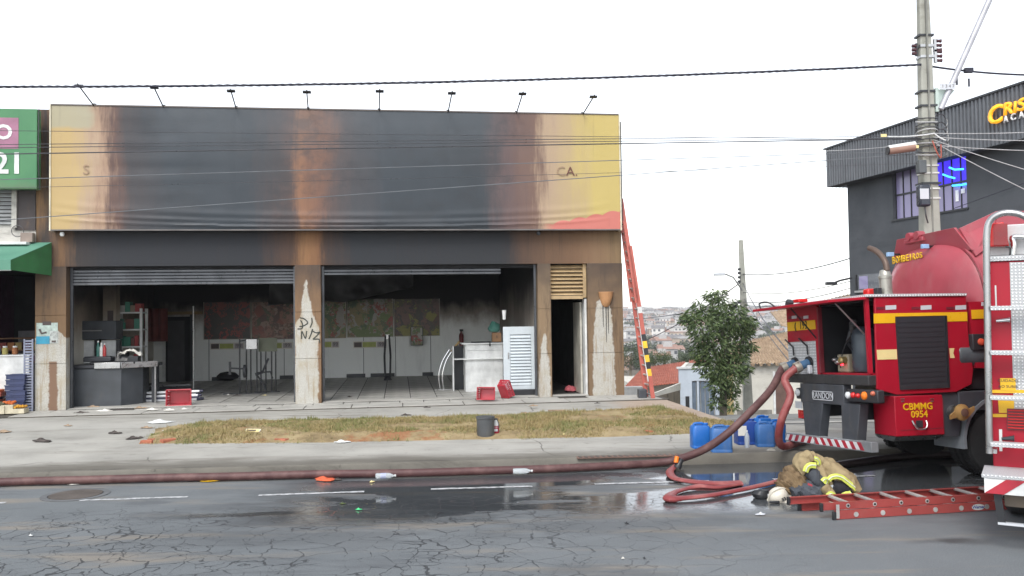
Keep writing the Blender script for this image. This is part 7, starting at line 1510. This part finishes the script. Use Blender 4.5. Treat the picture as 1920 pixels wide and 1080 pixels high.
x_, z_ = la(1823, 948); lab = MB().lathe([(.0, 0), (.075, 0), (.075, .002), (0, .002)], 24, T(1.62, -.001, .046) @ Matrix.Rotation(math.pi/2, 4, 'X'), sx=1.0, sy=.42).build('oval_label', M_white, ld); text('letters', 'Werner', paint('label_blue', (.02, .05, .25), .4), lab, T(1.62, -.0045, .046) @ TXZ, .045, .0006, shear=.2, bold=.001)
# ================================================================ ladder leaning on the shop's right side
def wl(px, py, D): return dep(px, py, D)
A0, A1, B0_, B1_ = wl(1226, 757, 18.75), wl(1168, 372, 19.55), wl(1213, 753, 19.12), wl(1163, 372, 19.95)
lean_l = thing('extension_ladder', 'tall red ladder with yellow and black tape leaning on the burnt shop', 'ladder', T(*A0)); LO = A0
def LP(side, t): a, b = ((A0, A1), (B0_, B1_))[side]; return a + (b - a) * t - LO
def lrail(side, t0, t1, mat, off=Vector((0,0,0)), w=.035, d=.012, nm='rail'):
    p, q = LP(side, t0) + off, LP(side, t1) + off; ax = (q - p).normalized(); sd = (LP(1, .5) - LP(0, .5)).normalized(); nm_ = ax.cross(sd).normalized()
    c = [nm_ * w + sd * d, nm_ * w - sd * d, -nm_ * w - sd * d, -nm_ * w + sd * d]; return MB().hexa([p + v for v in c], [q + v for v in c]).build(nm, mat, lean_l)
M_ladl = paint('weathered_ladder_red', (.4, .1, .075), .5, var=.15)
for s_ in (0, 1): lrail(s_, 0, .76, M_ladl, w=.046, d=.014)
axn = (LP(0, 1) - LP(0, 0)).normalized().cross((LP(1, .5) - LP(0, .5)).normalized())  .normalized() * .04
if axn.x > 0: axn = -axn
for s_ in (0, 1): lrail(s_, .48, 1.0, M_ladl, axn, w=.042, d=.014)
M_tapey, M_tapek = paint('tape_yellow', (.75, .45, .03), .5), M_black
for k in range(6): lrail(0, .13 + k * .033, .13 + (k + 1) * .033, M_tapey if k % 2 == 0 else M_tapek, w=.0475, d=.0155, nm='tape_band')
lrail(0, .43, .46, M_white, w=.0473, d=.0153, nm='tape_band')
for k in range(17):
    t = .04 + k * .045
    MB().tube([LP(0, t) , LP(1, t)], .02, 8).build('rung', M_alu, lean_l)
for k in range(11):
    t = .5 + k * .046; MB().tube([LP(0, t) + axn, LP(1, t) + axn], .02, 8).build('rung', M_alu, lean_l)
for t in (.49, .72): MB().tube([LP(0, t) + axn * -.2, LP(1, t) + axn * -.2], .035, 8).build('guide_bracket', M_alu, lean_l)
MB().tube([LP(0, .1) + Vector((-.06, -.05, .02)), (LP(0, .45) + LP(1, .45)) / 2, LP(0, .74)], .012, 5).build('rope', M_white, lean_l)
q = thing('ladder_block', 'grey block at the foot of the leaning ladder', 'block', T(*(dep(1206, 755, 18.9)))); boxo('body', M_chas, q, -.1, .08, -.06, .2, -.05, .3, .02)
p = dep(1230, 762, 18.2); q = thing('stone_block', 'low brown stone at the end of the pavement below the leaning ladder', 'stone', T(p.x, p.y, p.z - .06)); boxo('body', M_tan, q, -.35, .1, -.1, .18, -.12, .09, .03)
# ================================================================ blue jerrycans
M_jblue = paint('jerrycan_blue', (.012, .12, .42), .35, var=.08, dirt=(.06, .16, .34), dirt_amt=.4); M_jdark = paint('jerrycan_navy', (.012, .05, .24), .4, var=.1, dirt=(.05, .1, .2), dirt_amt=.4); M_jgrey = paint('jerrycan_dull_blue', (.03, .12, .33), .5, var=.1, dirt=(.2, .22, .25), dirt_amt=.45)
def rr_ring(hx, hy, r, z, n=5):
    R = []
    for (cx, cy, a0) in ((hx - r, hy - r, 0), (-hx + r, hy - r, 90), (-hx + r, -hy + r, 180), (hx - r, -hy + r, 270)):
        for k in range(n + 1): a = math.radians(a0 + 90 * k / n); R.append((cx + r * math.cos(a), cy + r * math.sin(a), z))
    return R
def jerry(lb, px, py, hpx, wpx, mat, rz, capc=True, y_pull=0):
    p = walk(px, py); D = p.y; H = hpx * D / FPX; W = wpx * D / FPX / 2; q = thing('jerrycan', lb, 'jerrycan', T(p.x, p.y + W * .9, p.z) @ Matrix.Rotation(rz, 4, 'Z'), 'blue plastic jerrycans on the pavement corner')
    hx, hy = W * .93, W * .8; m = MB(); prof = [(.92, 0), (1, .02), (1, .12), (.985, .135), (1, .15), (1, .8), (.985, .81), (.97, .86), (.86, .93), (.5, .955)]
    rs = [rr_ring(hx * s_, hy * s_, .045 * s_, z_ * H) for s_, z_ in prof]; n = len(rs[0]); vs = [v for r_ in rs for v in r_]
    m.add(vs, [(i*n+k, i*n+(k+1)%n, (i+1)*n+(k+1)%n, (i+1)*n+k) for i in range(len(rs)-1) for k in range(n)] + [tuple(reversed(range(n))), tuple(range((len(rs)-1)*n, len(rs)*n))]); m.build('body', mat, q, smooth=True)
    MB().tube(smoothpts([(-hx * .7, 0, H * .9), (-hx * .62, 0, H * 1.0), (0, 0, H * 1.02), (hx * .3, 0, H * 1.0), (hx * .36, 0, H * .92)], 4), .02, 8).build('handle', mat, q, smooth=True)
    MB().lathe([(.03, H * .9), (.03, H * .97)], 14, T(hx * .64, 0, 0)).build('neck', mat, q); MB().lathe([(.036, H * .965), (.036, H * 1.02), (.03, H * 1.03)], 14, T(hx * .64, 0, 0)).build('cap', mat if capc else M_black, q, smooth=True); return q, H, hx, hy
jerry('bright blue jerrycan farthest left, standing upright on the pavement corner', 1317, 842, 45, 37, M_jblue, .05)
jerry('dull blue jerrycan under the rising maroon hose, nearest the kerb', 1357, 850, 48, 42, M_jgrey, -.1)
q, H, hx, hy = jerry('navy blue jerrycan with a white label, behind the clear bottle', 1404, 835, 46, 42, M_jdark, .05)
boxo('label', M_paper, q, -hx - .0, -hx * .2, -hy - .004, -hy + .02, H * .38, H * .78, .004)
jerry('dull blue jerrycan in front of the small cluster of three', 1439, 839, 44, 36, M_jgrey, -.05)
jerry('blue jerrycan right of the cluster, partly behind the hanging red hose', 1462, 834, 43, 30, M_jblue, .1); jerry('blue jerrycan at the back of the cluster behind the dull blue one', 1434, 823, 40, 32, M_jblue, .3)
M_pet = Gr('clear_plastic', .1); M_pet.color((.75, .8, .82)); M_pet.set('Transmission Weight', .6); M_pet.set('IOR', 1.2); M_pet = M_pet.mat
def bottle(lb, M, s=1, lab=True, grp='plastic water bottles'):
    q = thing('water_bottle', lb, 'bottle', M, grp); MB().lathe([(.03, 0), (.036, .01), (.036, .15), (.034, .17), (.012, .22), (.012, .235)], 16).build('body', M_pet, q, smooth=True); MB().lathe([(.015, .232), (.015, .25)], 12).build('cap', M_white, q)
    if lab: MB().lathe([(.0368, .06), (.0368, .13)], 16).build('label', paint('bottle_label', (.35, .38, .5), .5) if 'bottle_label' not in bpy.data.materials else bpy.data.materials['bottle_label'], q, smooth=True)
p = walk(1401, 839); bottle('clear bottle standing before the navy jerrycan on the pavement', T(p.x, p.y, p.z), lab=False)
for px, py, lb in ((705, 893, 'clear bottle with a bluish label lying on the hose below the middle pillar'), (962, 884, 'clear bottle lying on the hose below the dark bin')):
    p = gnd(px, py, .14); bottle(lb, T(p.x, p.y - .02, .145) @ Matrix.Rotation(ROAD_YAW, 4, 'Z') @ Matrix.Rotation(math.pi/2, 4, 'Y'), lab=px < 800)
# ================================================================ dark bin and the red bottle on the verge
p = walk(910, 822); q = thing('dark_bin', 'dark grey cylindrical bin standing on the dry verge', 'bin', T(p.x, p.y + .14, p.z)); M_bin = paint('bin_grey', (.075, .08, .085), .5, dirt=(.13, .13, .12), dirt_amt=.4)
MB().lathe([(.135, 0), (.14, .01), (.142, .29), (.15, .3), (.15, .335), (.138, .335), (.13, .05), (0, .05)], 28).build('body', M_bin, q, smooth=True)
for z_ in (.305, .325): MB().lathe([(.1505, z_), (.154, z_ + .004), (.1505, z_ + .008)], 28).build('rim', M_bin, q, smooth=True)
p = walk(930, 818); q = thing('red_canister', 'small red canister with a white top and hose beside the dark bin', 'canister', T(p.x, p.y + .05, p.z)); 
MB().lathe([(.045, 0), (.052, .01), (.052, .16), (.04, .185), (.0, .19)], 16).build('body', paint('canister_red', (.3, .015, .04), .35), q, smooth=True); MB().lathe([(.0505, .14), (.053, .145), (.042, .2), (.03, .235), (.025, .26), (0, .26)], 16).build('top', M_white, q, smooth=True); boxo('valve', M_black, q, -.045, .03, -.02, .02, .255, .285, .006); boxo('label', M_refl, q, -.035, .03, -.056, -.05, .08, .12); MB().tube([(.02, -.02, .27), (.048, -.03, .2), (.05, -.03, .12)], .006, 6).build('hose', M_black, q)
# ================================================================ turnout gear heaped on the road
GD = 9.72
M_coat = Gr('tan_turnout_cloth', .9, 0, .15); g = M_coat; g.color(g.mix(g.smooth(g.noise(9, 5, .65), .45, .75), (.3, .235, .135), (.17, .125, .075))); g.bump(g.noise(18, 4), .5, .012); M_coat = g.mat
M_coatd = Gr('smoky_tan_cloth', .9, 0, .15); g = M_coatd; g.color(g.mix(g.smooth(g.noise(8, 5, .65), .4, .7), (.2, .14, .08), (.1, .07, .045))); g.bump(g.noise(18, 4), .5, .012); M_coatd = g.mat
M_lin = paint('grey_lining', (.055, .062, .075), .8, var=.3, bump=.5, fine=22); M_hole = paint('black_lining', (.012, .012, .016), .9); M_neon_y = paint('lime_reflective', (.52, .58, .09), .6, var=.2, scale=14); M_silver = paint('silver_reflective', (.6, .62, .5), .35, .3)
def gp_(px, py, D=GD): return dep(px, py, D)
GO = gp_(1540, 930); GO.z = 0
def cloth_body(name, mat, par, secs, n=18, wob=.03, seed=0, solid=0, cap=True):
    # secs: (px, py, D, half width across sight line, half height) stations along the garment
    m = MB(); cs = [(dep(px, py, D) - GO, a, b) for px, py, D, a, b in secs]; C_ = [c for c, a, b in cs]
    n = 44; pts = smoothpts(C_, 9); L = len(pts); vs = []
    for i, p in enumerate(pts):
        f = i / (L - 1) * (len(cs) - 1); k = min(int(f), len(cs) - 2); t = f - k; a = cs[k][1] * (1 - t) + cs[k+1][1] * t; b = cs[k][2] * (1 - t) + cs[k+1][2] * t
        tg = (pts[min(i+1, L-1)] - pts[max(i-1, 0)]).normalized(); sd = Vector((0, 1, 0)); sd = (sd - tg * sd.dot(tg)).normalized(); nn = tg.cross(sd).normalized()
        for j in range(n):
            an = 2 * math.pi * j / n; ca, sa = math.cos(an), math.sin(an); v = p + sd * (a * math.copysign(abs(ca) ** .8, ca)) + nn * (b * math.copysign(abs(sa) ** .8, sa))
            fr = i / (L - 1) * 3.2 + seed; w1 = 1 - 2.4 * abs(mn.noise(Vector((v.x * 9 + seed, v.y * 5, v.z * 9 + fr)))); w2 = 1 - 2.4 * abs(mn.noise(Vector((v.x * 19, v.y * 12 + seed, v.z * 21 + fr * 2))))
            v += (v - p).normalized() * wob * (mn.noise(v * 6 + Vector((seed, 0, 0))) * 1.1 + .75 * w1 + .42 * w2)
            v.z = max(v.z, .006); vs.append(v)
    m.add(vs, [(i*n+k, i*n+(k+1)%n, (i+1)*n+(k+1)%n, (i+1)*n+k) for i in range(L-1) for k in range(n)] + ([tuple(reversed(range(n))), tuple(range((L-1)*n, L*n))] if cap else []))
    return m.build(name, mat, par, smooth='s', solid=solid)
coat = thing('turnout_coat', 'tan firefighter coat with lime bands draped over a heap on the wet road', 'coat', T(GO.x, GO.y, 0))
cloth_body('back', M_coat, coat, [(1521, 862, 9.75, .10, .045), (1535, 868, 9.75, .17, .07), (1552, 879, 9.72, .22, .09), (1572, 893, 9.68, .25, .095), (1590, 909, 9.64, .26, .085), (1606, 924, 9.6, .25, .05)], wob=.034, seed=1)
cloth_body('sleeve', M_coat, coat, [(1524, 858, 9.74, .07, .05), (1512, 858, 9.7, .085, .06), (1505, 868, 9.66, .08, .06), (1508, 878, 9.6, .075, .06), (1515, 884, 9.56, .07, .055)], wob=.034, seed=2)
cloth_body('sleeve_lining', M_lin, coat, [(1517, 883, 9.555, .066, .055), (1527, 893, 9.54, .072, .06), (1537, 903, 9.52, .075, .062), (1546, 913, 9.5, .07, .055)], wob=.02, seed=3)
cloth_body('inner_sleeve', M_coat, coat, [(1531, 866, 9.6, .05, .03), (1538, 884, 9.56, .07, .04), (1545, 900, 9.52, .07, .04), (1552, 912, 9.5, .06, .05)], wob=.02, seed=4)
cloth_body('front_panel', M_coat, coat, [(1546, 912, 9.45, .06, .04), (1554, 922, 9.42, .075, .045), (1560, 931, 9.4, .08, .05), (1566, 938, 9.4, .08, .05)], wob=.02, seed=5)
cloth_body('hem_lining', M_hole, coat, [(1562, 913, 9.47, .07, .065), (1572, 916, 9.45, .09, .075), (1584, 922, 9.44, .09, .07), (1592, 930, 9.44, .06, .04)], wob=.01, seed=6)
cloth_body('front_panel', M_coat, coat, [(1575, 934, 9.34, .05, .03), (1586, 930, 9.35, .06, .035), (1598, 932, 9.38, .08, .03), (1610, 935, 9.4, .06, .015)], wob=.02, seed=7)
def band(pts, D, r, par, lb='reflective_band', asp=.2):
    P_ = [p + Vector((0, 0, .006 * mn.noise(p * 22))) for p in smoothpts([dep(px, py, D) - GO for px, py in pts], 5)]; r *= .84; MB().tube(P_, r, 8, flat=asp, upv=(0, -1, .35)).build(lb, M_neon_y, par, smooth=True); MB().tube([p + Vector((0, -.012, .004)) for p in P_], r * .22, 6, flat=.4, upv=(0, -1, .35)).build('silver_strip', M_silver, par, smooth=True)
band([(1510, 885), (1513, 877), (1520, 872), (1530, 873)], 9.46, .038, coat); band([(1527, 860), (1532, 861), (1536, 867), (1534, 872)], 9.5, .03, coat)
band([(1553, 900), (1561, 894), (1571, 893), (1582, 898), (1594, 907), (1606, 917)], 9.36, .034, coat); band([(1542, 903), (1546, 899), (1551, 900), (1549, 908)], 9.4, .032, coat)
band([(1551, 930), (1558, 926), (1566, 931)], 9.31, .034, coat); band([(1576, 934), (1584, 928), (1596, 925)], 9.29, .034, coat)
band([(1538, 862), (1555, 871), (1572, 884), (1586, 897)], 9.83, .012, coat, 'piping')
c2 = thing('turnout_coat', 'darker smoke-stained coat folded under the other, next to the helmet', 'coat', T(GO.x, GO.y, 0))
cloth_body('body', M_coatd, c2, [(1466, 918, 9.66, .06, .04), (1474, 910, 9.68, .11, .08), (1488, 902, 9.7, .14, .11), (1503, 893, 9.72, .15, .12), (1514, 896, 9.72, .12, .1)], wob=.05, seed=8)
cloth_body('lower_fold', M_lin, c2, [(1484, 930, 9.6, .08, .06), (1500, 922, 9.62, .14, .09), (1522, 920, 9.62, .16, .11), (1545, 926, 9.6, .14, .09), (1556, 934, 9.55, .08, .04)], wob=.04, seed=9)
cloth_body('collar', paint('orange_flap', (.5, .2, .06), .8), c2, [(1473, 900, 9.68, .03, .012), (1482, 897, 9.7, .04, .015), (1490, 893, 9.72, .03, .012)], wob=.01, seed=10)
cloth_body('strap', paint('red_strap', (.3, .03, .04), .6), c2, [(1514, 908, 9.5, .02, .012), (1524, 911, 9.49, .02, .014), (1532, 914, 9.48, .02, .01)], wob=.004, seed=11)
# helmet
hp_ = dep(1459, 913, 9.62); he = thing('fire_helmet', 'cream white fire helmet resting on the wet road against the heaped coats', 'helmet', T(hp_.x, hp_.y, .0)); M_helm = paint('helmet_cream', (.58, .54, .46), .35, var=.15, dirt=(.2, .17, .13), dirt_amt=.5)
HM = T(0, 0, .055) @ Matrix.Rotation(math.radians(-24), 4, 'Y') @ Matrix.Rotation(math.radians(28), 4, 'X')
MB().lathe([(.095, -.03), (.1, .0), (.094, .035), (.078, .07), (.05, .092), (.0, .1)], 22, HM, sx=1.15).build('shell', M_helm, he, smooth=True); MB().lathe([(.09, -.035), (.118, -.04), (.122, -.034), (.096, -.01)], 22, HM, sx=1.15).build('brim', M_helm, he, smooth=True)
MB().tube([HM @ Vector((.113 * math.cos(a), .0, .008 + .102 * math.sin(a))) for a in [i * math.pi / 10 for i in range(11)]], .012, 8).build('ridge', M_helm, he, smooth=True)
text('numerals', '33', M_dark, he, HM @ T(.02, -.116, .045) @ Matrix.Rotation(math.radians(70), 4, 'X'), .05, .003, bold=.002); boxo('visor_band', M_black, he, -.13, -.02, -.12, -.09, .004, .03, .008)
# black mask and gloves, air bottle
p = gnd(1428, 934); gl = thing('face_mask', 'black breathing mask lying on the wet road before the helmet', 'mask', T(p.x, p.y, 0)); m = MB(); m.lathe([(.03, 0), (.075, .01), (.085, .05), (.06, .09), (.02, .1)], 14, sx=1.2); m.v = [tuple(Vector(v) * (1 + .18 * mn.noise(Vector(v) * 14))) for v in m.v]; m.build('shell', M_black, gl, smooth=True); MB().tube(smoothpts([(-.08, -.01, .03), (-.11, .02, .05), (-.06, .05, .07), (.02, .06, .06)], 4), .012, 6).build('strap', M_black, gl); boxo('visor', M_clear, gl, .05, .085, -.08, -.05, .02, .06, .008)
p = gnd(1446, 932); gl = thing('work_glove', 'black glove lying between the breathing mask and the helmet', 'glove', T(p.x, p.y, .008) @ Matrix.Rotation(.5, 4, 'Z'))
MB().lathe([(.02, -.02), (.05, -.008), (.05, .012), (.025, .024)], 14, T(0, 0, .016), sx=1.35, sy=.95).build('palm', M_black, gl, smooth=True)
for k, (dy, L_, b_) in enumerate(((-.036, .075, .02), (-.013, .092, .026), (.011, .087, .022), (.034, .066, .016))): MB().tube(smoothpts([(-.045, dy, .018), (-.045 - L_ * .5, dy * 1.15, .018 + b_), (-.045 - L_, dy * 1.25, .014)], 3), .0125, 8).build('finger', M_black, gl, smooth=True)
MB().tube(smoothpts([(.01, -.045, .016), (-.02, -.075, .022), (-.055, -.085, .018)], 3), .014, 8).build('thumb', M_black, gl, smooth=True); MB().tube([(.05, 0, .018), (.11, 0, .024)], [.04, .048], 12, flat=.6).build('cuff', M_dark, gl, smooth=True)
p = gnd(1462, 929); gl = thing('strap_bundle', 'dark strap bundle with a pale buckle under the helmet brim', 'strap', T(p.x, p.y, 0)); MB().tube(smoothpts([(-.08, -.02, .02), (-.02, .02, .06), (.05, -.01, .07), (.09, .02, .03)], 4), .02, 8, flat=.5).build('webbing', M_black, gl, smooth=True); boxo('buckle', M_refl, gl, -.01, .03, -.05, -.03, .05, .075, .004)
a_, b_ = dep(1497, 885, 9.86), dep(1499, 861, 9.86); q = thing('air_bottle', 'slim teal bottle with a white cap standing behind the coat heap', 'bottle', T(a_.x, a_.y, 0)); MB().lathe([(.02, .28), (.026, .3), (.026, .42), (.012, .44)], 12).build('body', paint('teal_bottle', (.08, .3, .22), .35), q, smooth=True) if 0 else MB().lathe([(.024, .0), (.026, .02), (.026, b_.z - .05), (.014, b_.z - .03)], 12).build('body', paint('teal_bottle', (.08, .3, .22), .35), q, smooth=True); MB().lathe([(.017, b_.z - .035), (.017, b_.z)], 10).build('cap', M_white, q)
# kerb-side clutter
p = gnd(1451, 866); q = thing('round_plate', 'round grey disc leaning on the kerb behind the coat heap', 'disc', T(p.x, p.y + .1, .0)); MB().lathe([(.0, -.012), (.085, -.012), (.09, 0), (.085, .012), (0, .012)], 22, T(0, 0, .085) @ Matrix.Rotation(math.radians(72), 4, 'X')).build('disc', M_conc, q, smooth=True)
# ================================================================ litter
M_neonrag = paint('orange_rag', (.55, .1, .04), .8); M_green = paint('green_cap', (.06, .55, .2), .4)
def rscrap(px, py, lb, mat, sz, cat='litter', nm='litter_scrap', z=None):
    p = gnd(px, py) if z is None else walk(px, py); k = (px * 7 + py) % 13; m = crumple(sz, k * .7)
    zz = 0 if z is None else p.z; o = m.build(nm, mat, None, solid=.005); tag(o, lb, cat); o.location = (p.x, p.y, zz + .003); o.rotation_euler = (0, 0, (k - 6) * .12); return o
rscrap(98, 906, 'crumpled white plastic bag at the foot of the hose, far left', M_white, .34); rscrap(150, 907, 'string of white shreds on the road right of the crumpled bag', M_paper, .4); rscrap(392, 902, 'yellow plastic strip beside the hose', M_yel, .36); rscrap(358, 903, 'small white scrap left of the yellow strip', M_white, .1)
rscrap(607, 901, 'orange red rag lying on the road by the hose', M_neonrag, .34, 'rag', 'rag'); rscrap(632, 901, 'thin dark stick end beside the orange rag', M_char, .14); rscrap(697, 905, 'yellow white scrap on the road below the labelled bottle', M_pale, .08); rscrap(672, 957, 'bright green cap lying in the dark wheel track', M_green, .07, 'cap', 'litter_scrap'); rscrap(642, 946, 'faint green scrap just above the green cap', M_leafb, .07)
rscrap(57, 1006, 'tiny white scrap on the cracked asphalt, far left', M_white, .05); rscrap(1427, 966, 'black and white scrap on the road left of the lying ladder', M_refl, .12); rscrap(1155, 877, 'white crumb beside the hose left of the red hose loop', M_white, .07); rscrap(1208, 1049, 'small black pebble alone on the open asphalt', M_black, .03); rscrap(1168, 1049, 'pale crumb on the open asphalt', M_paper, .03); rscrap(1175, 983, 'dark crumb on the cracked asphalt below the puddle', M_black, .05)
rscrap(985, 783, 'torn white and grey paper on the verge right of the bin', M_paper, .4, z=1); rscrap(998, 790, 'pale torn strip curling on the verge', M_white, .28, z=1); rscrap(985, 776, 'brown cardboard scrap at the upper edge of the verge', M_tan, .2, z=1); rscrap(1058, 817, 'yellow white crumbs at the lower edge of the verge', M_pale, .16, z=1); rscrap(1326, 790, 'dark charred wood bits on the verge near the jerrycans', M_char, .35, z=1)
rscrap(322, 811, 'bright white paper cup scrap on the left end of the verge', M_white, .12, z=1); rscrap(306, 809, 'small white crumb left of the white scrap on the verge', M_white, .06, z=1); rscrap(8, 811, 'yellowish board scrap on the pavement, far left', M_tan, .3, z=1); rscrap(215, 813, 'black charred scraps on the pavement left of the verge', M_char, .32, z=1); rscrap(250, 823, 'dark charred heap at the left tip of the verge', M_char, .3, z=1); rscrap(276, 803, 'brown lump of rubble at the upper left tip of the verge', M_tan, .22, z=1); rscrap(128, 799, 'brown scrap on the pavement below the left pillar', M_tan, .16, z=1); rscrap(75, 828, 'dark streak of ash on the pavement, far left', M_char, .4, z=1); rscrap(300, 793, 'thin white stick along the upper edge of the verge', M_white, .5, z=1); rscrap(640, 830, 'white paper strips below the verge', M_white, .25, z=1); rscrap(1180, 811, 'thin red plate shard on the bare red soil', M_brick, .22, z=1)
p = walk(465, 820); q = thing('fallen_placard', 'pale yellow placard fallen on the edge of the verge', 'placard', T(p.x, p.y + .1, p.z + .02) @ Matrix.Rotation(-.15, 4, 'Z') @ Matrix.Rotation(math.radians(26), 4, 'X')); boxo('board', M_paper, q, -.13, .13, -.17, .17, .0, .012); boxo('print', M_pale, q, -.12, .12, .03, .16, .0125, .0145); boxo('print', M_drk, q, -.1, .06, .1, .14, .015, .0165)
# brick lumps
bm_ = None
for k, (px, py, s_) in enumerate(((276, 831, 1.0), (315, 829, 1.1), (518, 826, .7), (531, 827, .8), (284, 826, .6), (1190, 812, .7), (1215, 812, .9), (1170, 815, .5))):
    p = walk(px, py); m = MB(); m.box(-.1, .1, -.05, .05, -.01, .05); m.v = [tuple(Vector(v) + Vector((mn.noise(Vector(v) * 9 + Vector((k, 0, 0))), mn.noise(Vector(v) * 9 + Vector((0, k, 5))), 0)) * .03) for v in m.v]
    lbs = ['broken brick at the lower left tip of the verge', 'larger broken brick right of the one at the verge tip', 'small brick chip right of the fallen placard', 'brick chip farther right of the placard', 'little brick chip above the first broken brick', 'brick chip on the bare red soil', 'brick shard at the right of the bare red soil', 'tiny brick chip left on the bare red soil']
    q = m.build('brick', M_brick, None, bevel=.01); tag(q, lbs[k], 'brick', 'broken bricks along the verge'); q.location = (p.x, p.y, p.z); q.rotation_euler = (0, 0, k * .9); q.scale = (s_, s_, s_)
# wooden lath and slab pieces on the verge
p = walk(1043, 776); q = thing('wood_lath', 'pale wooden lath lying at the top of the verge', 'lath', T(p.x, p.y, p.z + .05)); boxo('lath', M_tan, q, -.16, .16, -.02, .02, 0, .03, .004)
p = walk(1060, 857); g_ = thing('gutter_grate', 'dark rusty drain strip set in the pavement', 'drain', T(p.x + .9, p.y, p.z + .003) @ Matrix.Rotation(ROAD_YAW, 4, 'Z')); boxo('frame', paint('rust_strip', (.16, .1, .08), .9), g_, -.75, .75, -.07, .07, -.01, .004)
for k in range(18): boxo('bar', M_iron, g_, -.72 + k * .082, -.68 + k * .082, -.06, .06, .005, .009)

# ================================================================ the air
M_haze = bpy.data.materials.new('haze_air'); M_haze.use_nodes = True; _n = M_haze.node_tree; _n.nodes.clear()
_v = _n.nodes.new('ShaderNodeVolumePrincipled'); _v.inputs['Color'].default_value = (.93, .95, 1, 1); _v.inputs['Density'].default_value = .00034; _v.inputs['Anisotropy'].default_value = .2
_om = _n.nodes.new('ShaderNodeOutputMaterial'); _n.links.new(_v.outputs[0], _om.inputs['Volume'])
hz = MB().box(-2150, 2150, -75, 1560, -48, 14).build('haze', M_haze); tag(hz, kind='stuff')
